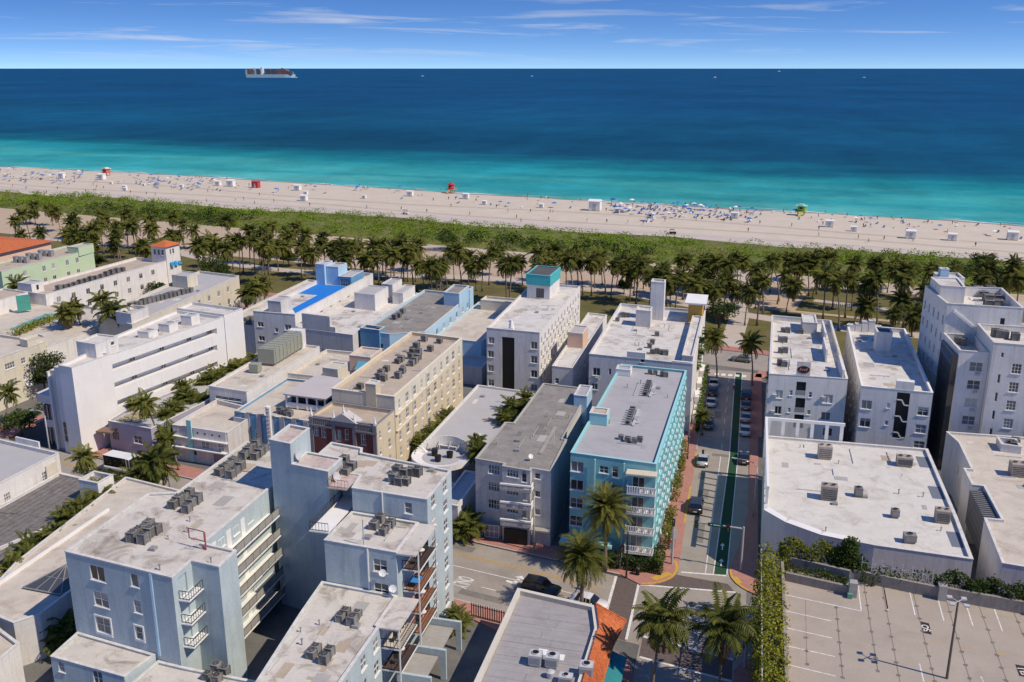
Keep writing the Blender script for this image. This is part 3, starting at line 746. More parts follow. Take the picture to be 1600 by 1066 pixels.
for i in range(900):
    s = -620 + i * 0.8
    if math.sin(s * 0.06) + math.sin(s * 0.17 + 2) + 0.5 * math.sin(s * 0.41) < 0.55: continue
    f = shore(s) + 5.5 + 1.2 * math.sin(s * 0.045); b.quad(SF(s, f, -0.47), SF(s + 0.8, f + 0.05, -0.47), SF(s + 0.8, f + 0.55, -0.47), SF(s, f + 0.5, -0.47))
tag(b.build('breaker_foam', FOAM), 'broken foam crests just off the beach', 'foam', kind='stuff')

# ================================================================== buildings
def bld(name, label, x, y, cat='building', group=None):
    return thing(name, label, cat, (x, y, 0), 0, group)
def grating(L): return L
# ---- 1. pale blue apartment building nearest the camera (seven storeys, stepped)
B1 = bld('apartment_building', 'pale blue stepped apartment building with plain tower and white flat roofs', -48, 85)
tw = [(-51.4, 91.2), (-48.5, 90.6), (-48.5, 95.6), (-51.4, 96.2)]
volume(B1, tw, 0, 21.2, W_BLUE, R_PINK, par=0.25)
lt = [(-48.49, 90.6), (-43.6, 89.7), (-43.6, 93.6), (-48.49, 94.4)]
volume(B1, lt, 0, 18.7, W_BLUE, R_PINK, par=0.15)
# satellite dishes on the two tower sides
def dish(parent, p, n, r=0.55, m=METAL_L, name='satellite_dish'):
    b = MB(); n = Vector(n).normalized(); u = n.cross(Vector((0, 0, 1))).normalized(); w = u.cross(n)
    c = Vector(p); N = 14
    rings = [(0.0, 0.0), (0.5, 0.06), (1.0, 0.22)]
    vs = [c]
    for q, d in rings[1:]:
        for k in range(N):
            a = 2 * math.pi * k / N; vs.append(c + (u * math.cos(a) + w * math.sin(a)) * r * q + n * d * r)
    fs = [(0, 1 + k, 1 + (k + 1) % N) for k in range(N)] + [(1 + k, 1 + N + k, 1 + N + (k + 1) % N, 1 + (k + 1) % N) for k in range(N)]
    b.add(vs, fs); b.bar(c, c - n * 0.35, 0.06); b.bar(c - n * 0.35, c - n * 0.35 - V(0, 0, 0.5), 0.06); b.bar(c - w * r * 0.9 + n * 0.2 * r, c + n * r * 0.9, 0.03)
    return b.build(name, m, parent)
dish(B1, (-48.15, 91.6, 19.4), (1, -0.2, 0.4), 0.55); dish(B1, (-43.25, 90.9, 17.6), (1, -0.2, 0.4), 0.6)
main = [(-40.7, 89.4), (-31.6, 88.6), (-31.4, 96.6), (-43.5, 99.0), (-44.0, 100.4), (-48.49, 101.2), (-48.49, 94.5), (-43.6, 93.7), (-43.6, 93.0), (-41.2, 92.8)]
rowsR = [1.7 + 2.42 * k for k in range(7)]
A, B_, d_, a_, L_ = edge_frame(main, 1)
volume(B1, main, 0, 17.2, W_BLUE, R_BLUE, par=0.2, wins={1: [(1.9, z, 1.25, 1.5, 'dbl') for z in rowsR if z < 16.4] + [(5.8, z, 1.35, 1.5, 'dbl') for z in rowsR if z < 16.4],
      0: onwall(main, 0, [(638, 794, 0.95, 1.35, 'sash')])}, dark=0.45)
boxpart(B1, 'downpipe', -37.0, -36.9, 88.9, 89.04, 14.3, 17.2, TRIM)
step = [(-40.9, 82.3), (-32.6, 81.6), (-32.6, 88.5), (-40.75, 89.2)]
volume(B1, step, 0, 14.4, W_BLUE, R_BLUE, par=0.2, wins={0: onwall(step, 0, [(594, 884, 1.6, 1.5, 'dbl'), (596, 922, 1.7, 1.55, 'dbl')])}, dark=0.6)
boxpart(B1, 'downpipe', -35.9, -35.78, 81.72, 81.86, 9.4, 14.3, TRIM)
boxpart(B1, 'roof_pipe', -36.6, -36.5, 82.5, 82.6, 14.3, 17.2, METAL_L)
boxpart(B1, 'roof_canopy', -32.6, -30.5, 81.5, 88.4, 14.22, 14.4, R_BLUE)
dish(B1, (-34.1, 81.4, 12.0), (0.3, -1, 0.4), 0.4, TRIM); dish(B1, (-33.0, 81.3, 10.4), (0.3, -1, 0.4), 0.42, TRIM)
low = [(-39.4, 62), (-32.4, 61.5), (-32.3, 75.9), (-32.6, 76.0), (-32.6, 81.5), (-41.4, 82.2), (-40.9, 76)]
lowrows = [8.2, 5.6, 3.0]
volume(B1, low, 0, 9.5, W_BLUE, R_BLUE, par=0.2, wins={1: [(u, z, 1.3, 1.45, 'dbl') for u in (2.0, 6.2, 10.2, 13.2) for z in lowrows]}, dark=0.4)
boxpart(B1, 'roof_canopy', -32.6, -30.2, 75.6, 81.4, 9.36, 9.52, R_BLUE)
# balconies down the right-hand side
WOODF = mat('terracotta_balcony_floor', (0.36, 0.16, 0.09), var=0.15, scale=2)
BRF = mat('dark_brown_balcony_floor', (0.09, 0.055, 0.045), var=0.2, scale=2)
BLUE_T = mat('bright_blue_plastic', (0.05, 0.25, 0.6), rough=0.5)
def balcony(parent, x0, x1, y0, y1, z, fm, rl=METAL_D, clutter=True):
    bo = boxpart(parent, 'balcony', x0, x1, y0, y1, z - 0.16, z, TRIM)
    boxpart(bo, 'floor', x0 + 0.06, x1 - 0.06, y0 + 0.06, y1 - 0.06, z + 0.002, z + 0.02, fm)
    rail(bo, [(x0, y0 + 0.03), (x1 - 0.03, y0 + 0.03), (x1 - 0.03, y1 - 0.03)], z, 1.0, matr=rl)
    if clutter:
        b = MB(); cx, cy = (x0 + x1) / 2, y0 + (y1 - y0) * 0.6
        b.cyl((cx, cy), 0.4, 0.4, z + 0.66, z + 0.7, 10); b.cyl((cx, cy), 0.04, 0.04, z + 0.02, z + 0.66, 6)
        b.build('balcony_table', METAL_D if rnd.random() < 0.5 else TRIM, bo)
        for q in (0.25, 0.85):
            b = MB(); c = MB(); yy = y0 + (y1 - y0) * q
            b.box(cx - 0.25, cx + 0.25, yy - 0.25, yy + 0.25, z + 0.4, z + 0.46); b.box(cx - 0.25, cx + 0.25, yy + 0.2, yy + 0.25, z + 0.46, z + 0.95)
            for sx in (-0.22, 0.22):
                for sy in (-0.22, 0.22): b.box(cx + sx - 0.02, cx + sx + 0.02, yy + sy - 0.02, yy + sy + 0.02, z + 0.02, z + 0.4)
            b.build('balcony_chair', METAL_D, bo)
    return bo
for k, z in enumerate((11.8, 9.3, 6.8, 4.3)):
    bo = balcony(B1, -32.55, -30.6, 83.0, 88.3, z, [BRF, WOODF, WOODF, WOODF][k])
    add_window(B1, (-32.6 + 0.0 + 48, 85.0 - 85, z + 1.1), R(90), 1.6, 2.0, 'two', 0.7)
    if k == 1: boxpart(bo, 'blue_table', -32.2, -31.1, 83.6, 85.0, z + 0.6, z + 0.72, BLUE_T)
for k, z in enumerate((6.9, 4.4)):
    balcony(B1, -32.55, -30.3, 76.2, 80.9, z, [R_SAND, BRF][k])
    add_window(B1, (-32.6 + 48, 79.0 - 85, z + 1.1), R(90), 1.6, 2.0, 'two', 0.7)
b = MB(); b.box(-30.72, -30.6, 82.7, 82.82, 0, 14.2); b.box(-30.72, -30.6, 88.2, 88.32, 0, 14.2); b.box(-30.42, -30.3, 75.9, 76.02, 0, 9.4); b.build('balcony_post', TRIM, B1)
# open walkways between tower and step, and the roof landing with a rail
wk = boxpart(B1, 'walkway', -43.55, -41.3, 84.2, 93.5, 14.1, 14.25, TRIM)
rail(wk, [(-43.5, 93), (-43.5, 84.3), (-41.35, 84.3)], 14.25, 1.0, matr=METAL_D)
boxpart(B1, 'landing', -43.5, -41.2, 89.0, 93.0, 17.0, 17.16, R_PINK)
rail(B1, [(-43.4, 92.9), (-43.4, 89.1), (-41.0, 89.1)], 17.16, 0.95, matr=mat('rust_red_rail', (0.4, 0.2, 0.16), rough=0.6))
for k in range(5): 
    boxpart(B1, 'walkway', -43.55, -41.2, 89.3, 93.4, 2.3 + k * 2.42 - 0.15, 2.3 + k * 2.42, TRIM)
for k, z in enumerate((16.0, 10.2, 7.6)): boxpart(B1, 'door', -43.6, -43.5, 91.2, 92.1, z - 1.6, z + 0.45, W_BLUEL)
boxpart(B1, 'door', -42.9, -42.0, 93.55, 93.66, 14.25, 16.3, W_TEALP)
# left wing
lw = [(-65.0, 72.9), (-54.0, 71.3), (-53.7, 71.9), (-51.3, 71.0), (-51.3, 74.3), (-48.2, 74.0), (-48.2, 77.3), (-52.3, 78.2), (-51.6, 91.0), (-51.6, 101.5), (-64.0, 104.0)]
lw = [(-65.0, 72.9), (-54.2, 71.35), (-51.5, 70.95), (-51.5, 74.3), (-48.2, 73.9), (-48.2, 77.3), (-52.3, 77.9), (-52.0, 101.8), (-62.0, 104.0), (-62.0, 88), (-65.0, 87)]
volume(B1, lw, 0, 14.8, W_BLUE, R_BLUE, par=0.12, cope_h=0.14, wins={0: onwall(lw, 0, [(152, 896, 1.9, 1.7, 'two'), (158, 937, 1.9, 1.7, 'dbl'), (162, 977, 1.9, 1.8, 'dbl'), (210, 907, 0.95, 1.45, 'plain'), (215, 948, 0.95, 1.45, 'sash'), (218, 989, 0.95, 1.45, 'sash')]),
       2: [(1.6, z, 1.5, 2.1, 'void') for z in (13.2, 10.6, 8.0)]}, dark=0.5)
b = MB()                      # pale surrounds of the lower pair of windows
A, B_, d_, a_, L_ = edge_frame(lw, 0)
for (u, z, w, h, st) in onwall(lw, 0, [(162, 977, 1.9, 1.8, 'dbl'), (218, 989, 0.95, 1.45, 'sash')]):
    n_ = Vector((d_.y, -d_.x))
    for (x0, x1, z0, z1) in ((-w / 2 - 0.18, w / 2 + 0.18, h / 2, h / 2 + 0.18), (-w / 2 - 0.18, w / 2 + 0.18, -h / 2 - 0.28, -h / 2 - 0.1), (-w / 2 - 0.18, -w / 2, -h / 2, h / 2), (w / 2, w / 2 + 0.18, -h / 2, h / 2)):
        pa, pb = A + d_ * (u + x0) + n_ * 0.04, A + d_ * (u + x1) + n_ * 0.04
        b.bar((pa.x, pa.y, z + (z0 + z1) / 2), (pb.x, pb.y, z + (z0 + z1) / 2), 0.08, z1 - z0)
    b.build('window_surround', TRIM, B1); b = MB()
b = MB(); p = A + d_ * 11.0; b.box(p.x - 0.12, p.x + 0.12, p.y - 0.12, p.y + 0.06, 5.6, 14.75); b.build('pilaster', W_BLUEL, B1)
for z in (12.1, 9.5, 6.9):
    bo = boxpart(B1, 'balcony', -51.5, -50.3, 71.6, 74.2, z - 0.15, z, TRIM); rail(bo, [(-51.4, 71.7), (-50.35, 71.7), (-50.35, 74.1)], z, 0.95)
# gallery walkways with rails along the inner court
for k in range(5):
    z = 12.0 - 2.55 * k
    bo = boxpart(B1, 'gallery', -52.2, -50.6, 78.0, 90.9, z - 0.15, z, TRIM)
    rail(bo, [(-50.65, 78.05), (-50.65, 90.8)], z, 1.05, n=8, solid=mat('grey_mesh_panel', (0.33, 0.32, 0.29), var=0.1))
    for y in (79.5, 82.5, 85.5, 88.5):
        boxpart(bo, 'door', -52.33, -52.2, y - 0.45, y + 0.45, z + 0.01, z + 2.05, TRIM)
    for y in (81.0, 84.0, 87.0):
        add_window(B1, (-52.02 + 48 - 0.15, y - 85, z + 1.3), R(90), 1.2, 1.0, 'two', 0.6)
# low front blocks of the left wing
fl = [(-64.2, 68.5), (-55.6, 67.4), (-55.3, 72.9), (-64.6, 73.0)]
fl = [(-64.6, 68.5), (-55.4, 67.4), (-54.6, 71.3), (-64.8, 72.8)]
volume(B1, fl, 0, 5.6, W_BLUE, R_BLUE, par=0.2, wins={0: onwall(fl, 0, [(96, 1042, 0.8, 1.2, 'sash'), (153, 1060, 1.2, 1.6, 'dbl')])})
ff = [(-55.3, 60), (-41.6, 58.5), (-41.0, 70.5), (-51.0, 70.9), (-54.3, 71.2)]
volume(B1, ff, 0, 5.0, W_BLUE, R_BLUE, par=0.2)
# ---- low tan-roofed annex on the far left of it, with a glass skylight
B1b = bld('annex_building', 'low annex with sand-coloured roof and pyramid skylight left of the pale blue building', -78, 85)
an = [(-73.0, 72.9), (-71.5, 74.6), (-71.5, 80.5), (-65.05, 87.1), (-65.05, 103.8), (-86.0, 107.5), (-86.2, 102), (-79.5, 78)]
an = [(-72.8, 72.9), (-71.2, 75.0), (-71.2, 81.0), (-65.2, 87.3), (-62.2, 88.2), (-62.2, 103.9), (-84.5, 108.5), (-82.0, 84), (-79.3, 74.5)]
volume(B1b, an, 0, 5.4, W_GREY, R_SAND, par=0.25)
sk = [(-77.1, 79.3), (-71.8, 79.0), (-70.0, 83.0), (-75.4, 86.0)]
b = MB(); ap = (-73.2, 82.0, 7.3)
for i in range(4): b.add([(sk[i][0], sk[i][1], 5.32), (sk[(i + 1) % 4][0], sk[(i + 1) % 4][1], 5.32), ap], [(0, 1, 2)])
sko = b.build('skylight', glassmat('skylight_glass', (0.06, 0.065, 0.07), 0.1), B1b)
b = MB()
for i in range(4):
    a0 = Vector((*sk[i], 5.36)); a1 = Vector((*sk[(i + 1) % 4], 5.36)); t = Vector(ap) + V(0, 0, 0.04)
    b.bar(a0, a1, 0.12); b.bar(a0, t, 0.1)
    for q in (0.33, 0.66): b.bar(a0.lerp(a1, q), t.lerp(a0.lerp(a1, q), 0.05), 0.07)
    for q in (0.5,): b.bar(a0.lerp(t, q), a1.lerp(t, q), 0.06)
b.build('skylight_frame', METAL_G, sko)
boxpart(B1b, 'roof_kerb', -71.0, -66.0, 95, 95.25, 5.15, 5.5, TRIM)
boxpart(B1b, 'roof_kerb', -80.5, -80.25, 78, 99, 5.15, 5.5, TRIM)
B1c = bld('corner_building', 'white low building with pale green awning at the bottom left corner', -76, 68)
volume(B1c, [(-84, 55), (-69.0, 54), (-70.0, 70.4), (-78.5, 74.2), (-86, 74)], 0, 5.0, W_WHITE, R_SAND, par=0.3)
b = MB(); b.quad((-79.0, 68.2, 5.2), (-71.5, 66.2, 5.2), (-71.5, 68.9, 6.2), (-79.0, 71.0, 6.2)); b.build('awning', mat('pale_green_canvas', (0.42, 0.45, 0.33), var=0.08), B1c)
# ---- white mural building and plank-roofed hall
B2 = bld('shop_building', 'white low building with stepped parapet and arched niche beside plank-roofed hall', -105, 105)
sp = [(-99.2, 90), (-98.0, 112.0), (-98.4, 112.4), (-112, 114.5), (-116, 92)]
sp = [(-99.3, 88), (-98.4, 112.0), (-112, 114.6), (-114, 90)]
volume(B2, sp, 0, 6.3, W_WHITE, R_LGREY, par=0.5, wins={0: [(20.8, 3.9, 1.2, 1.5, 'grid'), (13.5, 3.7, 1.2, 1.5, 'grid'), (8.6, 3.5, 1.4, 1.5, 'grid')]})
b = MB(); b.prism([(-107.6, 113.8), (-102.6, 112.85), (-102.55, 113.1), (-107.55, 114.05)], 6.3, 7.3); b.build('stepped_parapet', W_WHITE, B2)
b = MB(); b.box(-98.42, -98.3, 108.9, 111.2, 2.0, 5.4); b.build('niche', W_CREAM, B2)
B3 = bld('hall_building', 'low hall with weathered grey plank roof left of the small palms', -92, 100)
hp = [(-90.5, 82), (-89.0, 103.5), (-89.0, 108.6), (-96.5, 110.0), (-98.2, 88)]
hp = [(-92.0, 80), (-86.4, 97.5), (-86.4, 109.0), (-97.9, 110.9), (-98.7, 84)]
volume(B3, hp, 0, 3.6, W_WHITE, R_PLANK, par=0.3, pt=0.35)
# planks of the roof, one by one
pm = MB(); pm.box(-0.14, 0.14, -6.0, 6.0, 0, 0.05)
plk = pm.mesh('plank', R_PLANK)
for i in range(11):
    for j in range(2):
        x = -97.3 + i * 0.98
        o = inst('plank', plk, B3, (x + 92 + (0.25 if j else 0), 92 + j * 12.15 + rnd.uniform(-0.2, 0.2) - 100, 3.315 + rnd.uniform(0, 0.03)), 0, (2.9, 1, 1))
B3b = bld('stair_hut', 'small white rooftop hut with open tray roof between plank roof and palms', -87, 105)
volume(B3b, [(-88.6, 103.8), (-85.2, 103.4), (-84.9, 106.4), (-88.4, 106.9)], 0, 6.6, W_WHITE, R_CONC, par=0.5, wins={1: [(1.5, 4.6, 1.6, 1.2, 'dbl'), (1.5, 2.4, 1.6, 1.2, 'dbl')]})
# ---- grey shop with felt-slab roof and orange tiled edge (foreground)
B4 = bld('shop_building', 'low shop with grey felt roof and orange tiled canopy on the street corner', -17, 84)
xp = [(-22.4, 70), (-12.5, 68.6), (-12.3, 86.6), (-13.3, 90.8), (-22.4, 92.3)]
R_FELT = mat('grey_roof_felt', (0.34, 0.32, 0.32), var=0.08, scale=0.6, stain=(0.22, 0.2, 0.19), stain_amt=0.5, stain_scale=0.3, seam=1.0)
volume(B4, xp, 0, 5.6, W_CREAM, R_FELT, par=0.5, pt=0.4, coping=mat('pale_coping', (0.62, 0.58, 0.5), var=0.06))
for i in range(17):              # strips of felt, laid one over the other
    y = 70.6 + i * 1.22
    for (x0, x1) in ((-21.9, -17.4 + 0.7 * math.sin(i * 2.1)), (-17.35 + 0.7 * math.sin(i * 2.1), -12.8 - max(0, (y - 86.6) * 0.3))):
        if y > 90: continue
        b = MB(); b.box(x0, x1, y, y + 1.2, 5.105, 5.12 + 0.012 * (i % 3)); b.build('felt_strip', R_FELT, B4)
tc = MB()
t_in = [(-13.3, 90.9), (-12.25, 86.6), (-12.45, 68.4)]; t_out = [(-9.9, 91.0), (-10.6, 86.0), (-10.9, 68.4)]
for i in range(2):
    tc.quad((*t_out[i], 4.1), (*t_in[i], 5.9), (*t_in[i + 1], 5.9), (*t_out[i + 1], 4.1))
tc.quad((-14.8, 92.4, 4.3), (-13.3, 90.9, 5.9), (-9.9, 91.0, 4.1), (-10.2, 91.8, 4.09))
tco = tc.build('tiled_canopy', TILE_O, B4)
tm = MB(); tm.bar((0, 0, 0), (1.6, 0, -1.72), 0.16, 0.1); tmesh = tm.mesh('roof_tile_row', TILE_O)
for k in range(70):
    y = 68.6 + k * 0.25
    o = inst('roof_tile_row', tmesh, tco, (-12.36 + 17, y - 84, 5.93), 0)
for k in range(14):
    q = k / 13; pA = Vector((-13.3, 90.9)).lerp(Vector((-12.25, 86.6)), q); pB = Vector((-9.9, 91.0)).lerp(Vector((-10.6, 86.0)), q)
    o = MB(); o.bar((pA.x, pA.y, 5.95), (pB.x, pB.y, 4.16), 0.16, 0.1); o.build('roof_tile_row', TILE_O, tco)
b = MB(); b.box(-12.2, -11.2, 70, 86.2, 0, 4.0); b.build('shop_front', W_TEAL, B4)
b = MB(); b.quad((-11.0, 71, 3.3), (-9.3, 71, 2.7), (-9.2, 86.5, 2.7), (-10.8, 86.5, 3.3)); b.build('street_awning', mat('dark_turquoise_canvas', (0.03, 0.22, 0.24), var=0.1), B4)
# ---- white carport canopies and court walls between them
B5 = bld('carport', 'pale blue carport canopies with low walls beside the blue apartment building', -28, 84)
for y in (87.2, 81.8, 77.0):
    boxpart(B5, 'beam', -31.2, -27.6, y, y + 0.35, 2.6, 3.6, W_BLUE); boxpart(B5, 'beam_post', -28.2, -27.6, y + 0.01, y + 0.34, 0, 2.6, W_BLUE)
boxpart(B5, 'roof_slab', -31.2, -28.4, 82.3, 87.1, 2.7, 2.85, CONC); boxpart(B5, 'roof_slab', -31.2, -28.4, 77.4, 81.7, 2.7, 2.85, CONC)
B5b = bld('fence', 'dark picket fence with hedge plants along the avenue pavement', -25, 93.6, 'fence')
for k in range(20):
    t = k / 19; x = -28.4 + 5.6 * t; y = 94.0 - 1.0 * t
    b = MB(); b.box(x - 0.05, x + 0.05, y - 0.04, y + 0.04, 0, 1.9); b.build('picket', METAL_D, B5b)
b = MB(); b.bar((-28.4, 94.0, 1.6), (-22.8, 93.0, 1.6), 0.06); b.bar((-28.4, 94.0, 0.3), (-22.8, 93.0, 0.3), 0.06); b.build('rail', METAL_D, B5b)

# ---- 2. turquoise apartment building
B6 = bld('apartment_building', 'turquoise five-storey apartment building on the corner with grey roof', -14, 130)
tp = [(-20.2, 112.0), (-9.1, 110.9), (-8.1, 150.6), (-19.0, 151.6)]
rows5 = [1.6 + 2.75 * k for k in range(5)]
fw = [(900, 729, 1.75, 1.45, 'two'), (899, 757.5, 1.75, 1.45, 'two'), (898, 785.5, 1.75, 1.45, 'dbl'), (897, 813.5, 1.75, 1.45, 'dbl'),
      (943.5, 734, 1.2, 1.0, 'dbl'), (961, 737.5, 0.85, 1.6, 'sash'), (942, 764, 1.2, 1.0, 'plain'), (960.5, 764.5, 0.85, 1.3, 'plain')]
nwin = 15
rg = grid(39.7, nwin, rows5[:5], 1.35, 1.45, 'dbl', 3.4, 1.6)
bw = [(u, z + 0.15, 1.6, 1.9, 'two') for u in (9.0,) for z in (2.9, 5.65, 8.4, 11.15)]
volume(B6, tp, 0, 14.3, W_TEAL, R_GREY, par=0.35, wins={0: onwall(tp, 0, fw) + bw, 1: rg, 3: grid(39, 7, rows5[1:], 1.2, 1.3, 'dbl')}, coping=W_TEALP, dark=0.35)
frm = MB(); frm.box(-0.95, 0.95, -0.14, 0.0, 0.78, 0.92); frm.box(-0.95, 0.95, -0.14, 0.0, -0.92, -0.78); frm.box(-0.95, -0.76, -0.12, 0, -0.78, 0.78); frm.box(0.76, 0.95, -0.12, 0, -0.78, 0.78)
frmesh = frm.mesh('window_surround', W_TEALP)
A, B_, d_, a_, L_ = edge_frame(tp, 1)
for (u, z, w, h, st) in rg:
    q = A + d_ * u; inst('window_surround', frmesh, B6, (q.x + 14, q.y - 130, z), a_)
wall_units(B6, tp, 1, [(u + 0.1, z - 1.15) for (u, z, w, h, st) in rg if rnd.random() < 0.6])
# corner balconies with white balusters
for k, z in enumerate((2.35, 5.1, 7.85, 10.6)):
    bo = boxpart(B6, 'balcony', -12.6, -8.95, 109.55, 111.2, z - 0.16, z, TRIM)
    rail(bo, [(-12.55, 111.1), (-12.55, 109.62), (-9.0, 109.62), (-9.0, 110.9)], z, 0.95, n=None, matr=TRIM)
    b = MB(); 
    for q in range(12): b.box(-12.5 + q * 0.3, -12.36 + q * 0.3, 109.56, 109.62, z + 0.05, z + 0.9)
    b.build('baluster_screen', TRIM, bo)
    for q in range(2):
        b = MB(); cx = -10.4 + q * 0.9; b.cyl((cx, 110.2), 0.14, 0.18, z, z + 0.35, 8); b.build('plant_pot', W_BRICK, bo)
b = MB(); b.box(-12.7, -8.85, 109.45, 111.0, 13.1, 13.3); b.build('balcony_canopy', mat('beige_canopy', (0.62, 0.55, 0.42), var=0.06), B6)
b = MB()
for x in (-16.9, -13.1): b.box(x - 0.08, x + 0.08, 111.2 - (x + 16.9) * 0.1, 111.5 - (x + 16.9) * 0.1, 2.2, 14.0)
b.build('pilaster', W_TEALP, B6)
volume(B6, [(-19.7, 123.6), (-17.2, 123.4), (-17.2, 126.0), (-19.7, 126.2)], 14.0, 15.6, W_TEALP, R_SAND, par=0.08)
boxpart(B6, 'entrance_canopy', -21.0, -14.2, 109.3, 111.2, 2.6, 2.9, W_TEALP)
volume(B6, [(-19.2, 146.5), (-16.8, 146.3), (-16.8, 148.6), (-19.2, 148.8)], 14.0, 15.0, TRIM, R_LGREY, par=0.1)
# ---- 3. grey concrete apartment building
B7 = bld('apartment_building', 'pale grey apartment building with stacked white balconies and bare concrete roof', -28, 130)
gp = [(-33.8, 114.6), (-29.6, 113.9), (-29.6, 113.0), (-25.6, 112.4), (-25.6, 113.2), (-22.9, 112.8), (-23.0, 124.5), (-23.6, 124.5), (-23.4, 147.2), (-31.6, 148.2), (-32.0, 129.0), (-33.3, 128.9)]
gw = {0: onwall(gp, 0, [(772, 734, 1.7, 1.35, 'wide'), (771.5, 760.5, 1.7, 1.35, 'wide'), (771.5, 788, 1.7, 1.4, 'wide')]),
      2: onwall(gp, 2, [(801, 740, 1.7, 1.1, 'wide'), (819, 744, 0.75, 1.8, 'plain'), (801, 768, 1.7, 1.1, 'wide'), (819, 772, 0.75, 1.8, 'plain'), (801, 796, 1.7, 1.1, 'wide'), (819, 800, 0.75, 1.8, 'plain')]),
      4: onwall(gp, 4, [(840, 744, 0.8, 0.85, 'plain'), (840, 772, 0.8, 0.9, 'plain'), (840, 800, 0.8, 0.9, 'plain')]),
      6: [(u, z, 1.2, 1.2, 'two') for u in (3, 7.5) for z in (4.2, 6.9, 9.4)], 8: [(u, z, 1.2, 1.2, 'two') for u in (4, 9, 14, 19) for z in (4.2, 6.9, 9.4)]}
volume(B7, gp, 0, 10.9, W_GREY, R_CONC, par=0.05, cope_h=0.16, coping=mat('concrete_edge', (0.42, 0.4, 0.36), var=0.1), wins=gw, dark=0.55)
TILEB = mat('pebble_balcony_front', (0.42, 0.4, 0.38), var=0.3, scale=4)
for z in (8.35, 5.75, 3.2):
    bo = boxpart(B7, 'balcony', -29.5, -25.3, 111.6, 113.2, z - 0.18, z, TRIM)
    boxpart(bo, 'balcony_front', -29.5, -25.3, 111.55, 111.68, z + 0.002, z + 0.62, TILEB)
    boxpart(bo, 'top_rail', -29.55, -25.25, 111.5, 111.75, z + 0.63, z + 0.85, TRIM); boxpart(bo, 'side_wall', -25.42, -25.3, 111.76, 113.0, z + 0.002, z + 0.8, TRIM)
boxpart(B7, 'garage_gate', -34.6, -32.6, 113.7, 113.8, 0.1, 2.0, METAL_G); boxpart(B7, 'garage_gate', -32.2, -29.9, 113.3, 113.4, 0.1, 2.0, METAL_G)
for x0, y0 in ((-34.6, 113.64), (-32.2, 113.24)):
    b = MB()
    for q in range(4): b.box(x0 + q * 0.66, x0 + q * 0.66 + 0.08, y0, y0 + 0.05, 0.1, 2.05)
    for q in range(3): b.box(x0, x0 + 2.05, y0 - 0.005, y0 + 0.04, 0.15 + q * 0.9, 0.25 + q * 0.9)
    b.build('gate_bars', TRIM, B7)
boxpart(B7, 'garage_opening', -29.2, -26.0, 112.2, 112.5, 0.1, 2.3, BLACK)
boxpart(B7, 'roof_ledge', -25.9, -22.9, 111.9, 112.9, 2.5, 2.7, CONC)
b = MB(); b.box(-24.36, -24.28, 121.78, 121.86, 10.8, 13.0); b.build('roof_mast', TRIM, B7)
b = MB(); b.box(-25.9, -25.4, 118.5, 129.0, 10.86, 11.0); b.build('roof_conduit', CONC, B7)
vb = [(-24.7, 139.0), (-22.6, 138.8), (-22.6, 144.0), (-24.7, 144.2)]
volume(B7, vb, 8, 12.6, W_BLUEL, R_GREY, par=0.1)
dish(B7, (-26.4, 116.0, 11.5), (0.6, -0.6, 0.5), 0.35, TRIM)
# ---- 4. flat-roofed hall with a round canopy on the avenue
B8 = bld('hall_building', 'low flat grey-roofed hall with round white canopy between yellow and grey buildings', -41, 140)
hp2 = [(-47.3, 131.4), (-38.5, 130.4), (-35.6, 130.0), (-35.6, 159.2), (-46.8, 160.8)]
volume(B8, hp2, 0, 5.3, W_WHITE, R_LGREY, par=0.3)
b = MB(); N = 28; cx, cy, ro, ri = -42.9, 127.4, 4.6, 2.9
for k in range(N):
    a0, a1 = R(150 + 240 * k / N), R(150 + 240 * (k + 1) / N)
    def pp(r, a, z): return (cx + r * math.cos(a), cy + r * math.sin(a), z)
    b.quad(pp(ri, a0, 5.0), pp(ro, a0, 5.4), pp(ro, a1, 5.4), pp(ri, a1, 5.0)); b.quad(pp(ro, a0, 4.6), pp(ro, a1, 4.6), pp(ro, a1, 5.4), pp(ro, a0, 5.4))
    b.quad(pp(ri, a1, 0.1), pp(ri, a0, 0.1), pp(ri, a0, 5.0), pp(ri, a1, 5.0))
b.build('round_canopy', W_WHITE, B8)
b = MB()
for k in range(N):
    a0, a1 = R(-15 + 210 * k / N), R(-15 + 210 * (k + 1) / N)
    zt_ = 5.2 + 1.7 * math.sin(math.pi * (k + 0.5) / N); b.quad(pp(4.1, a1, 5.0), pp(4.1, a0, 5.0), pp(4.1, a0, zt_), pp(4.1, a1, zt_)); b.quad(pp(4.25, a0, 5.0), pp(4.25, a1, 5.0), pp(4.25, a1, zt_), pp(4.25, a0, zt_)); b.quad(pp(4.1, a0, zt_), pp(4.25, a0, zt_), pp(4.25, a1, zt_), pp(4.1, a1, zt_))
b.build('curved_screen', W_WHITE, B8)
b = MB()
for k in range(7):
    a = R(10 + 26 * k); b.bar(pp(3.0, a, 5.2), pp(4.1, a, 6.0), 0.1)
b.build('screen_brace', METAL_L, B8)
b = MB(); b.add([pp(3.0, 2 * math.pi * k / 24, 5.05) for k in range(24)], [tuple(range(24))]); b.build('round_roof', R_LGREY, B8)
for (x, y) in ((-44.1, 127.6), (-41.6, 127.4), (-42.9, 125.6)):
    b = MB(); b.cyl((x, y), 0.42, 0.55, 5.06, 6.0, 14); b.cyl((x, y), 0.3, 0.3, 6.0, 6.05, 12); b.build('roof_vent', BLACK, B8)
volume(B8, [(-38.6, 113.4), (-35.9, 113.0), (-35.7, 124.4), (-38.4, 124.7)], 0, 4.4, W_WHITE, R_LGREY, par=0.25)
volume(B8, [(-47.2, 117.2), (-38.7, 115.6), (-38.6, 122.0), (-47.2, 122.2)], 0, 3.4, W_GREY, R_CONC, par=0.2)
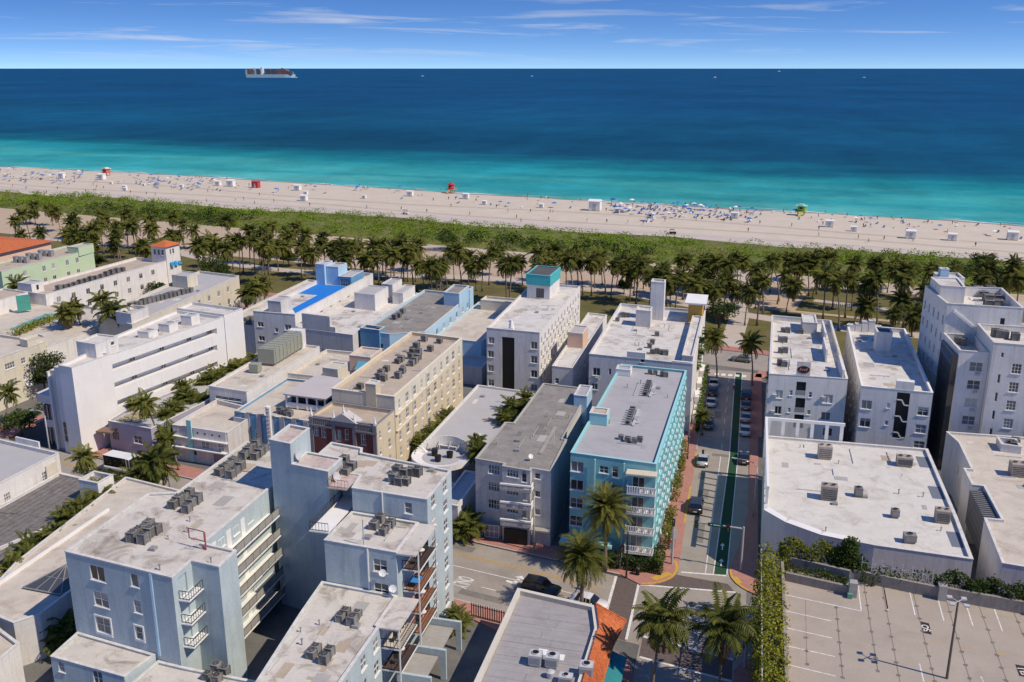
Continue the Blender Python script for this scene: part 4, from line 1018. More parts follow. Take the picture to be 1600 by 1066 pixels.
# ---- 5. yellow hotel with dark brick front
B9 = bld('apartment_building', 'long pale yellow building with dark red brick front and white pediment', -57, 145)
yu = [(-62.9, 132.4), (-51.7, 131.1), (-51.2, 165.8), (-62.2, 167.7)]
L_y = 34.7
yw = []
for z in (10.9, 8.2, 5.5, 2.8):
    for k in range(10): yw.append((2.0 + k * 3.4, z, 1.4 if k % 3 else 0.85, 1.65, 'dbl'))
volume(B9, yu, 0, 12.7, W_YEL, R_TAN, upper=(9.6, W_CREAM), par=0.55, pt=0.35, wins={1: yw}, coping=mat('cream_coping', (0.72, 0.66, 0.52), var=0.05), dark=0.3)
for z in (9.55, 6.85): boxpart(B9, 'string_course', -51.62, -51.3, 131.2, 165.6, z, z + 0.12, W_CREAM)
pu = MB(); pu.box(-51.66, -51.28, 131.3, 165.4, 9.7, 12.1)
b = MB()
for y in (138.6, 145.4, 152.2, 159): b.bar((-51.42, y, 0), (-51.36, y, 12.3), 0.1)
b.build('downpipe', TRIM, B9)
yl = [(-63.6, 125.6), (-52.7, 124.2), (-51.75, 131.0), (-62.95, 132.3)]
yl = [(-63.6, 125.6), (-52.0, 124.2), (-51.75, 131.0), (-62.95, 132.3)]
brw = onwall(yl, 0, [(494.5, 673, 0.85, 1.7, 'dbl'), (506, 675.5, 0.85, 1.7, 'dbl'), (529, 680.5, 1.0, 1.8, 'dbl'), (542, 679, 0.6, 1.7, 'sash'), (557, 685, 0.85, 1.7, 'dbl'), (568, 687, 0.85, 1.7, 'dbl')])
volume(B9, yl, 0, 10.5, W_YEL, R_TAN, par=0.5, pt=0.3, wins={0: brw, 1: [(1.2, z, 0.6, 1.3, 'sash') for z in (8.6, 5.9, 3.2)] + [(4.6, z, 0.9, 1.5, 'dbl') for z in (8.6, 5.9, 3.2)]}, coping=W_STONE)
# the brick skin in front of the lower block, piece by piece
A, B_, d_, a_, L_ = edge_frame(yl, 0); n_ = Vector((d_.y, -d_.x))
def fbox(name, u0, u1, z0, z1, out, m, parent=B9, inn=0.0):
    b = MB(); p0, p1 = A + d_ * u0, A + d_ * u1
    o0, o1 = n_ * out, n_ * -inn
    b.prism(ccw([tuple(p0 + o0), tuple(p1 + o0), tuple(p1 + o1), tuple(p0 + o1)]), z0, z1, bottom=True); return b.build(name, m, parent)
ops = sorted([(w[0], w[1], w[2], w[3]) for w in brw])
def skin(u0, u1, z0, z1, m):
    b = MB(); C = A + n_ * 0.12
    a2 = C + d_ * u0; b2 = C + d_ * u1
    facade(b, tuple(a2), tuple(b2), z0, z1, [(w[0] - u0, w[1], w[2] + 0.1, w[3] + 0.1) for w in ops if u0 < w[0] < u1], reveal=0.115, back=False)
    return b.build('brick_panel', m, B9)
skin(0.6, 4.0, 4.0, 9.0, W_BRICK); skin(4.6, 7.6, 4.0, 9.6, W_BRICK); skin(8.2, 11.2, 4.0, 9.0, W_BRICK)
for u in (0.0, 4.0, 7.6, 11.1): fbox('pilaster', u, u + 0.6, 2.0, 10.4, 0.25, W_STONE)
fbox('cornice', 0.0, 4.0, 9.0, 9.3, 0.3, W_STONE); fbox('cornice', 8.2, 11.7, 9.0, 9.3, 0.3, W_STONE); fbox('cornice', 3.9, 8.3, 9.6, 10.4, 0.3, W_STONE)
for u0, u1 in ((0.7, 4.0), (8.3, 11.1)):
    b = MB()
    for k in range(9):
        u = u0 + (u1 - u0) * (k + 0.5) / 9; q = A + d_ * u + n_ * 0.1; b.cyl((q.x, q.y), 0.1, 0.1, 9.3, 10.2, 6)
    b.build('balustrade', W_STONE, B9); fbox('balustrade_rail', u0, u1, 10.2, 10.4, 0.2, W_STONE)
b = MB(); pts = [(3.7, 10.4), (8.5, 10.4), (6.1, 11.7)]
fr = [A + d_ * u + n_ * 0.4 for u, z in pts]; bk = [A + d_ * u - n_ * 1.6 for u, z in pts]
b.add([(p.x, p.y, q[1]) for p, q in zip(fr, pts)] + [(p.x, p.y, q[1]) for p, q in zip(bk, pts)], [(0, 1, 2), (5, 4, 3), (0, 2, 5, 3), (2, 1, 4, 5), (1, 0, 3, 4)])
b.build('pediment', mat('pale_pediment', (0.5, 0.48, 0.46), var=0.06), B9)
for u in (0.3, 4.3, 6.1, 7.9, 11.4):
    q = A + d_ * u; zb = 10.45 if u != 6.1 else 11.6
    b = MB(); b.box(q.x - 0.2, q.x + 0.2, q.y - 0.2, q.y + 0.2, zb, zb + 0.4); b.cyl((q.x, q.y), 0.2, 0.03, zb + 0.4, zb + 1.5, 8); b.build('finial', TRIM, B9)
volume(B9, [(-56.7, 131.6), (-54.9, 131.4), (-54.9, 133.4), (-56.7, 133.6)], 10.2, 14.3, W_YEL, R_WHITE, par=0.08)
boxpart(B9, 'wall_canopy', -51.9, -50.4, 126.6, 128.4, 2.6, 2.75, METAL_L)
b = MB(); b.box(-59.7, -59.63, 132.2, 132.3, 10.2, 12.9); b.box(-59.2, -59.13, 132.2, 132.3, 10.2, 12.9)
for k in range(7): b.bar((-59.7, 132.25, 10.4 + k * 0.36), (-59.13, 132.25, 10.4 + k * 0.36), 0.04)
b.build('roof_ladder', METAL_D, B9)
# ---- 6. blue and lavender striped building with a flat-roofed rooftop pavilion
B10 = bld('shop_building', 'low building with blue and lavender striped front and tall white neon sign', -74, 140)
st = [(-80.8, 132.6), (-67.2, 131.6), (-63.8, 131.2), (-63.8, 150), (-80.6, 151)]
volume(B10, st, 0, 7.1, W_SKY, R_SAND, par=0.4, wins={0: [(u, 3.6, 1.3, 1.5, 'grid') for u in (1.6, 4.4)]})
A, B_, d_, a_, L_ = edge_frame(st, 0); n_ = Vector((d_.y, -d_.x))
for k in range(6): fbox('stripe', 0.9 + k * 2.2 + 1.1, 0.9 + k * 2.2 + 2.0, 0.2, 7.0, 0.18, W_LAV, B10)
b = MB()
for k in range(6):
    u = 0.2 + k * 2.2; q = A + d_ * (u + 0.55); b.prism(ccw([tuple(A + d_ * u + n_ * 0.12), tuple(A + d_ * (u + 1.1) + n_ * 0.12), tuple(A + d_ * (u + 1.1) - n_ * 0.3), tuple(A + d_ * u - n_ * 0.3)]), 7.11, 7.32); b.build('parapet_scallop', R_SAND, B10); b = MB()
ns_ = Vector((-73.9, 131.4))
b = MB(); b.box(ns_.x - 0.35, ns_.x + 0.35, ns_.y - 0.2, ns_.y + 0.35, 2.5, 8.8); b.cyl((ns_.x, ns_.y + 0.08), 0.45, 0.45, 8.8, 9.05, 12)
sgn = b.build('neon_sign', TRIM, B10)
for k in range(8): boxpart(sgn, 'sign_letter', ns_.x - 0.16, ns_.x + 0.16, ns_.y - 0.26, ns_.y - 0.2, 3.2 + k * 0.68, 3.5 + k * 0.68, mat('rose_letter', (0.45, 0.3, 0.28)))
pv = [(-74.0, 137.0), (-65.8, 136.2), (-64.6, 146.4), (-73.0, 148)]
b = MB(); b.prism(pv, 9.1, 9.35, bottom=True); b.build('pavilion_roof', mat('lilac_roof_coating', (0.5, 0.46, 0.46), var=0.05), B10)
b = MB()
for (x, y) in [(-73.6, 137.3), (-71.5, 137.1), (-69.6, 136.9), (-67.7, 136.7), (-66.2, 136.6), (-65.8, 139.2), (-65.5, 141.8), (-65.1, 144.3), (-64.9, 146.1)]: b.box(x - 0.14, x + 0.14, y - 0.14, y + 0.14, 6.8, 9.1)
b.bar((-73.6, 137.3, 7.4), (-66.2, 136.6, 7.4), 0.2, 0.9); b.bar((-66.1, 136.6, 7.4), (-64.9, 146.1, 7.4), 0.2, 0.9); b.build('pavilion_frame', TRIM, B10)
boxpart(B10, 'pavilion_glass', -73.0, -66.4, 137.8, 146.0, 6.8, 9.05, GL[0])
volume(B10, [(-72.6, 149.5), (-69.4, 149.0), (-69.2, 153), (-72.4, 153.4)], 6, 10.2, W_CREAM, R_SAND, par=0.1)
volume(B10, [(-80.4, 151.1), (-63.6, 150.2), (-63.3, 166.0), (-80.0, 167.0)], 0, 8.0, W_CREAM, R_SAND, par=0.6)
volume(B10, [(-70.4, 156.5), (-66.0, 156.1), (-66.0, 162.0), (-70.4, 162.4)], 7, 10.6, W_PINK, R_SAND, par=0.3)
b = MB(); b.quad((-68.6, 154.4, 8.6), (-65.2, 154.1, 8.6), (-65.2, 156.3, 9.9), (-68.6, 156.7, 9.9)); b.build('blue_canopy', mat('teal_canvas', (0.1, 0.32, 0.45), var=0.06), B10)
# ---- 7. low white building with portholes
B11 = bld('shop_building', 'small white art deco building with row of porthole openings and turquoise fin', -84, 132)
pp_ = [(-88.9, 127.0), (-78.3, 125.9), (-78.2, 132.3), (-80.85, 132.8), (-80.7, 137.5), (-88.4, 139.8)]
volume(B11, pp_, 0, 6.1, W_GREY, R_SAND, par=0.7, wins={0: [(3.6, 2.0, 1.5, 1.4, 'dbl'), (6.2, 4.0 - 0.6, 1.6, 1.3, 'dbl'), (9.2, 3.4, 1.2, 1.3, 'dbl'), (8.6, 1.4, 2.0, 1.5, 'store')]})
A, B_, d_, a_, L_ = edge_frame(pp_, 0); n_ = Vector((d_.y, -d_.x))
fbox('fin', 3.0, 3.9, 0.2, 7.4, 0.25, W_TEALP, B11)
fbox('sign_panel', 4.2, 10.4, 4.5, 6.2, 0.12, W_WHITE, B11); fbox('ledge', 3.9, 10.7, 4.3, 4.48, 0.6, TRIM, B11); fbox('ledge', 0.0, 10.4, 2.55, 2.7, 0.7, TRIM, B11); fbox('ledge', 0.0, 3.0, 4.3, 4.45, 0.5, TRIM, B11)
for k in range(4):
    q = A + d_ * (5.0 + k * 1.4) + n_ * 0.13
    b = MB(); b.add([(q.x + 0.17 * math.cos(t) * d_.x, q.y + 0.17 * math.cos(t) * d_.y, 5.4 + 0.17 * math.sin(t)) for t in [2 * math.pi * i / 14 for i in range(14)]], [tuple(range(14))]); b.build('porthole', BLACK, B11)
# ---- 8. long white building with big duct on the roof
B12 = bld('shop_building', 'long white building with ribbon window and large greenish rooftop duct', -86, 152)
lg = [(-90.2, 140.5), (-82.2, 139.3), (-81.9, 168), (-90.4, 169)]
volume(B12, lg, 0, 8.2, W_WHITE, R_SAND, par=0.35, wins={0: [(4.0, 6.4, 5.6, 0.6, 'wide')]})
duct = thing('rooftop_duct', 'large ribbed greenish metal air duct on the long white roof', 'duct', (-86.3, 160, 8.0))
b = MB(); b.box(-88.2, -84.8, 154.6, 166.5, 8.4, 11.2)
dob = b.build('duct_body', METAL_GR, duct)
for k in range(8): boxpart(duct, 'duct_rib', -88.3, -84.7, 155.2 + k * 1.5, 155.4 + k * 1.5, 8.35, 11.28, METAL_GR)
boxpart(duct, 'duct_foot', -87.8, -85.2, 155.0, 166, 7.86, 8.39, METAL_G); boxpart(duct, 'end_box', -88.0, -85.0, 166.6, 168.4, 7.86, 11.6, W_WHITE)
du2 = thing('rooftop_unit', 'single box air unit on the long white roof in front of the duct', 'air unit', (-86.6, 150.5, 7.85))
b = MB(); b.box(-87.5, -85.7, 149.8, 151.4, 8.1, 9.6); b.build('casing', METAL_GR, du2); boxpart(du2, 'base', -87.3, -85.9, 150.0, 151.2, 7.85, 8.09, METAL_G)
# ---- 9. white hotel with horizontal bands (left)
B13 = bld('hotel_building', 'bright white hotel with tall blank tower and shadowed horizontal bands', -106, 142)
ht = [(-107.2, 124.6), (-104.2, 124.0), (-103.0, 132.3), (-107.2, 132.8)]
volume(B13, ht, 0, 15.6, W_BRIGHT, R_WHITE, par=0.5)
htl = [(-108.6, 125.2), (-107.25, 124.9), (-107.25, 131), (-108.6, 131.2)]
volume(B13, htl, 0, 15.0, W_WHITE, R_WHITE, par=0.4, wins={0: [(0.65, 3.8, 0.9, 3.6, 'tall')]}, pt=0.15)
volume(B13, [(-110.3, 126.2), (-108.65, 125.9), (-108.65, 133), (-110.3, 133)], 0, 14.0, W_GREY, R_WHITE, par=0.4)
fin = [(-110.62, 125.7), (-110.34, 125.65), (-110.34, 132), (-110.62, 132)]
volume(B13, fin, 0, 13.8, TRIM, R_WHITE, par=0.05, pt=0.04)
hm = [(-103.6, 132.5), (-98.4, 160.6), (-110.3, 163), (-110.3, 133.2)]
# long side: three recessed bands
L_h = math.hypot(5.2, 28.1); bands = [(12.9, 1.15, 26.3), (9.6, 1.15, 25.7), (6.3, 1.15, 25.2), (3.1, 1.15, 24.7)]
volume(B13, hm, 0, 15.2, W_BRIGHT, R_WHITE, par=0.5, wins={0: [(13.2, z, ln, h, 'void') for z, h, ln in bands]}, reveal=1.3)
A, B_, d_, a_, L_ = edge_frame(hm, 0); n_ = Vector((d_.y, -d_.x))
for z, h, ln in bands:                           # deep walkway openings: soffit wall set back, white balcony fronts
    for u in (6.0, 13.0, 20.0, 25.5): add_window(B13, (A.x + d_.x * u + 106 - n_.x * 1.1, A.y + d_.y * u - 142 - n_.y * 1.1, z), a_, 1.3, 1.0, 'two', 0.4)
tail = [(-98.35, 160.7), (-97.3, 166.0), (-110.3, 168.6), (-110.3, 163.1)]
volume(B13, tail, 0, 15.6, W_BRIGHT, R_WHITE, par=0.5)
volume(B13, [(-108.9, 131.5), (-104.6, 130.7), (-104.1, 136.0), (-108.5, 136.5)], 14, 17.6, W_WHITE, R_WHITE, par=0.2, wins={1: [(4.0, 16.7, 0.9, 0.7, 'plain')]})
b = MB(); b.prism([(-115.6, 128.3), (-109.2, 126.6), (-109.2, 131), (-115.6, 132)], 7.4, 8.9, bottom=True); b.build('street_canopy', W_GREY, B13)
b = MB(); b.box(-113.8, -110.7, 127.6, 140, 0.15, 7.2); b.build('glass_lobby', GL[0], B13)
b = MB(); b.box(-113.95, -110.75, 127.4, 127.55, 3.3, 4.6)
for k in range(5): b.box(-113.9 + k * 0.78, -113.8 + k * 0.78, 127.42, 127.55, 0.15, 7.2)
b.build('lobby_frame', W_GREY, B13)
for k, (x, y) in enumerate(((-105.5, 146), (-104.2, 150.5), (-103.0, 156))): volume(B13, [(x - 1.2, y - 1.0), (x + 1.2, y - 1.2), (x + 1.5, y + 1.2), (x - 0.9, y + 1.4)], 14.5, 15.9 + 0.3 * k, W_WHITE, R_GREY, par=0.1)
B13b = bld('shop_building', 'long low lavender-fronted building with skylight grid beside the white hotel', -97, 140)
li = [(-102.2, 128.5), (-93.0, 127.0), (-91.5, 140), (-91.0, 172), (-97.2, 172), (-97.6, 160), (-102.6, 133)]
volume(B13b, li, 0, 5.0, W_LAV, R_LGREY, par=0.35, wins={0: [(6.2, 2.6, 1.8, 1.4, 'dbl'), (1.4, 2.6, 1.4, 1.5, 'store')]})
for i in range(3):
    for j in range(3): boxpart(B13b, 'rooflight', -101.4 + i * 1.5 + j * 0.25, -100.3 + i * 1.5 + j * 0.25, 129.6 + j * 1.6, 130.8 + j * 1.6, 4.6, 4.9, mat('amber_rooflight', (0.35, 0.3, 0.17), rough=0.3))
b = MB(); b.box(-103.2, -100.4, 126.4, 128.4, 3.6, 3.85); b.build('entrance_canopy', mat('timber_canopy', (0.2, 0.13, 0.1)), B13b)
# ---- 10. cream corner building far left
B14 = bld('hotel_building', 'cream corner building with long window bands across the side street', -142, 150)
cj = [(-134.5, 128.0), (-133.3, 152.6), (-160, 157), (-163, 133)]
volume(B14, cj, 0, 10.0, W_CREAM, R_SAND, par=0.5, wins={0: [(u, z, 2.4, 1.2, 'wide') for u in (3, 7, 11, 15) for z in (7.9, 4.6)] + [(18.3, z, 1.1, 1.2, 'dbl') for z in (7.9, 4.6)] + [(22.4, z, 1.0, 1.3, 'dbl') for z in (7.6, 4.3)]})
volume(B14, [(-134.7, 149.2), (-133.1, 152.7), (-136, 154), (-137.2, 150)], 9, 11.0, W_CREAM, R_SAND, par=0.3)
b = MB(); b.quad((-133.2, 146, 2.6), (-133.2, 152.4, 2.6), (-133.5, 152.6, 3.5), (-133.6, 146, 3.5)); b.build('awning', TRIM, B14)
# pool terrace building behind it
B15 = bld('pool_terrace', 'white terrace building with long turquoise rooftop pool and hedge', -160, 178)
pt_ = [(-152.5, 160), (-140.5, 158.5), (-139.5, 190), (-180, 198), (-182, 164)]
volume(B15, pt_, 0, 6.0, W_WHITE, R_SAND, par=0.5)
POOL = mat('pool_water', (0.12, 0.38, 0.36), rough=0.15, var=0.05, spec=0.5)
q0 = [G(15, 513, 5.9), G(60, 503, 5.9), G(98, 488, 5.9), G(70, 489, 5.9)]
b = MB(); b.prism(ccw([(p.x, p.y) for p in q0]), 5.55, 5.7); b.build('pool', POOL, B15)
volume(B15, [(-181, 174), (-172, 173), (-171, 192), (-180, 194)], 5, 9.0, W_WHITE, R_TAN, par=0.3, wins={0: [(4, 7.0, 4, 2.0, 'store')], 1: [(6, 7.2, 5.0, 2.4, 'store')]})
g0, g1 = G(28, 487, 6), G(49, 484, 6)
b = MB(); b.bar((g0.x, g0.y, 7.9), (g1.x, g1.y, 7.9), 0.3, 3.8); b.build('green_screen', mat('sea_green_glass', (0.08, 0.3, 0.25), rough=0.25), B15)
# ---- far left hotels on the drive
B16 = bld('hotel_building', 'mint green hotel with tan roof near the park', -200, 228)
mg = [(-206, 212.5), (-195.6, 211), (-193.2, 246), (-205, 249)]
volume(B16, mg, 0, 9.0, W_GREEN, R_TAN, par=0.4, wins={1: [(u, z, 1.3, 1.6, 'two') for u in (3, 8, 15, 18.5, 24, 28) for z in (6.9, 3.4)], 0: [(2, 6.9, 1.2, 1.5, 'two'), (7, 6.9, 1.2, 1.5, 'two')]})
volume(B16, [(-197.5, 240), (-193.3, 239.6), (-193.1, 246.2), (-197.3, 246.8)], 8, 10.6, W_GREEN, R_TAN, par=0.3)
for k in range(9): boxpart(B16, 'roof_box', -203 + (k % 3) * 1.8, -202 + (k % 3) * 1.8, 224 + (k // 3) * 5, 225.4 + (k // 3) * 5, 8.6, 10.4, METAL_G)
B17 = bld('hotel_building', 'pink building with bright orange tiled roof at the left edge', -225, 238)
pk = [(-241, 228.5), (-210.0, 224.5), (-209.0, 247), (-240, 251)]
volume(B17, pk, 0, 10.5, W_PINK, R_TAN, par=0.1)
b = MB(); b.add([(-242, 227.6, 10.6), (-209.0, 223.4, 10.6), (-208.0, 248, 10.6), (-241, 252.2, 10.6), (-230, 237, 12.6), (-219.0, 236, 12.6)], [(0, 1, 4), (1, 2, 5, 4), (2, 3, 5), (3, 0, 4, 5)]); b.build('tiled_roof', TILE_O, B17)
B18 = bld('hotel_building', 'long white hotel with rooftop terrace and red-tiled corner tower', -170, 218)
wl = [(-178, 195), (-166.9, 193), (-162.7, 238), (-174.5, 240.5)]
volume(B18, wl, 0, 8.4, W_WHITE, R_TAN, par=0.7, wins={1: [(u, z, 1.4, 1.5, 'two') for u in (4, 9, 14, 19, 24, 29, 34, 39) for z in (6.2, 3.0)]})
twr = [(-167.6, 238.2), (-162.4, 237.6), (-161.8, 243.6), (-167.0, 244.4)]
volume(B18, twr, 0, 12.4, W_WHITE, R_TAN, par=0.1, wins={0: [(1.2, 10.8, 0.9, 1.6, 'plain'), (2.6, 10.8, 0.9, 1.6, 'plain'), (4.0, 10.8, 0.9, 1.6, 'plain')], 1: [(2.0, 10.8, 0.8, 1.6, 'plain'), (3.2, 10.8, 0.8, 1.6, 'plain')]})
b = MB(); b.add([(-168.2, 237.8, 12.5), (-161.9, 237.0, 12.5), (-161.2, 244.2, 12.5), (-167.6, 245, 12.5), (-164.7, 241, 13.9)], [(0, 1, 4), (1, 2, 4), (2, 3, 4), (3, 0, 4)]); b.build('tiled_roof', TILE_O, B18)
b = MB()
for y in (238.6, 240.4, 242.2): b.quad((-161.4, y, 6.6), (-161.3, y + 1.3, 6.6), (-162.0, y + 1.3, 7.8), (-162.1, y, 7.8))
b.build('blue_awning', mat('bright_blue_canvas', (0.02, 0.26, 0.5)), B18)
volume(B18, [(-177.4, 196), (-172.6, 195.2), (-172.2, 199), (-177, 200)], 7.5, 10.2, W_WHITE, R_LGREY, par=0.15, wins={1: [(1.9, 9.0, 0.9, 1.4, 'plain')]})
B19 = bld('hotel_building', 'grey-roofed art deco hotel with line of rooftop condensers by the park', -135, 195)
dg = [(-138.5, 172), (-126.8, 170), (-129.8, 221), (-143.4, 224)]
dg = [(-139.5, 176), (-126.6, 170.5), (-129.8, 221), (-143.4, 224)]
volume(B19, dg, 0, 9.2, W_CREAM, R_LGREY, par=0.5, wins={1: [(u, z, 1.3, 1.5, 'two') for u in range(4, 48, 5) for z in (7.0, 3.8)]})
volume(B19, [(-140.5, 207), (-135.5, 206), (-135.8, 211), (-140.8, 212)], 8.7, 11.8, W_CREAM, R_LGREY, par=0.15)
volume(B19, [(-131.5, 172), (-127.0, 171), (-127.2, 177.5), (-131.7, 178.3)], 8.7, 11.4, W_WHITE, R_LGREY, par=0.8)
# ---- white hotel with bright blue roof deck
B20 = bld('hotel_building', 'white hotel with bright blue roof deck and stepped blue tower', -98, 200)
pb = [(-103.0, 180.0), (-92.8, 179.4), (-92.6, 223), (-103.2, 225)]
volume(B20, pb, 0, 11.3, W_WHITE, R_WHITE, par=0.8, wins={0: onwall(pb, 0, [(407, 507, 1.5, 1.1, 'two'), (409, 529, 1.5, 1.1, 'two'), (432, 516, 0.8, 1.0, 'plain'), (450, 512, 1.6, 1.3, 'two'), (434, 538, 0.8, 0.9, 'plain'), (449, 532, 1.3, 1.0, 'two')]), 1: [(u, 8.3, 1.3, 1.4, 'two') for u in (3, 8, 13, 18, 23, 28, 33, 38)] + [(u, 5.0, 1.3, 1.4, 'two') for u in (3, 8, 13, 18, 23, 28, 33, 38)]})
b = MB(); b.prism([(-97.2, 187.0), (-93.1, 181.0), (-93.0, 210.5), (-102.6, 211.4), (-102.6, 201.0), (-97.4, 200.4)], 10.5, 10.56); b.build('blue_deck', R_BLUEDECK, B20)
volume(B20, [(-99.9, 181.0), (-96.6, 180.6), (-96.6, 185.5), (-99.9, 186)], 10, 13.6, W_GREY, R_LGREY, par=0.1)
volume(B20, [(-103.0, 211.5), (-100.4, 211), (-100.4, 216), (-103.0, 216)], 10, 15.6, W_BLUEL, R_LGREY, par=0.3)
volume(B20, [(-100.3, 212), (-97.0, 211.6), (-97.0, 217), (-100.3, 217)], 10, 15.0, W_BLUEL, R_LGREY, par=0.3)
volume(B20, [(-96.9, 211.2), (-93.4, 211), (-93.4, 219), (-96.9, 219)], 10, 12.8, W_SKY, R_LGREY, par=0.15, wins={0: [(1.8, 11.4, 2.6, 1.8, 'store')]})
kl = [(-112.6, 182.0), (-103.2, 180.2), (-103.4, 225), (-113, 227)]
volume(B20, kl, 0, 7.8, W_GREY, R_SAND, par=0.4)
# ---- white stepped building
B21 = bld('hotel_building', 'white stepped-front building with two rooftop huts', -84, 195)
sl = [(-92.3, 178.0), (-78.0, 175.6), (-77.5, 215), (-92.3, 218)]
volume(B21, sl, 0, 8.8, W_GREY, R_WHITE, par=0.6, wins={0: [(3.0, 4.6, 0.9, 1.2, 'sash'), (5.0, 4.6, 0.9, 1.2, 'sash'), (7.0, 4.4, 1.1, 1.1, 'two'), (11.6, 4.4, 1.1, 1.3, 'two')]})
A, B_, d_, a_, L_ = edge_frame(sl, 0); n_ = Vector((d_.y, -d_.x))
fbox('stepped_parapet', 2.0, 9.0, 8.88, 12.2, 0.0, W_GREY, B21, inn=0.6); fbox('stepped_parapet', 9.01, 10.3, 8.88, 10.0, 0.0, W_GREY, B21, inn=0.6)
volume(B21, [(-87.5, 199.0), (-82.0, 198), (-82.0, 206.5), (-87.5, 207.3)], 8, 12.0, W_WHITE, R_LGREY, par=0.12)
volume(B21, [(-80.6, 205.5), (-77.8, 205), (-77.8, 213.5), (-80.6, 214)], 8, 11.0, W_WHITE, R_LGREY, par=0.12)
volume(B21, [(-84.5, 208.5), (-81.5, 208), (-81.5, 214.5), (-84.5, 215)], 8, 12.2, W_WHITE, R_LGREY, par=0.12)
# ---- pale blue hotel with grey roof
B22 = bld('hotel_building', 'sky blue hotel with dark grey roof and stepped end wall', -70, 195)
m1 = [(-77.2, 178.6), (-70.6, 177.5), (-63.9, 180.8), (-64.3, 216), (-77.0, 218)]
volume(B22, m1, 0, 9.0, W_BLUEL, R_CONC, par=0.5, wins={2: [(u, z, 1.3, 1.4, 'two') for u in (3, 8, 13, 18, 23, 28, 32) for z in (7.0, 4.0)], 0: [(4.6, 6.2, 1.0, 1.1, 'plain')]})
volume(B22, [(-77.4, 178.2), (-72.8, 177.4), (-72.6, 180.2), (-77.3, 181)], 0, 9.7, W_SKY, R_CONC, par=0.5)
volume(B22, [(-68.0, 206), (-64.0, 205.4), (-64.2, 214), (-68.2, 214.6)], 8.4, 11.6, W_BLUEL, R_CONC, par=0.3)
volume(B22, [(-66.0, 214.2), (-64.0, 213.8), (-64.1, 217.4), (-66.1, 217.8)], 0, 10.6, W_BLUEL, R_CONC, par=0.3)
# ---- cream low roof with its own court
B23 = bld('hotel_building', 'low cream-roofed building between sky blue and white hotels', -57, 198)
cn = [(-63.0, 184.2), (-52.4, 183.0), (-51.0, 214), (-62.6, 217)]
volume(B23, cn, 0, 7.0, W_BLUEL, R_SAND, par=0.4)
volume(B23, [(-60.5, 211.2), (-51.5, 210.2), (-51.3, 214.2), (-60.3, 215.3)], 6, 9.0, W_CREAM, R_SAND, par=0.5)
volume(B23, [(-58.5, 176.5), (-50.2, 175.5), (-50.2, 182.8), (-58.5, 184)], 0, 3.8, W_GREY, R_LGREY, par=0.2)
# ---- white hotel with turquoise rooftop room
B24 = bld('hotel_building', 'tall white hotel with turquoise-topped rooftop room and dark stair strip', -43, 193)
wo = [(-48.4, 173.0), (-37.5, 172.0), (-37.0, 214), (-48.6, 215.5)]
fwin = onwall(wo, 0, [(768, 532, 1.25, 1.35, 'two'), (767, 553.5, 1.25, 1.35, 'two'), (767, 575.5, 1.25, 1.35, 'two'), (767.5, 598, 1.25, 1.35, 'two'), (834.5, 540, 1.35, 1.5, 'two'), (834.5, 562, 1.35, 1.5, 'two'), (834.5, 584.5, 1.35, 1.5, 'two'), (834.5, 606, 1.35, 1.4, 'two')])
volume(B24, wo, 0, 13.0, W_WHITE, R_WHITE, par=0.45, wins={0: fwin + [(4.5, 6.0, 2.6, 11.0, 'void')], 1: grid(41.9, 13, [11.0, 8.3, 5.6, 2.9], 1.1, 1.4, 'two', 1.8, 2.0)}, dark=0.4)
A, B_, d_, a_, L_ = edge_frame(wo, 0); n_ = Vector((d_.y, -d_.x))
fbox('stair_netting', 3.25, 5.75, 0.6, 11.4, -0.1, BLACK, B24, inn=0.15)
wall_units(B24, wo, 1, [(1.8 + i * 3.17 + 1.2, z) for i in range(12) for z in (10.2, 7.5, 4.8, 2.1) if rnd.random() < 0.7])
volume(B24, [(-46.9, 201.5), (-41.6, 200.8), (-41.2, 210), (-46.6, 211)], 12.5, 15.6, W_WHITE, R_DARK, par=0.05, wins={0: [(3.1, 13.9, 1.9, 2.2, 'store')]})
volume(B24, [(-47.1, 201.2), (-41.4, 200.4), (-41.0, 210.2), (-46.8, 211.3)], 15.68, 18.0, mat('bright_turquoise', (0.07, 0.42, 0.43), var=0.05), R_DARK, par=0.1, coping=mat('bright_turquoise_trim', (0.12, 0.5, 0.5)))
b = MB(); b.box(-44.2, -43.2, 173.8, 174.8, 12.56, 13.0); b.cyl((-43.7, 174.3), 0.55, 0.3, 13.0, 14.6, 8); b.build('roof_vent', TRIM, B24)
# ---- annex between the two white hotels
B25 = bld('hotel_annex', 'narrow white annex with pale roof between the two white hotels', -32, 188)
ax = [(-34.0, 167.2), (-30.0, 166.8), (-29.7, 208), (-34.2, 209)]
volume(B25, ax, 0, 8.0, W_WHITE, R_WHITE, par=0.3, wins={0: [(1.0, 5.2, 0.8, 1.1, 'sash')], 1: [(u, 5.2, 0.9, 1.2, 'sash') for u in (3, 8, 13, 18)]})
volume(B25, [(-33.8, 181.5), (-30.6, 181), (-30.5, 187), (-33.7, 187.5)], 7.5, 10.8, W_PINK, R_LGREY, par=0.15)
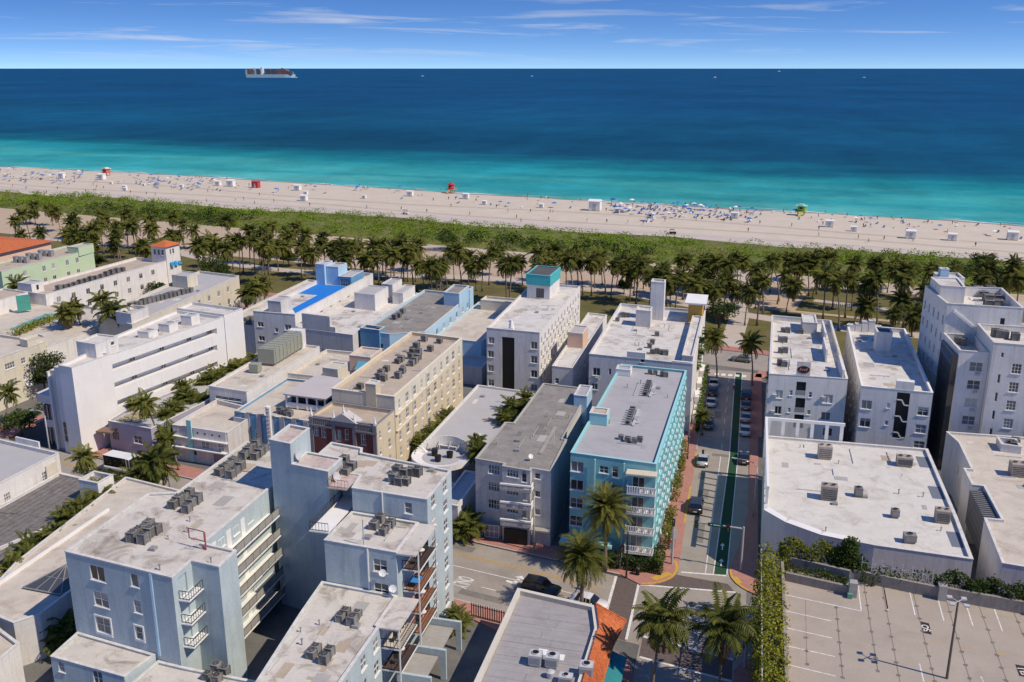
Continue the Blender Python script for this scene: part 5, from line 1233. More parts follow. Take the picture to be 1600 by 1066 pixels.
# ---- white hotel with pylon and ochre penthouse
B26 = bld('hotel_building', 'wide white hotel with tall pylon and ochre penthouse behind the turquoise building', -16, 180)
qh = [(-26.1, 161.7), (-7.6, 159.8), (-7.4, 199), (-25.8, 201)]
volume(B26, qh, 0, 12.6, W_WHITE, R_WHITE, par=0.6, wins={0: onwall(qh, 0, [(932, 581, 1.4, 1.5, 'two'), (953, 581, 0.5, 1.2, 'slit'), (929, 604, 1.2, 1.2, 'two'), (1004, 561, 0.8, 1.3, 'plain')])})
wall_units(B26, qh, 0, [(1.6, 8.2)])
A, B_, d_, a_, L_ = edge_frame(qh, 0); n_ = Vector((d_.y, -d_.x))
fbox('raised_parapet', 6.9, 10.2, 12.68, 13.8, 0.0, W_WHITE, B26, inn=0.5)
fbox('side_ledge', 15.0, 18.4, 12.68, 12.9, 0.0, W_WHITE, B26, inn=0.5)
volume(B26, [(-18.4, 191.0), (-15.6, 190.7), (-15.6, 193.6), (-18.4, 194)], 12, 20.0, W_WHITE, R_WHITE, par=0.3)
volume(B26, [(-20.6, 185.0), (-17.6, 184.6), (-17.6, 188), (-20.6, 188.4)], 12, 15.4, W_GREY, R_WHITE, par=0.2)
volume(B26, [(-10.6, 191.0), (-7.8, 190.6), (-7.8, 197), (-10.6, 197.4)], 12, 15.9, W_ORCH, R_WHITE, par=0.05)
b = MB(); b.prism([(-11.3, 190.0), (-7.0, 189.6), (-7.0, 198), (-11.3, 198.4)], 15.98, 16.3, bottom=True); b.build('penthouse_roof', TRIM, B26)
volume(B26, [(-9.6, 161.5), (-7.7, 161.2), (-7.6, 190), (-9.6, 190.3)], 12.1, 13.6, W_GREY, R_WHITE, par=0.3)
b = MB(); b.box(-7.4, -6.4, 164, 196, 0.13, 1.6); b.build('planter_wall', W_WHITE, B26)
for k in range(3): boxpart(B26, 'balcony', -7.42, -6.6, 168 + k * 8, 172 + k * 8, 3.0, 3.9, W_WHITE)
# ---- right-hand hotels
B27 = bld('hotel_building', 'white hotel on the street corner with open stair slots and round roof sign', 11, 170)
rh = [(5.0, 151.2), (17.1, 151.5), (17.1, 189), (5.9, 190.4)]
r1 = onwall(rh, 0, [(1217, 616, 1.2, 1.4, 'two'), (1215.5, 641, 1.1, 1.4, 'two'), (1236, 614, 0.5, 0.9, 'sash'), (1233, 641, 0.5, 0.8, 'sash'), (1266, 617, 0.55, 0.95, 'sash'), (1263.5, 644.5, 0.55, 0.8, 'sash'), (1293.5, 623.5, 1.55, 1.5, 'two'), (1290, 650.5, 1.5, 1.4, 'two'), (1293, 675, 1.5, 1.4, 'two')])
slots = onwall(rh, 0, [(1251.5, 607, 1.5, 2.2, 'void'), (1250, 633, 1.5, 2.4, 'void'), (1248, 658, 1.5, 2.2, 'void')])
volume(B27, rh, 0, 14.6, W_WHITE, R_WHITE, par=0.9, wins={0: r1 + slots, 3: grid(39, 10, [12, 9.2, 6.4, 3.6], 1.1, 1.4, 'two')}, dark=0.35)
A, B_, d_, a_, L_ = edge_frame(rh, 0); n_ = Vector((d_.y, -d_.x))
for s_ in slots:
    fbox('stair_void', s_[0] - 0.72, s_[0] + 0.72, s_[1] - s_[3] / 2 + 0.05, s_[1] + s_[3] / 2 - 0.05, -0.14, BLACK, B27, inn=0.18); fbox('stair_rail', s_[0] - 0.75, s_[0] + 0.75, s_[1] - s_[3] / 2, s_[1] - s_[3] / 2 + 0.75, 0.02, METAL_G, B27, inn=0.03)
fbox('sign_board', 4.2, 6.3, 14.7, 17.0, 0.0, W_GREY, B27, inn=0.3)
q = A + d_ * 5.25 + n_ * 0.05
b = MB(); b.add([(q.x + 0.95 * math.cos(t) * d_.x, q.y + 0.95 * math.cos(t) * d_.y, 15.7 + 0.62 * math.sin(t)) for t in [2 * math.pi * i / 24 for i in range(24)]], [tuple(range(24))]); so_ = b.build('roof_sign', mat('dark_red_sign', (0.09, 0.02, 0.018)), B27)
q = A + d_ * 5.25 + n_ * 0.07
b = MB()
for (x0, x1, z0, z1) in ((-0.6, -0.4, -0.2, 0.25), (-0.3, -0.05, -0.15, 0.1), (0.05, 0.3, -0.15, 0.1), (0.42, 0.55, -0.2, 0.28)): b.bar(q.to_3d() + V(d_.x * x0, d_.y * x0, 15.7 + z0), q.to_3d() + V(d_.x * x1, d_.y * x1, 15.7 + z1), 0.03, 0.12)
b.build('sign_lettering', mat('pale_lettering', (0.5, 0.36, 0.33)), so_)
wall_units(B27, rh, 0, [(1.1, 11.0), (8.7, 11.2), (1.0, 8.2)])
volume(B27, [(11.4, 181), (14.0, 180.9), (14.0, 187.5), (11.4, 187.8)], 13.5, 15.9, W_GREY, R_WHITE, par=0.1)
b = MB()
for (y0, y1, x) in ((151.6, 160, 16.2), (163, 171, 14.4), (174, 183, 14.9)): b.prism([(x, y0), (x + 0.3, y0), (x + 0.3, y1), (x, y1)], 13.8, 16.0)
b.build('roof_screen', W_WHITE, B27)
B28 = bld('hotel_building', 'white hotel with zigzag outdoor staircase in a dark slot', 24, 168)
sh = [(19.0, 149.6), (29.3, 148.8), (30.5, 187.4), (20.1, 188.4)]
s1 = onwall(sh, 0, [(1354, 632.5, 1.6, 1.5, 'two'), (1351.5, 660.5, 1.6, 1.5, 'two'), (1388, 634, 0.5, 0.85, 'plain'), (1385, 661, 0.5, 0.8, 'plain'), (1442, 643, 1.6, 1.45, 'dbl'), (1438.5, 670.5, 1.6, 1.45, 'dbl'), (1436, 695, 1.6, 1.2, 'dbl')])
svoid = onwall(sh, 0, [(1408, 650, 1.9, 7.6, 'void')])
volume(B28, sh, 0, 14.2, W_WHITE, R_WHITE, par=0.8, wins={0: s1 + svoid, 3: grid(38.5, 9, [12, 9.2, 6.4, 3.6], 1.1, 1.3, 'two'), 1: grid(38.5, 9, [12, 9.2, 6.4, 3.6], 1.1, 1.3, 'two')}, coping=TRIM, dark=0.4)
A, B_, d_, a_, L_ = edge_frame(sh, 0); n_ = Vector((d_.y, -d_.x)); sv = svoid[0]
fbox('stair_void', sv[0] - 0.93, sv[0] + 0.93, sv[1] - 3.75, sv[1] + 3.75, -0.16, BLACK, B28, inn=0.19)
b = MB()
for k in range(3):
    z = sv[1] + 2.6 - k * 2.7; pl, pr = A + d_ * (sv[0] - 0.9) + n_ * 0.03, A + d_ * (sv[0] + 0.9) + n_ * 0.03
    m_ = pl.lerp(pr, 0.4)
    b.bar((pl.x, pl.y, z), (m_.x, m_.y, z), 0.06, 0.18); b.bar((m_.x, m_.y, z), (pl.lerp(pr, 0.65).x, pl.lerp(pr, 0.65).y, z - 0.8), 0.06, 0.2); b.bar((pl.lerp(pr, 0.65).x, pl.lerp(pr, 0.65).y, z - 0.8), (pr.x, pr.y, z - 0.8), 0.06, 0.18)
b.build('outdoor_stair', TRIM, B28)
fbox('stair_head', 5.0, 7.6, 14.3, 15.6, 0.0, W_WHITE, B28, inn=1.2)
volume(B28, [(23.6, 173), (26.2, 172.8), (26.2, 176), (23.6, 176.2)], 13.4, 17.0, W_WHITE, R_DARK, par=0.1)
for k in range(5): volume(B28, [(20.2 + k * 1.2, 186.2 - k * 0.02), (21.3 + k * 1.2, 186.1), (21.3 + k * 1.2, 187.4), (20.2 + k * 1.2, 187.5)], 13, 14.5 + (0.35 if k % 2 else 0.1) + (0.8 if k in (2, 3) else 0), W_WHITE, R_WHITE, par=0.05, pt=0.1)
B29 = bld('hotel_building', 'tall white hotel block with stepped volumes at the right edge', 42, 172)
t2 = [(32.6, 163.5), (43.9, 163.0), (44.0, 178.0), (31.2, 176.6)]
volume(B29, t2, 0, 25.0, W_WHITE, R_WHITE, par=1.6, wins={3: grid(13.1, 5, [22.0 - 2.95 * k for k in range(7)], 0.9, 1.5, 'two', 1.2, 1.2), 0: [(8.5, 22.6, 0.8, 1.2, 'plain')]}, dark=0.5)
t1 = [(33.2, 153.2), (37.4, 153.0), (37.4, 163.2), (32.6, 163.4)]
t1rows = [17.6 - 2.95 * k for k in range(5)]
volume(B29, t1, 0, 20.0, W_WHITE, R_LGREY, par=1.3, wins={0: [(2.6, z, 1.9, 1.5, 'dbl') for z in t1rows]}, dark=0.3)
wall_units(B29, t1, 0, [(2.9, z - 1.15) for z in t1rows])
tf = [(37.45, 151.6), (46.5, 151.0), (46.5, 162.9), (37.45, 163.1)]
volume(B29, tf, 0, 22.0, W_WHITE, R_WHITE, par=1.0, wins={0: [(3.6, 18.2 - 2.95 * k, 1.35, 1.6, 'grid') for k in range(6)] + [(1.4, 16.4 - 2.95 * k, 0.45, 1.5, 'slit') for k in range(5)] + [(6.1, 16.4 - 2.95 * k, 0.45, 1.5, 'slit') for k in range(5)] + [(1.4, 20.2, 0.45, 0.8, 'slit'), (5.9, 20.2, 0.45, 0.8, 'slit')] + [(8.2, 13.4 - 2.95 * k, 1.3, 1.5, 'two') for k in range(4)]}, dark=0.7)
volume(B29, [(32.3, 169.4), (36.2, 169.0), (36.4, 176.4), (31.9, 176.2)], 23, 26.7, W_WHITE, R_WHITE, par=0.15)
volume(B29, [(33.4, 176.7), (37.6, 177.0), (37.4, 181.6), (33.2, 181.4)], 0, 26.6, W_WHITE, R_WHITE, par=0.3)
volume(B29, [(33.6, 177.2), (35.0, 177.3), (34.9, 179), (33.5, 178.9)], 26, 28.0, W_BLUEL, R_WHITE, par=0.1)
b = MB(); b.bar((33.6, 163.3, 23.9), (38.5, 163.2, 20.2), 0.25, 0.4); b.build('escape_stair', TRIM, B29)
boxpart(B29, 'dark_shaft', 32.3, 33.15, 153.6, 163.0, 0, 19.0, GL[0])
# ---- supermarket with white roof and frame parapet along the street
B30 = bld('shop_building', 'wide low white-roofed supermarket with open frame parapet and roof units', 15, 125)
up = [(4.5, 114.4), (7.0, 111.6), (11.0, 109.2), (17.0, 107.9), (27.6, 107.1), (27.9, 118), (28.0, 140.9), (4.9, 140.6)]
R_SUP = mat('cream_white_roof_coating', (0.63, 0.6, 0.54), var=0.06, scale=0.6, stain=(0.36, 0.31, 0.25), stain_amt=0.75, stain_scale=0.35, bump=0.1)
volume(B30, up, 0, 8.0, W_WHITE, R_SUP, par=0.35, pt=0.35)
b = MB()
for k in range(12):                  # posts of the frame along the street and its top beam
    y = 116.2 + k * 2.26; b.box(4.62, 4.92, y - 0.16, y + 0.16, 8.08, 10.4)
b.box(4.6, 4.94, 115.4, 141.3, 10.41, 10.85)
b.build('street_frame', TRIM, B30)
b = MB()
for k in range(6):
    x = 5.2 + k * 2.12; b.box(x - 0.25, x + 0.25, 140.95, 141.3, 7.9, 10.4)
b.box(4.95, 16.2, 140.95, 141.3, 10.41, 10.85); b.build('rear_frame', TRIM, B30)
b = MB(); arcp = [(4.4, 114.3), (7.0, 111.4), (11.0, 109.0), (14.0, 108.3)]
for i in range(3):
    a0, a1 = arcp[i], arcp[i + 1]; b.quad((a0[0], a0[1], 8.1), (a1[0], a1[1], 8.1), (a1[0] + 0.25, a1[1] + 1.1, 8.12), (a0[0] + 0.7, a0[1] + 0.9, 8.12))
b.build('curved_coping', TRIM, B30)
for y in (110.5, 124, 134.5): boxpart(B30, 'roof_recess', 26.0, 27.7, y, y + 4.0, 7.656, 7.664, mat('slate_blue_membrane', (0.16, 0.18, 0.22), var=0.05))
# ---- tan-roofed building at the right edge
B31 = bld('shop_building', 'sand-roofed white building with dark slatted screen at the right edge', 38, 125)
vp = [(30.3, 105.8), (48, 103.5), (48, 148), (31.6, 147.4), (32.6, 143.2), (32.4, 133.2), (31.4, 133.2), (31.4, 127.5), (32.8, 127.5), (32.8, 117.5), (30.8, 117.4)]
volume(B31, vp, 0, 8.6, W_WHITE, R_SAND, par=0.35, wins={4: [(2.0, 5.0, 1.0, 1.6, 'two')], 5: [(3, 5.0, 1.0, 1.6, 'two')]})
scr = boxpart(B31, 'slatted_screen', 31.0, 32.6, 118.2, 126.8, 3.5, 8.2, METAL_D)
for k in range(14): boxpart(scr, 'slat', 30.94, 30.99, 118.3 + k * 0.62, 118.5 + k * 0.62, 3.5, 8.2, METAL_G)
for k in range(14): boxpart(scr, 'slat', 31.0, 32.6, 118.3 + k * 0.62, 118.45 + k * 0.62, 8.21, 8.26, METAL_G)
volume(B31, [(38.0, 141.8), (40.6, 141.4), (40.6, 144.5), (38, 144.8)], 8, 9.4, W_WHITE, R_LGREY, par=0.6)
# ---- parking structure
DECK = mat('parking_deck_concrete', (0.4, 0.34, 0.275), var=0.06, scale=0.3, stain=(0.29, 0.25, 0.205), stain_amt=0.6, stain_scale=0.2, bump=0.05)
B32 = bld('parking_garage', 'concrete rooftop parking deck with painted bays and vine-covered edge', 20, 85)
dk = [(5.9, 40), (60, 36), (60, 92.6), (30.6, 97.2), (13.6, 98.6), (6.2, 100.8)]
b = MB(); b.prism(dk, 0, 8.0); b.build('deck', DECK, B32)
WALLC = mat('stained_parapet_concrete', (0.3, 0.265, 0.225), var=0.12, scale=1.0, stain=(0.14, 0.12, 0.1), stain_amt=0.6, stain_scale=1.0, streak=True)
def pwall(name, a, c, z0, z1, w, m=WALLC, parent=B32):
    b = MB(); a = Vector((*a, 0)); c = Vector((*c, 0)); d = (c - a).normalized(); n = Vector((-d.y, d.x, 0)) * (w / 2)
    b.prism(ccw([tuple((a - n)[:2]), tuple((c - n)[:2]), tuple((c + n)[:2]), tuple((a + n)[:2])]), z0, z1); return b.build(name, m, parent)
pwall('parapet', (6.0, 40), (6.3, 99.8), 8.0, 9.1, 0.3)
pwall('parapet', (6.6, 97.2), (13.1, 95.8), 8.0, 9.0, 0.35); pwall('parapet', (6.6, 100.2), (13.4, 98.5), 8.0, 9.4, 0.35)
pwall('parapet', (13.9, 99.0), (22.2, 97.4), 8.0, 9.3, 0.35); pwall('parapet', (22.9, 97.3), (32.0, 96.0), 8.0, 9.4, 0.35); pwall('parapet', (32.6, 96.0), (46, 94.2), 8.0, 9.4, 0.35)
for (x, y, h) in ((13.45, 95.6, 1.7), (22.55, 97.2, 1.7), (32.3, 95.9, 2.3)): boxpart(B32, 'pier', x - 0.42, x + 0.42, y - 0.45, y + 0.45, 8.0, 8.0 + h, CONC)
b = MB(); b.bar((13.0, 95.4, 8.0), (13.0, 95.4, 10.4), 0.12); b.bar((12.9, 95.0, 8.3), (13.4, 95.0, 8.3), 0.3, 0.5); b.build('standpipe', mat('sea_green_paint', (0.12, 0.33, 0.25)), B32)
b = MB()
for k in range(8): p0 = Vector((14.6, 98.95, 0)).lerp(Vector((21.6, 97.6, 0)), k / 7); b.bar((p0.x, p0.y + 0.25, 9.2), (p0.x, p0.y + 0.25, 10.9), 0.07)
b.bar((14.6, 99.2, 10.2), (21.6, 97.85, 10.2), 0.06); b.build('trellis', METAL_L, B32)
ZD = 8.006
def dline(p0, p1, w=0.12, m=PAINT): return ribbon('bay_line', [p0, p1], w, ZD, m, B32)
_s = RAY
def dk2(px, py): p = G(px, py, 8.0); return (p.x, p.y)
def c1(x, y): return dk2(1180 + x / 4.333, 820 + y / 4.333)
def c2(x, y): return dk2(1380 + x / 4.332, 820 + y / 4.332)
ribbon0 = ribbon
def ribbon(name, pts, w, z, m, parent=None):        # parts in world metres below the garage
    b = MB()
    for i in range(len(pts) - 1):
        a = Vector((pts[i][0], pts[i][1], 0)); c = Vector((pts[i + 1][0], pts[i + 1][1], 0)); d = (c - a).normalized(); n = Vector((-d.y, d.x, 0)) * (w / 2)
        b.quad(a - n + V(0, 0, z), c - n + V(0, 0, z), c + n + V(0, 0, z), a + n + V(0, 0, z))
    return b.build(name, m, parent)
for p0, p1 in (((182, 470), (720, 585)), ((182, 578), (515, 652)), ((165, 688), (520, 768)), ((190, 815), (540, 893)), ((180, 938), (545, 1025)), ((685, 318), (718, 580)), ((857, 352), (897, 570))):
    dline(c1(*p0), c1(*p1))
for p0, p1 in (((170, 415), (216, 612)), ((347, 420), (411, 652)), ((533, 455), (608, 685)), ((727, 503), (808, 722)), ((915, 515), (975, 660)), ((0, 400), (32, 580)), ((245, 940), (275, 1062)), ((660, 1026), (680, 1066))): dline(c2(*p0), c2(*p1))
for p0, p1 in (((320, 785), (390, 798)), ((525, 827), (605, 838)), ((770, 875), (825, 879))): dline(c2(*p0), c2(*p1), 0.1, PAINT_Y)
JOINT = mat('dark_joint_sealant', (0.19, 0.165, 0.14), var=0.2)
for p0, p1, w in (((340, 510), (350, 945), 0.05), ((548, 560), (592, 1035), 0.09), ((730, 370), (830, 990), 0.09), ((855, 400), (980, 1066), 0.07)):
    ribbon('slab_joint', [c1(*p0), c1(*p1)], w, ZD - 0.002, JOINT, B32)
for p0, p1 in (((200, 450), (350, 1066)), ((420, 490), (590, 1066)), ((640, 530), (840, 1066)), ((870, 560), (953, 760))): ribbon('slab_joint', [c2(*p0), c2(*p1)], 0.08, ZD - 0.002, JOINT, B32)
sp_ = MB(); sp_.add([(0.24 * math.cos(t), 0.2 * math.sin(t), 0) for t in [2 * math.pi * i / 10 for i in range(10)]], [tuple(range(10))]); spm = sp_.mesh('patch_spot', JOINT)
for f_, x0, y0, x1, y1, n in ((c1, 730, 370, 830, 990, 8), (c1, 548, 560, 592, 1035, 7), (c1, 855, 410, 970, 1020, 8), (c1, 342, 765, 352, 945, 3), (c2, 205, 465, 350, 1060, 8), (c2, 425, 500, 585, 1040, 7), (c2, 650, 540, 830, 1055, 7), (c2, 880, 580, 950, 740, 3)):
    for k in range(n):
        t = k / (n - 1); p = f_(x0 + (x1 - x0) * t, y0 + (y1 - y0) * t); inst('patch_spot', spm, B32, (p[0] - 20, p[1] - 85, ZD + 0.003), rnd.random() * 3, None)
DKP = mat('dark_stencil_paint', (0.05, 0.03, 0.025), var=0.2)
for f_, q, txt in ((c2, [(253, 655), (310, 668), (329, 745), (272, 733)], 'SO'), (c2, [(893, 945), (985, 962), (1010, 1045), (920, 1022)], 'EU')):
    P4 = [Vector(f_(*x)) for x in q]; b = MB(); b.add([(p.x, p.y, ZD) for p in P4], [(3, 2, 1, 0)]); st_ = b.build('stencil_box', DKP, B32)
    me = text_mesh(txt, 1.0, PAINT, 'stencil_word'); cc = (P4[0] + P4[2]) / 2; ov = inst('stencil_word', me, st_, (cc.x - 20, cc.y - 85, ZD + 0.004), R(100)); ov.scale = (0.95, 0.95, 1)
ribbon = ribbon0

# ---- roof clutter: repair patches, conduits, cable runs, hatches
mat('grey_roof_patch', (0.4, 0.38, 0.35), var=0.1); mat('pale_roof_patch', (0.62, 0.59, 0.54), var=0.08)
def roof_clutter(parent, x0, x1, y0, y1, z, n, seed, m=None, pipes=3):
    r = random.Random(seed); mm_ = m or [mat('pale_roof_patch', (0.62, 0.59, 0.54), var=0.08), mat('grey_roof_patch', (0.4, 0.38, 0.35), var=0.1), mat('tan_roof_patch', (0.45, 0.37, 0.28), var=0.12)]
    for i in range(n):
        w, d = r.uniform(0.5, 1.8), r.uniform(0.4, 2.6); x, y = r.uniform(x0, x1 - w), r.uniform(y0, y1 - d)
        boxpart(parent, 'roof_patch', x, x + w, y, y + d, z + 0.004, z + 0.012 + 0.002 * i, r.choice(mm_))
    for i in range(pipes):
        a = V(r.uniform(x0, x1), r.uniform(y0, y1), z + 0.12); c = a + (V(0, r.uniform(2, 7), 0) if r.random() < 0.6 else V(r.uniform(1.5, 4), 0, 0))
        c.x = min(max(c.x, x0), x1); c.y = min(max(c.y, y0), y1)
        b = MB(); b.bar(a, c, 0.07); [b.bar(a.lerp(c, q) - V(0, 0, 0.12), a.lerp(c, q), 0.12, 0.1) for q in (0.1, 0.5, 0.9)]; b.build('roof_conduit', METAL_L, parent)
    for i in range(max(1, pipes // 2)):
        x, y = r.uniform(x0 + 0.5, x1 - 1), r.uniform(y0 + 0.5, y1 - 1); h = boxpart(parent, 'roof_hatch', x, x + 0.7, y, y + 0.7, z + 0.001, z + 0.3, METAL_G)
for a in ((B1, -62, -53, 74, 100, 14.68, 9, 1), (B1, -47, -33, 95, 97.5, 17.0, 5, 2), (B1, -40, -33.5, 64, 81, 9.3, 8, 3), (B1, -40, -33.5, 83, 88, 14.2, 4, 4), (B30, 7, 26, 114, 139, 7.65, 14, 5, None, 6), (B24, -47.5, -38.5, 176, 199, 12.55, 9, 6, None, 5), (B26, -24.5, -11, 164, 188, 12.0, 12, 7, None, 7), (B27, 6.5, 16, 153, 179, 13.7, 10, 8, None, 6), (B28, 20.5, 29, 152, 184, 13.4, 9, 9, None, 6), (B21, -91, -79, 180, 197, 8.2, 8, 10, None, 5), (B9, -61.5, -52.6, 134, 165, 12.15, 10, 11, None, 6), (B8, -45.8, -37, 133, 158, 5.0, 4, 12, None, 1), (B7, -32, -24.5, 116, 146, 10.85, 8, 13, [mat('grey_roof_patch', (1, 1, 1)), mat('dark_concrete_patch', (0.2, 0.185, 0.165), var=0.15)], 4), (B12, -89.5, -83, 141, 154, 7.85, 5, 14), (B20, -102, -97.6, 187, 200, 10.5, 4, 15), (B22, -76, -66, 183, 205, 8.5, 8, 16, [mat('dark_concrete_patch', (1, 1, 1)), mat('grey_roof_patch', (1, 1, 1))], 5), (B13, -108, -102, 138, 160, 14.7, 6, 17, None, 5), (B31, 34, 45, 107, 146, 8.25, 9, 18, None, 5), (B6, -18.5, -10, 114, 149, 13.95, 5, 19, [mat('grey_membrane_patch', (0.36, 0.35, 0.36), var=0.08)], 2), (B29, 37, 43, 165, 176, 23.4, 5, 20, None, 6), (B19, -140, -130, 180, 205, 8.7, 6, 21, None, 4), (B10, -79.5, -66, 152, 165, 7.4, 6, 22, None, 3)): roof_clutter(*a)

# ================================================================== rooftop plant
def condenser_meshes():
    b = MB(); w = 0.42
    b.box(-w, w, -w, w, 0.08, 0.16)
    for k in range(9): b.box(-w + 0.03, w - 0.03, -w + 0.03, w - 0.03, 0.17 + k * 0.085, 0.225 + k * 0.085)
    for sx in (-1, 1):
        for sy in (-1, 1): b.box(sx * w - 0.04, sx * w + 0.04, sy * w - 0.04, sy * w + 0.04, 0.0, 0.98)
    b.box(-w + 0.05, w - 0.05, -w + 0.05, w - 0.05, 0.1, 0.93)
    body = b.mesh('casing', UNIT)
    t = MB(); N = 14
    for r0, r1 in ((0.46, 0.34),):
        o = len(t.v)
        for k in range(N):
            a = 2 * math.pi * k / N; q = max(abs(math.cos(a)), abs(math.sin(a)))
            t.v.append((0.44 * math.cos(a) / q, 0.44 * math.sin(a) / q, 0.95)); t.v.append((0.35 * math.cos(a), 0.35 * math.sin(a), 1.0))
        for k in range(N):
            j = (k + 1) % N; t.f.append((o + 2 * k, o + 2 * j, o + 2 * j + 1, o + 2 * k + 1)); t.m.append(0)
    for k in range(3): t.cyl((0, 0), 0.12 + 0.08 * k, 0.12 + 0.08 * k, 0.985, 1.0, 12, 0, top=False)
    for k in range(6):
        a = math.pi * k / 6; t.bar((-0.34 * math.cos(a), -0.34 * math.sin(a), 0.99), (0.34 * math.cos(a), 0.34 * math.sin(a), 0.99), 0.02)
    top = t.mesh('fan_grille', UNIT)
    f = MB(); f.add([(0.345 * math.cos(2 * math.pi * k / 16), 0.345 * math.sin(2 * math.pi * k / 16), 0.955) for k in range(16)], [tuple(range(16))])
    fan = f.mesh('fan_opening', BLACK)
    return body, top, fan
CB, CT, CF = condenser_meshes()
def condensers(off, k, pts, z, place, scale=1.0):
    ps = [(off[0] + x / k, off[1] + y / k) for x, y in pts]
    ps.sort()
    rot = rnd.choice((0.0, -0.1))
    for i, (px, py) in enumerate(ps):
        p = G(px, py, z + 0.9 * scale)
        t = thing('condenser_unit', '%s condenser from the left %s' % (nth(i) if len(ps) > 1 else 'lone', place) if len(ps) > 1 else 'lone dark condenser %s' % place, 'condenser', (p.x, p.y, z), rot + rnd.uniform(-0.06, 0.06), 'rooftop condenser units')
        s = scale * rnd.uniform(0.9, 1.08); t.scale = (s, s, s * rnd.uniform(0.9, 1.12))
        inst('casing', CB, t); g = inst('fan_grille', CT, t); inst('fan_opening', CF, g)
k5 = 4.847
condensers((80, 660), k5, [(735, 735), (700, 770), (655, 800), (610, 835), (790, 780), (740, 805), (695, 850)], 14.69, 'in the blue left wing front cluster', 1.05)
condensers((80, 660), k5, [(1045, 505), (1000, 535), (962, 565), (920, 590), (1100, 552), (1055, 580), (1025, 620)], 14.69, 'in the blue left wing second cluster', 1.05)
condensers((80, 660), k5, [(1378, 265), (1345, 292), (1308, 318), (1270, 345), (1430, 305), (1395, 335), (1358, 365)], 14.69, 'in the blue left wing third cluster', 1.05)
condensers((240, 520), k5, [(772, 815), (745, 845), (712, 870), (680, 900), (835, 850), (800, 880), (765, 905)], 14.69, 'in the far cluster beside the blue tower', 1.05)
condensers((400, 650), k5, [(668, 310), (640, 345), (725, 350), (682, 395)], 17.0, 'behind the low pink-roofed block of the blue tower')
condensers((400, 650), k5, [(1070, 385), (1120, 400), (1168, 392), (1222, 400), (1040, 440), (1085, 465), (1135, 465)], 17.0, 'on the upper right roof of the blue building')
condensers((400, 650), k5, [(940, 748), (893, 800), (1020, 785), (992, 805), (963, 845)], 14.2, 'on the middle step roof of the blue building', 0.95)
condensers((400, 846), k5, [(675, 510), (637, 545), (765, 520), (728, 572)], 9.3, 'in the far group on the blue front roof', 0.95)
condensers((400, 846), k5, [(450, 785), (420, 820), (555, 805), (517, 860)], 9.3, 'in the near group on the blue front roof', 0.95)
condensers((80, 846), k5, [(1245, 925), (1310, 955), (1180, 985), (1250, 1010)], 4.8, 'on the lowest court roof of the blue building', 0.95)
condensers((440, 510), k5, [(1080, 75), (1195, 90), (1020, 125), (1125, 150), (990, 165), (1035, 178), (978, 205), (1030, 215), (1008, 240), (985, 258), (905, 225), (880, 240), (915, 315), (882, 350), (793, 300), (752, 325), (735, 355), (770, 370), (592, 430)], 12.15, 'on the tan roof of the yellow building', 1.1)
condensers((860, 540), k5, [(535, 672), (585, 690), (635, 700), (678, 690), (755, 185), (795, 188), (850, 200), (875, 205)], 13.95, 'at the ends of the turquoise roof rack', 0.8)
condensers((840, 440), k5, [(870, 512), (905, 512), (940, 515), (972, 522), (650, 240), (682, 240), (605, 270), (850, 470), (905, 380), (870, 440)], 12.0, 'on the white roof beside the pylon', 0.95)
condensers((1160, 480), k5, [(310, 155), (346, 158), (445, 165), (290, 228), (325, 230), (290, 310), (326, 308), (284, 398), (320, 410)], 13.7, 'on the white corner hotel roof', 1.0)
condensers((0, 360), k5, [(990 + 32 * i, 548 - 8.2 * i) for i in range(15)], 8.7, 'in the line on the grey-roofed art deco hotel', 1.35)
condensers((0, 360), k5, [(445 + 40 * i, 425 - 12.2 * i) for i in range(13)], 7.7, 'along the terrace of the long white hotel', 1.35)
condensers((340, 400), k5, [(110, 492), (150, 478), (185, 500), (215, 470), (245, 462), (230, 490)], 7.4, 'on the low wing left of the blue-decked hotel', 1.2)
condensers((340, 400), k5, [(1340, 445), (1372, 430), (1400, 400), (1225, 540)], 8.5, 'on the dark roof of the sky blue hotel', 1.2)
condensers((340, 400), k5, [(1060, 800), (1085, 780), (1105, 800)], 7.5, 'beside the teal canvas canopy', 1.2)
condensers((240, 520), k5, [(955, 565), (985, 575), (1015, 580), (1030, 590)], 6.8, 'in front of the rooftop pavilion', 1.0)
condensers((1280, 400), k5, [(1340, 560), (1375, 565), (1412, 570), (1490, 585)], 21.0, 'on the front tower of the right-edge hotel', 1.25)
condensers((1280, 400), k5, [(1240, 270), (1285, 300), (1345, 300), (1290, 340), (1355, 335), (1210, 230), (1300, 235)], 22.8, 'on the main roof of the right-edge hotel', 1.7)
condensers((1280, 400), k5, [(1060, 590), (1080, 610), (1100, 630), (1050, 620)], 18.7, 'on the terrace of the right-edge hotel', 1.1)
condensers((1360, 540), 5.92, [(1300, 860), (1350, 850), (1335, 890)], 8.25, 'on the sand-coloured roof at the right edge', 1.3)
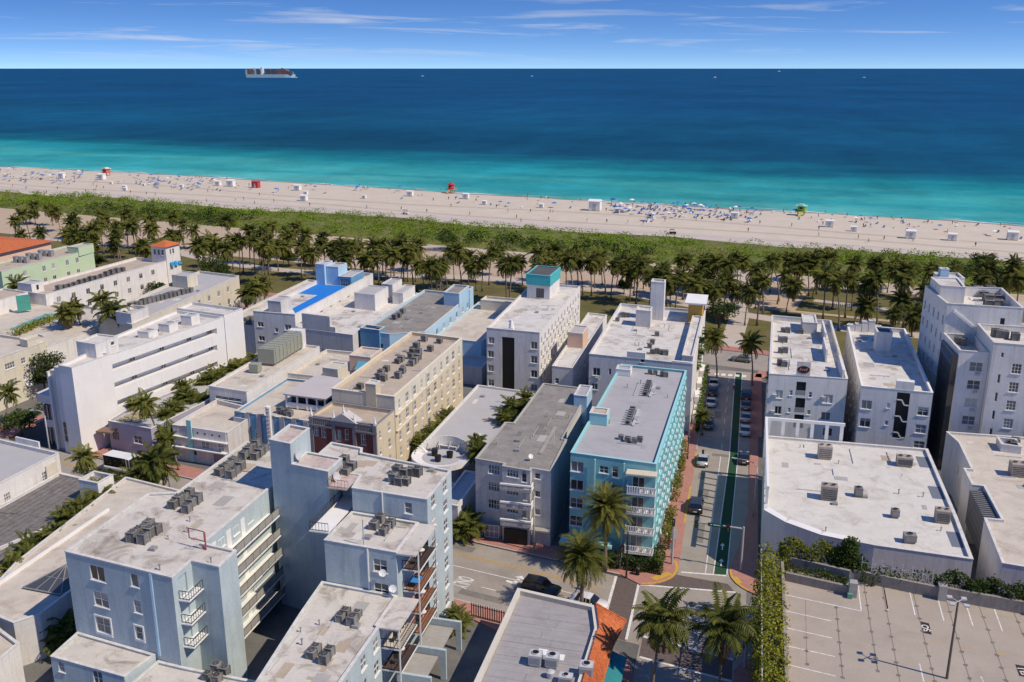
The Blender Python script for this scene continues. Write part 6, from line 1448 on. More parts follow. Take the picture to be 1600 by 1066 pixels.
# ladder-like racks of flat units on the turquoise building
def rack(label, x, ys, z):
    t = thing('condenser_rack', label, 'condenser rack', (x, ys[0], z))
    for i, y in enumerate(ys):
        b = MB(); b.box(x - 0.75, x + 0.05, y - 0.14, y + 0.14, z + 0.1, z + 0.75); u = b.build('flat_unit', UNIT, t)
        b = MB(); b.add([(x - 0.35 + 0.22 * math.cos(2 * math.pi * q / 12), y - 0.142, z + 0.43 + 0.22 * math.sin(2 * math.pi * q / 12)) for q in range(12)], [tuple(range(12))]); b.build('fan_opening', BLACK, u)
    b = MB(); b.bar((x + 0.45, ys[0] - 0.4, z + 0.12), (x + 0.45, ys[-1] + 0.6, z + 0.12), 0.35, 0.2); b.build('pipe_tray', METAL_L, t)
    b = MB(); b.bar((x + 0.2, ys[0], z + 0.3), (x + 1.3, ys[0] + 1.0, z + 0.3), 0.12); b.bar((x + 0.3, ys[2], z + 0.5), (x + 1.0, ys[2] + 0.3, z + 0.5), 0.3, 0.4); b.build('pipework', METAL_L, t)
rack('far ladder-like rack of flat air units on the turquoise building roof', -13.1, [137.4 + 0.95 * i for i in range(7)], 13.95)
rack('near ladder-like rack of flat air units on the turquoise building roof', -14.1, [124.6 + 0.95 * i for i in range(7)], 13.95)
# packaged roof units on the supermarket
def roof_unit(label, px, py, z, w, d, h, fans=2, m=UNIT_L, name='rooftop_unit', grp='packaged roof units'):
    p = G(px, py, z + h / 2); t = thing(name, label, 'air unit', (p.x, p.y, z), rnd.uniform(-0.05, 0.05), grp)
    b = MB(); b.box(-w / 2, w / 2, -d / 2, d / 2, 0.25, h); b.box(-w / 2 + 0.1, w / 2 - 0.1, -d / 2 + 0.1, d / 2 - 0.1, 0, 0.25)
    c = b.build('casing', m, t, world=False)
    b = MB()
    for i in range(5): b.box(-w / 2 + 0.1, w / 2 - 0.1, -d / 2 - 0.02, -d / 2, 0.4 + i * (h - 0.6) / 5, 0.48 + i * (h - 0.6) / 5)
    b.box(w / 2, w / 2 + 0.02, -d / 2 + 0.1, d / 2 - 0.1, 0.4, h - 0.15); b.build('louvre_panel', METAL_D if fans > 1 else METAL_G, t, world=False)
    for i in range(fans):
        cx = (i - (fans - 1) / 2) * (w / fans); b = MB(); b.cyl((cx, 0), min(w / fans, d) * 0.36, min(w / fans, d) * 0.33, h, h + 0.12, 14); f = b.build('fan_ring', m, t, world=False)
        b = MB(); b.add([(cx + min(w / fans, d) * 0.28 * math.cos(2 * math.pi * q / 14), min(w / fans, d) * 0.28 * math.sin(2 * math.pi * q / 14), h + 0.125) for q in range(14)], [tuple(range(14))]); b.build('fan_opening', BLACK, f, world=False)
    return t
def z6(x, y): return (1180 + x / 3.81, 640 + y / 3.81)
roof_unit('tall beige two-fan unit on the supermarket roof nearest the street', *z6(415, 250), 7.65, 1.9, 1.6, 2.0)
roof_unit('squat brownish unit on the supermarket roof near its rear edge', *z6(888, 305), 7.65, 2.1, 1.6, 1.4)
roof_unit('grey unit with rusty base in the middle of the supermarket roof', *z6(440, 490), 7.65, 2.0, 1.6, 2.0)
roof_unit('small grey one-fan unit right of the rusty-based unit', *z6(615, 490), 7.65, 1.0, 1.0, 1.3, 1, UNIT)
roof_unit('small grey one-fan unit near the front right of the supermarket roof', *z6(833, 618), 7.65, 0.95, 0.95, 1.1, 1, UNIT)
roof_unit('pale two-fan unit near the right edge of the supermarket roof', *z6(1115, 630), 7.65, 1.7, 1.5, 1.7)
roof_unit('low grey one-fan unit closest to the parking deck', *z6(920, 765), 7.65, 1.4, 1.1, 1.1, 1, UNIT)
roof_unit('dark edged unit at the right border of the sand-coloured roof', 1592, 733, 8.25, 2.2, 1.8, 1.9)
def z7(x, y): return (700 + x / 5, 900 + y / 5)
roof_unit('left pale grey unit in front of the felt-roofed shop', *z7(685, 645), 5.1, 1.25, 1.2, 1.3, 1, METAL_L)
roof_unit('middle pale grey unit on the felt-roofed shop', *z7(815, 660), 5.1, 1.25, 1.2, 1.3, 1, METAL_L)
roof_unit('right pale grey unit on the felt-roofed shop', *z7(1082, 735), 5.1, 1.3, 1.2, 1.4, 1, METAL_L)
roof_unit('bluish white box unit at the bottom of the felt roof', *z7(920, 805), 5.1, 1.3, 0.9, 0.9, 1, METAL_L)
for i, (x, y) in enumerate(((800, 795), (740, 600), (870, 640))):
    p = G(*z7(x, y), 5.1); t = thing('roof_vent', ['round squat vent at the bottom of the felt roof', 'flat white panel behind the left felt roof unit', 'flat white panel right of the middle felt roof unit'][i], 'vent', (p.x, p.y, 5.1))
    b = MB()
    if i == 0: b.cyl((0, 0), 0.35, 0.42, 0, 0.7, 14); b.build('drum', METAL_L, t, world=False); b = MB(); b.cyl((0, 0), 0.45, 0.2, 0.7, 0.85, 14); b.build('cap', METAL_L, t, world=False)
    else: b.box(-0.5, 0.5, -0.5, 0.5, 0.05, 0.1); b.build('panel', TRIM, t, world=False); b = MB(); b.box(-0.4, 0.4, -0.4, 0.4, 0, 0.049); b.build('kerb_frame', METAL_G, t, world=False)
# small pipes and vents scattered on flat roofs
vm = MB(); vm.cyl((0, 0), 0.06, 0.06, 0, 0.5, 8); vm.cyl((0, 0), 0.12, 0.12, 0.5, 0.56, 8); vme = vm.mesh('roof_vent', METAL_G)
def vents(z, place, pts):
    for i, (px, py) in enumerate(sorted(pts)):
        p = G(px, py, z); o = inst('roof_vent', vme, None, (p.x, p.y, z)); s = rnd.uniform(0.7, 1.3); o.scale = (s, s, s)
        tag(o, '%s small vent pipe from the left on the %s' % (nth(i), place), 'vent pipe', 'small roof vent pipes')
vents(14.69, 'left wing roof of the blue building', [(263, 843), (297, 815), (293, 832), (250, 891), (330, 880)])
vents(9.3, 'front roof of the blue building', [(499, 977), (470, 988), (472, 1008)])
vents(10.85, 'bare concrete roof', [(832, 684), (855, 651), (872, 653), (888, 654), (847, 617), (776, 695)])
vents(7.65, 'supermarket roof', [(1409, 745), (1404, 772), (1442, 777), (1400, 805), (1250, 700), (1310, 725), (1290, 830), (1470, 830)])
vents(13.95, 'turquoise building roof', [(1001, 600), (980, 606), (1043, 622), (952, 662)])
vents(12.0, 'white roof with the pylon', [(992, 540), (998, 541), (1005, 538)])
# basketball hoop on the left wing
HR = mat('red_painted_steel', (0.36, 0.1, 0.1), rough=0.5)
p = G(309, 857, 14.69); t = thing('basketball_hoop', 'red basketball backboard frame on the left wing roof', 'basketball hoop', (p.x, p.y, 14.69), R(-10))
b = MB(); 
for x in (-1.0, 1.0): b.bar((x, 0, 1.0), (x, 0, 2.1), 0.08)
b.bar((-1.0, 0, 1.0), (1.0, 0, 1.0), 0.08); b.bar((-1.0, 0, 2.1), (1.0, 0, 2.1), 0.08); b.build('backboard_frame', HR, t, world=False)
b = MB(); b.bar((1.0, 0.1, 0), (1.0, 0.1, 2.0), 0.12); b.bar((1.0, 0.1, 0.1), (0.2, 0.5, 0.1), 0.1); b.build('post', HR, t, world=False)
b = MB(); b.tube([(0.25 * math.cos(q * 0.5236), -0.35 + 0.25 * math.sin(q * 0.5236), 1.25) for q in range(13)], 0.025, 6); b.build('rim', HR, t, world=False)

# ================================================================== vegetation
PALM = leafmat('palm_frond', (0.045, 0.065, 0.014), (0.23, 0.23, 0.05), 0.3)
DATE = leafmat('date_palm_frond', (0.07, 0.09, 0.015), (0.24, 0.22, 0.05), 0.25)
PALMD = leafmat('dry_palm_frond', (0.12, 0.07, 0.025), (0.24, 0.16, 0.06), 0.2)
FAN = leafmat('fan_palm_leaf', (0.05, 0.09, 0.02), (0.14, 0.2, 0.05), 0.25)
LEAF = leafmat('broad_leaf', (0.025, 0.05, 0.012), (0.1, 0.14, 0.03), 0.25)
VINE = leafmat('vine_leaf', (0.07, 0.1, 0.012), (0.36, 0.35, 0.045), 0.3)
SHRUB = leafmat('dune_shrub_leaf', (0.05, 0.105, 0.008), (0.28, 0.4, 0.025), 0.25)
SEAG = leafmat('sea_grape_leaf', (0.022, 0.04, 0.012), (0.07, 0.095, 0.025), 0.2)
BARK = mat('palm_bark', (0.2, 0.165, 0.13), var=0.25, scale=3, bump=0.3)
BARKD = mat('tree_bark', (0.1, 0.075, 0.055), var=0.25, scale=3, bump=0.3)
def frond(mb, org, az, el, L, droop, n, ll, lw, mi=0, stiff=0.0, rr=None):
    rr = rr or rnd
    h = Vector((math.cos(az), math.sin(az), 0)); side = Vector((-math.sin(az), math.cos(az), 0)); p = Vector(org); e = el; ds = L / n
    prev = None; up0 = Vector((0, 0, 1))
    for i in range(n + 1):
        t = i / n; d = h * math.cos(e) + up0 * math.sin(e); u = side.cross(d) * -1
        u = d.cross(side); u = u if u.z > 0 else -u
        w = 0.05 * L / 4 * (1 - 0.8 * t)
        a, c = p - side * w, p + side * w
        if prev: mb.add([prev[0], prev[1], c, a], [(0, 1, 2, 3)], mi)
        prev = (a, c)
        if i > 1:
            sz = ll * (0.35 + 0.65 * math.sin(math.pi * min(1, 0.12 + t * 0.88) ** 0.8)) * rr.uniform(0.85, 1.15)
            for sg in (-1, 1):
                ld = (side * sg * 0.8 + d * 0.55 + u * (0.15 + stiff) - up0 * 0.35 * (1 - stiff)).normalized()
                tip = p + ld * sz - up0 * sz * (0.25 * (1 - stiff)); mid = p + ld * sz * 0.5
                q = d * (lw * 0.5)
                mb.add([p, mid - q, tip, mid + q], [(0, 1, 2, 3)], mi)
        p = p + d * ds; e -= droop * ds / L * (0.4 + 1.2 * t)
def palm_proto(kind, seed):
    r = random.Random(seed); c = MB(); t = MB(); H = 10.0
    if kind == 'coconut':
        lean = r.uniform(0.2, 2.6); nf_ = r.randrange(22, 36); dry = r.randrange(1, 5); la = r.uniform(0, 6.28); pts = []; rad = []
        for i in range(8):
            q = i / 7; off = lean * q * q; pts.append((off * math.cos(la), off * math.sin(la), H * q)); rad.append(0.2 - 0.08 * q + (0.12 if i == 0 else 0))
        t.tube(pts, rad, 7); top = Vector(pts[-1])
        for k in range(nf_):
            frond(c, top + V(0, 0, 0.1), k * 2.399 + r.uniform(-0.2, 0.2), R(80 - 135 * (k / nf_) + r.uniform(-10, 10)), r.uniform(2.7, 4.1), r.uniform(0.9, 1.9), 17, 1.05, 0.3, 1 if k >= nf_ - dry else 0, rr=r)
        for k in range(5):
            a = r.uniform(0, 6.28); c.cyl((top.x + 0.25 * math.cos(a), top.y + 0.25 * math.sin(a)), 0.13, 0.05, top.z - 0.35, top.z - 0.1, 6, 1)
        mats = [PALM, PALMD]
    elif kind == 'date':
        t.tube([(0, 0, 0), (0.05, 0, H * 0.3), (0, 0.05, H * 0.7), (0, 0, H)], [0.4, 0.3, 0.3, 0.42], 9); top = V(0, 0, H)
        for k in range(120):
            frond(c, top, k * 2.399 + r.uniform(-0.2, 0.2), R(84 - 132 * (k / 120) + r.uniform(-8, 8)), r.uniform(4.3, 5.4), r.uniform(0.8, 1.3), 22, 0.85, 0.2, 0, stiff=0.35, rr=r)
        mats = [DATE, PALMD]
    elif kind == 'fan':
        t.tube([(0, 0, 0), (0.1, 0, H * 0.5), (0.15, 0.1, H)], [0.3, 0.2, 0.2], 8); top = V(0.15, 0.1, H)
        for k in range(34):
            az = k * 2.399; el = R(80 - 140 * k / 34); d = V(math.cos(az) * math.cos(el), math.sin(az) * math.cos(el), math.sin(el)); base = top + d * r.uniform(0.8, 1.2)
            side = V(-math.sin(az), math.cos(az), 0); c.bar(top, base, 0.05)
            for j in range(11):
                a = R(-80 + 160 * j / 10); ld = (d * math.cos(a) + side * math.sin(a)); tip = base + ld * 0.95 - V(0, 0, 0.2); pr = side * 0.09 * math.cos(a) - d * 0.09 * math.sin(a); mid = base + ld * 0.5
                c.add([base, mid - pr, tip, mid + pr], [(0, 1, 2, 3)], 1 if k > 29 else 0)
        mats = [FAN, PALMD]
    elif kind == 'royal':
        t.tube([(0, 0, 0), (0, 0, H * 0.4), (0, 0, H * 0.85), (0, 0, H)], [0.33, 0.27, 0.24, 0.15], 9); top = V(0, 0, H)
        for k in range(20):
            frond(c, top, k * 2.399, R(75 - 95 * (k / 20) + r.uniform(-8, 8)), r.uniform(3.2, 3.9), r.uniform(1.2, 1.9), 18, 1.0, 0.28, 0, rr=r)
        mats = [PALM, PALMD]
    else:   # clumping small palm
        t.tube([(0, 0, 0), (0, 0, 1.2)], [0.12, 0.1], 6); t.tube([(0.1, 0, 0), (0.5, 0.2, 1.5)], [0.1, 0.08], 6)
        for q in ((0, 0, 1.2), (0.5, 0.2, 1.5), (-0.3, -0.3, 0.8)):
            for k in range(12): frond(c, q, k * 2.399 + r.random(), R(75 - 90 * k / 12), r.uniform(1.6, 2.2), 1.3, 11, 0.65, 0.26, 0, rr=r)
        mats = [PALM, PALMD]
    return t.mesh('trunk', BARK, smooth=True), c.mesh('crown', mats)
PROTO = {'coconut': [palm_proto('coconut', 11 + i) for i in range(9)], 'date': [palm_proto('date', 31)], 'fan': [palm_proto('fan', 41 + i) for i in range(2)], 'royal': [palm_proto('royal', 51 + i) for i in range(2)], 'clump': [palm_proto('clump', 61 + i) for i in range(3)]}
NM = {'coconut': 'coconut_palm', 'date': 'date_palm', 'fan': 'fan_palm', 'royal': 'royal_palm', 'clump': 'clumping_palm'}
def palm(kind, x, y, h, label, group=None, z=0.0, crown=1.0):
    tm_, cm_ = rnd.choice(PROTO[kind]); s = h / (10.0 if kind != 'clump' else 2.5)
    t = thing(NM[kind], label, 'palm', (x, y, z), rnd.uniform(0, 6.28), group)
    o = inst('trunk', tm_, t, scale=(max(s, 0.75) if kind != 'clump' else s, max(s, 0.75) if kind != 'clump' else s, s))
    c = inst('crown', cm_, t)
    if kind != 'clump':
        cs = crown; c.scale = (cs, cs, cs)
        # crown stays at the trunk top
        tops = {'coconut': None}
        vmax = max(v.co.z for v in tm_.vertices); tv = [v.co for v in tm_.vertices if v.co.z > vmax - 0.3]; tx = sum(v.x for v in tv) / len(tv); ty = sum(v.y for v in tv) / len(tv)
        k = max(s, 0.75); c.location = (tx * k - tx * cs, ty * k - ty * cs, 10.0 * s - 10.0 * cs)
    else: c.scale = (s, s, s)
    return t
def palm_at(kind, px, py, h, label, group=None, crown=1.0, z=0.0):
    p = G(px, py, z + h); return palm(kind, p.x, p.y, h, label, group, z, crown)
palm_at('date', 948, 797, 8.6, 'tall date palm in front of the turquoise building', crown=0.74)
palm_at('date', 910, 872, 7.2, 'lower date palm beside the avenue in front of the hedge', crown=0.72)
palm_at('coconut', 1024, 975, 8.5, 'coconut palm with pale fronds beside the orange tiled canopy', crown=1.1)
palm_at('coconut', 1130, 985, 8.5, 'dark coconut palm left of the vine-covered garage wall', crown=1.12)
palm_at('fan', 1213, 588, 11.5, 'slim fan palm in front of the corner hotel', crown=1.0)
palm_at('fan', 1090, 540, 11, 'leafy fan palm beside the wide white hotel', crown=1.15)
palm_at('fan', 1083, 565, 8.5, 'shorter fan palm below the leafy one', crown=1.0)
palm_at('coconut', 1124, 528, 9.5, 'coconut palm at the left end of the street crossing', crown=0.95)
palm_at('coconut', 1180, 537, 9.0, 'coconut palm at the right end of the street crossing', crown=0.9)
palm_at('coconut', 1099, 648, 3.8, 'small young palm on the pavement beside the parked cars', crown=0.55)
palm_at('coconut', 228, 725, 6.5, 'large shaggy palm with brown fronds behind the blue roof', crown=1.15)
palm_at('coconut', 225, 745, 4.2, 'low shaggy palm under the large brown-fronded palm', crown=0.95)
palm_at('coconut', 133, 712, 5.0, 'small palm in the street bed below the white tower', crown=0.7)
palm_at('coconut', 243, 630, 9.0, 'tall slim palm in front of the lavender building', crown=0.8)
palm_at('coconut', 274, 690, 5.0, 'small palm left of the porthole building', crown=0.65)
palm_at('coconut', 106, 490, 9.0, 'left palm of the pair by the rooftop pool', crown=1.0)
palm_at('coconut', 126, 482, 9.5, 'right palm of the pair by the rooftop pool', crown=0.9)
palm_at('royal', 160, 470, 11.5, 'left royal palm behind the white hotel', crown=1.1)
palm_at('royal', 176, 488, 10.5, 'right royal palm behind the white hotel', crown=1.25)
palm_at('coconut', 33, 445, 8.0, 'palm in front of the mint green hotel wall', crown=1.0)
palm_at('coconut', 4, 620, 6.0, 'palm at the left edge beside the cream building', crown=0.8)
def small_row(kind, off, k, pts, h, z, place, crown=0.6):
    ps = sorted((off[0] + x / k, off[1] + y / k) for x, y in pts)
    for i, (px, py) in enumerate(ps): palm_at(kind, px, py, h * rnd.uniform(0.85, 1.15), '%s small palm from the left %s' % (nth(i), place), 'small palms ' + place, crown * rnd.uniform(0.85, 1.15), z)
small_row('coconut', (60, 500), k5, [(1050, 455), (1095, 405), (1225, 365), (725, 640), (1105, 525), (1040, 600), (1130, 625), (1315, 440), (1400, 375), (1290, 470), (1180, 500), (1000, 660), (1040, 700), (960, 720)], 3.6, 1.0, 'left of the duct-roofed building', 0.72)
small_row('clump', (60, 500), k5, [(1490, 320), (1520, 290), (1440, 330), (1350, 410), (1200, 590), (1160, 570), (980, 790), (1250, 560)], 3.6, 2.0, 'behind the duct-roofed building edge', 1.0)
small_row('clump', (240, 520), k5, [(640, 230), (700, 200), (760, 170), (560, 250), (500, 290), (430, 330), (800, 150)], 3.8, 2.0, 'along the duct-roofed building wall', 1.0)
small_row('coconut', (0, 800), 4.0083, [(440, 65), (350, 150), (205, 225), (45, 395), (150, 300)], 3.2, 0.5, 'along the plank-roofed hall', 0.72)
small_row('coconut', (80, 660), k5, [(130, 730), (285, 600), (390, 555), (250, 650), (30, 870)], 3.6, 0.5, 'between the plank roof and the annex', 0.66)
small_row('clump', (640, 560), k5, [(70, 600), (110, 570), (165, 525), (240, 470), (300, 395), (320, 380)], 2.8, 1.0, 'along the yellow building side', 1.0)
small_row('coconut', (640, 560), k5, [(862, 300), (800, 385), (750, 440), (720, 470), (560, 640), (500, 705), (840, 345)], 3.2, 3.0, 'between the round-canopy hall and the grey building', 0.6)
small_row('clump', (700, 700), k5, [(95, 430), (120, 480), (150, 520), (110, 540)], 3.0, 0.3, 'left of the grey building garage gates', 1.0)
small_row('clump', (0, 800), 4.0083, [(370, 640), (400, 700), (360, 720), (420, 660)], 3.2, 0.3, 'in the dark court of the annex', 1.0)
small_row('clump', (380, 640), 2.5, [(225, 265 + 0), (830, 800 - 20), (845, 805)][1:], 2.0, 0.2, 'behind the picket fence', 1.0)

# park palms in rows behind the hotels
LAND = [(-1, 130, 'behind the mint green hotel'), (130, 260, 'behind the long white hotel'), (260, 400, 'behind the grey-roofed art deco hotel'), (400, 560, 'behind the blue-decked white hotel'), (560, 700, 'behind the sky blue hotel'), (700, 815, 'left of the turquoise rooftop room'), (815, 960, 'right of the turquoise rooftop room'), (960, 1085, 'behind the wide white hotel'), (1085, 1200, 'at the end of the cross street'), (1200, 1330, 'behind the corner hotel'), (1330, 1445, 'behind the zigzag-stair hotel'), (1445, 1601, 'beside the right-edge hotel')]
rp_ = random.Random(5)
park = []
def front_row(x): return 345 + 0.050 * x
for x0, x1, n, y0, y1 in ((0, 130, 14, 312, 365), (110, 270, 26, 326, 378), (250, 420, 22, 335, 385), (400, 560, 22, 345, 395), (560, 660, 15, 365, 398), (660, 700, 7, 395, 420), (700, 830, 11, 382, 410), (830, 980, 17, 383, 414), (980, 1090, 15, 395, 440), (1085, 1200, 16, 385, 450), (1195, 1310, 14, 395, 442), (1310, 1445, 11, 400, 450), (1455, 1600, 14, 395, 430)):
    for i in range(n):
        x = x0 + (x1 - x0) * (i + rp_.uniform(0.15, 0.85)) / n; y = rp_.uniform(y0, y1) + 9; park.append((x, y, rp_.uniform(6.5, 12.0)))
park += [(1305, 432, 9), (1335, 440, 8), (1378, 437, 13), (1420, 440, 12), (1360, 480, 6), (1395, 492, 6), (1415, 470, 7), (1428, 495, 5), (397, 450, 8), (380, 460, 7), (412, 445, 8)]
park = [q for q in park if 214 < G(q[0], q[1], q[2]).dot(EF) < 299 or q[0] < 420 and q[1] > 430 or q[0] > 1340 and q[1] > 465]
for lo, hi, place in LAND:
    seg = sorted(q for q in park if lo <= q[0] < hi)
    for i, (x, y, h) in enumerate(seg):
        palm_at('coconut', x, y, h, '%s coconut palm from the left in the park %s' % (nth(i), place), 'coconut palms in the beach park', rp_.uniform(0.8, 1.2))

# leaf scatter
def leaf_mesh(name, pts, size, m, rs=None, flat=0.3):
    rs = rs or np.random.RandomState(3)
    pts = np.asarray(pts, dtype=np.float64); n = len(pts)
    nrm = rs.normal(size=(n, 3)); nrm[:, 2] = np.abs(nrm[:, 2]) + flat; nrm /= np.linalg.norm(nrm, axis=1)[:, None]
    t = np.cross(nrm, rs.normal(size=(n, 3))); t /= np.linalg.norm(t, axis=1)[:, None]; u = np.cross(nrm, t)
    s = (np.asarray(size) * rs.uniform(0.6, 1.3, n))[:, None]
    a, b, c, d = pts - t * s * 0.9, pts + u * s * 0.5, pts + t * s * 0.9, pts - u * s * 0.5
    co = np.stack([a, b, c, d], 1).reshape(-1, 3)
    me = bpy.data.meshes.new(name); me.vertices.add(4 * n); me.loops.add(4 * n); me.polygons.add(n)
    me.vertices.foreach_set('co', co.ravel().astype(np.float32)); me.loops.foreach_set('vertex_index', np.arange(4 * n, dtype=np.int32))
    me.polygons.foreach_set('loop_start', np.arange(0, 4 * n, 4, dtype=np.int32)); me.polygons.foreach_set('loop_total', np.full(n, 4, dtype=np.int32))
    me.materials.append(m); me.update(); me.validate()
    return me
def blob(rs, c, r, n, sq=0.75, shell=0.55):
    d = rs.normal(size=(n, 3)); d /= np.linalg.norm(d, axis=1)[:, None]; q = rs.uniform(shell, 1.0, n)[:, None]
    p = d * q * np.array([r, r, r * sq]); return p + np.array(c)
rs = np.random.RandomState(12)
# dune scrub
pts, sizes, pts2, sizes2 = [], [], [], []
for _ in range(2400):
    s = rs.uniform(-460, 95); f = rs.uniform(302, 347); hz = dune_h(s, f)
    if hz < 0.25: continue
    dens = 0.5 + 0.5 * math.sin(s * 0.045 + 2 * math.sin(f * 0.09)) * math.sin(f * 0.13 + s * 0.02)
    if f > 338 and rs.rand() < 0.6: continue
    if rs.rand() > 0.35 + dens: continue
    p = SF(s, f); r = rs.uniform(1.2, 4.2) * rs.uniform(0.7, 1.0); n = int(24 * r)
    b_ = blob(rs, (p.x, p.y, hz + r * 0.2), r, n, 0.62); b_ = b_[b_[:, 2] > hz - 0.2]
    pts.append(b_); sizes.append(np.full(len(b_), 0.33))
for _ in range(520):
    s = rs.uniform(-430, 110); f = rs.uniform(300, 316) if s < 20 else rs.uniform(300, 335)
    if math.sin(s * 0.037) + 0.6 * math.sin(s * 0.11 + 1) < -0.25 and s < 20: continue
    if abs(s - 9 - (f - 300) * 0.33) < 5: continue
    hz = max(0, dune_h(s, f)); p = SF(s, f); r = rs.uniform(1.4, 3.0)
    b_ = blob(rs, (p.x, p.y, hz + r * 0.55), r, int(22 * r), 0.75); b_ = b_[b_[:, 2] > 0]
    pts2.append(b_); sizes2.append(np.full(len(b_), 0.42))
def link_stuff(name, me, label, cat):
    o = bpy.data.objects.new(name, me); col.objects.link(o); return tag(o, label, cat, kind='stuff')
link_stuff('dune_scrub', leaf_mesh('dune_scrub', np.concatenate(pts), np.concatenate(sizes), SHRUB, rs), 'bright green scrub covering the dunes behind the beach', 'scrub')
link_stuff('sea_grape_thicket', leaf_mesh('sea_grape_thicket', np.concatenate(pts2), np.concatenate(sizes2), SEAG, rs), 'dark sea grape thicket on the landward side of the dunes', 'thicket')
# broadleaf trees in the park
def tree(x, y, h, r, label, m=LEAF, n=1500, seed=0, leaf=0.3):
    q = np.random.RandomState(seed + 100); t = thing('broadleaf_tree', label, 'tree', (x, y, 0), 0, 'broadleaf trees')
    b = MB(); b.tube([(0, 0, 0), (0.1, 0, h * 0.25), (0, 0.15, h * 0.45)], [0.04 * h, 0.03 * h, 0.025 * h], 8)
    cl = []
    for k in range(9):
        a = k * 2.4; rr_ = r * (0.25 + 0.5 * q.rand()); cz = h * q.uniform(0.5, 0.85); c = (rr_ * math.cos(a), rr_ * math.sin(a), cz)
        b.tube([(0, 0.1, h * 0.38), (c[0] * 0.6, c[1] * 0.6, cz * 0.8), c], [0.02 * h, 0.014 * h, 0.006 * h], 6)
        cl.append(blob(q, c, r * q.uniform(0.38, 0.58), n // 9, 0.7, 0.4))
    b.build('trunk', BARKD, t, world=False, smooth=True)
    inst('crown', leaf_mesh('crown', np.concatenate(cl), leaf, m, q), t)
for i, (px, py, h, r, lab, leaf) in enumerate(((333, 415, 9, 5.5, 'large round dark tree in the park left of the art deco hotel roof', 0.36), (1125, 480, 9, 4.5, 'dense dark tree at the park end of the cross street', 0.32), (1115, 455, 9, 3.6, 'dark tree behind the dense one at the street end', 0.32), (246, 448, 4.5, 3.0, 'low bushy tree right of the red-tiled corner tower', 0.3), (150, 405, 4.5, 3.0, 'low bushy tree behind the mint green hotel', 0.3), (1430, 480, 5, 2.8, 'small round dark tree beside the right-edge hotel', 0.28), (1290, 395, 6, 4.0, 'brownish tree in the thicket behind the corner hotel', 0.34), (75, 570, 9.5, 4.0, 'sparse brown-leaved tree between cream building and white hotel', 0.26), (30, 655, 4.5, 3.2, 'low green street tree beside the parked scooters', 0.26), (66, 585, 6, 2.6, 'lower sparse tree under the brown-leaved one', 0.25), (640, 455, 3.5, 2.2, 'small bush behind the sky blue hotel', 0.28), (715, 455, 3.0, 2.0, 'small bush right of the sky blue hotel', 0.28), (975, 445, 4.0, 2.4, 'small bushy tree behind the pylon hotel', 0.28), (1100, 425, 8, 5.0, 'wide leafy tree left of the street-end path', 0.36), (1250, 415, 7, 4.0, 'leafy tree among the palms behind the corner hotel', 0.34), (860, 388, 6.5, 4.0, 'dark leafy tree beyond the turquoise rooftop room', 0.34), (700, 372, 6, 4.5, 'dark tree on the dune edge above the sky blue hotel', 0.36), (190, 352, 6, 4.5, 'dark tree at the dune edge above the long white hotel', 0.36), (45, 335, 6, 4.5, 'dark tree at the dune edge near the left border', 0.36), (1500, 420, 7, 5.0, 'large dark tree behind the right-edge hotel', 0.36), (1560, 425, 7, 5.0, 'broad dark tree at the right border of the park', 0.36), (1535, 405, 6, 4.5, 'dark tree on the dune behind the right-edge hotel', 0.36), (450, 400, 5, 3.0, 'leafy bush behind the blue-decked hotel tower', 0.3))):
    p = G(px, py, h * 0.7); tree(p.x, p.y, h, r, lab, SEAG if i in (7, 9) else LEAF, 1500, i, leaf)
# roof vines, hedges
def hedge(name, label, pts_, size, m, cat='hedge'):
    o = bpy.data.objects.new(name, leaf_mesh(name, pts_, size, m, rs, 0.1)); col.objects.link(o); return tag(o, label, cat)
def boxpts(x0, x1, y0, y1, z0, z1, n, bumps=0.25):
    p = np.stack([rs.uniform(x0, x1, n), rs.uniform(y0, y1, n), rs.uniform(z0, z1, n)], 1)
    k = rs.randint(0, 4, n)                     # mostly on the outer faces
    p[k == 0, 2] = z1; p[k == 1, 1] = y0; p[k == 2, 0] = np.where(rs.rand((k == 2).sum()) < 0.5, x0, x1)
    return p + rs.normal(scale=bumps * 0.5, size=p.shape) + bumps * np.sin(p[:, [1, 0, 0]] * 1.9)
hedge('hedge', 'dark clipped hedge below the turquoise corner balconies', np.concatenate([boxpts(-15.6, -8.9, 108.9, 110.5, 0.2, 1.9, 3000, 0.12), boxpts(-8.8, -7.7, 108.9, 113.5, 0.2, 2.0, 1200, 0.12)]), 0.16, LEAF)
hedge('hedge', 'patchy planting strip along the street side of the turquoise building', np.concatenate([boxpts(-8.2, -7.3, y, y + 2.6, 0.2, rs.uniform(1.0, 3.0), 350, 0.2) for y in (116, 120, 124, 131, 136, 142, 147)]), 0.18, VINE)
hedge('hedge', 'bright green hedge along the pavement beside the wide white hotel', boxpts(-6.5, -5.9 - 0.2, 160, 194, 0.3, 2.2, 2600, 0.25), 0.22, FAN)
hedge('hedge', 'low hedge along the rooftop pool terrace', np.concatenate([np.stack([np.linspace(G(22, 522, 6).x, G(82, 497, 6).x, 900), np.linspace(G(22, 522, 6).y, G(82, 497, 6).y, 900), np.full(900, 6.2)], 1) + rs.normal(scale=(0.8, 0.5, 0.45), size=(900, 3))]), 0.3, VINE)
vp_ = np.concatenate([boxpts(4.2, 6.1, 58, 101.2, 5.5, 9.7, 13000, 0.35), boxpts(3.6, 4.6, 58, 101, 0.3, 7.5, 7000, 0.35)])
o = hedge('vine_wall', 'yellow-green vines covering the street side of the parking garage', vp_, 0.19, VINE, 'vine')
hedge('vine_wall', 'vine along the rear corner parapet of the parking deck', boxpts(6.3, 13.2, 99.9, 101.3, 8.6, 10.6, 3800, 0.35), 0.19, VINE, 'vine')
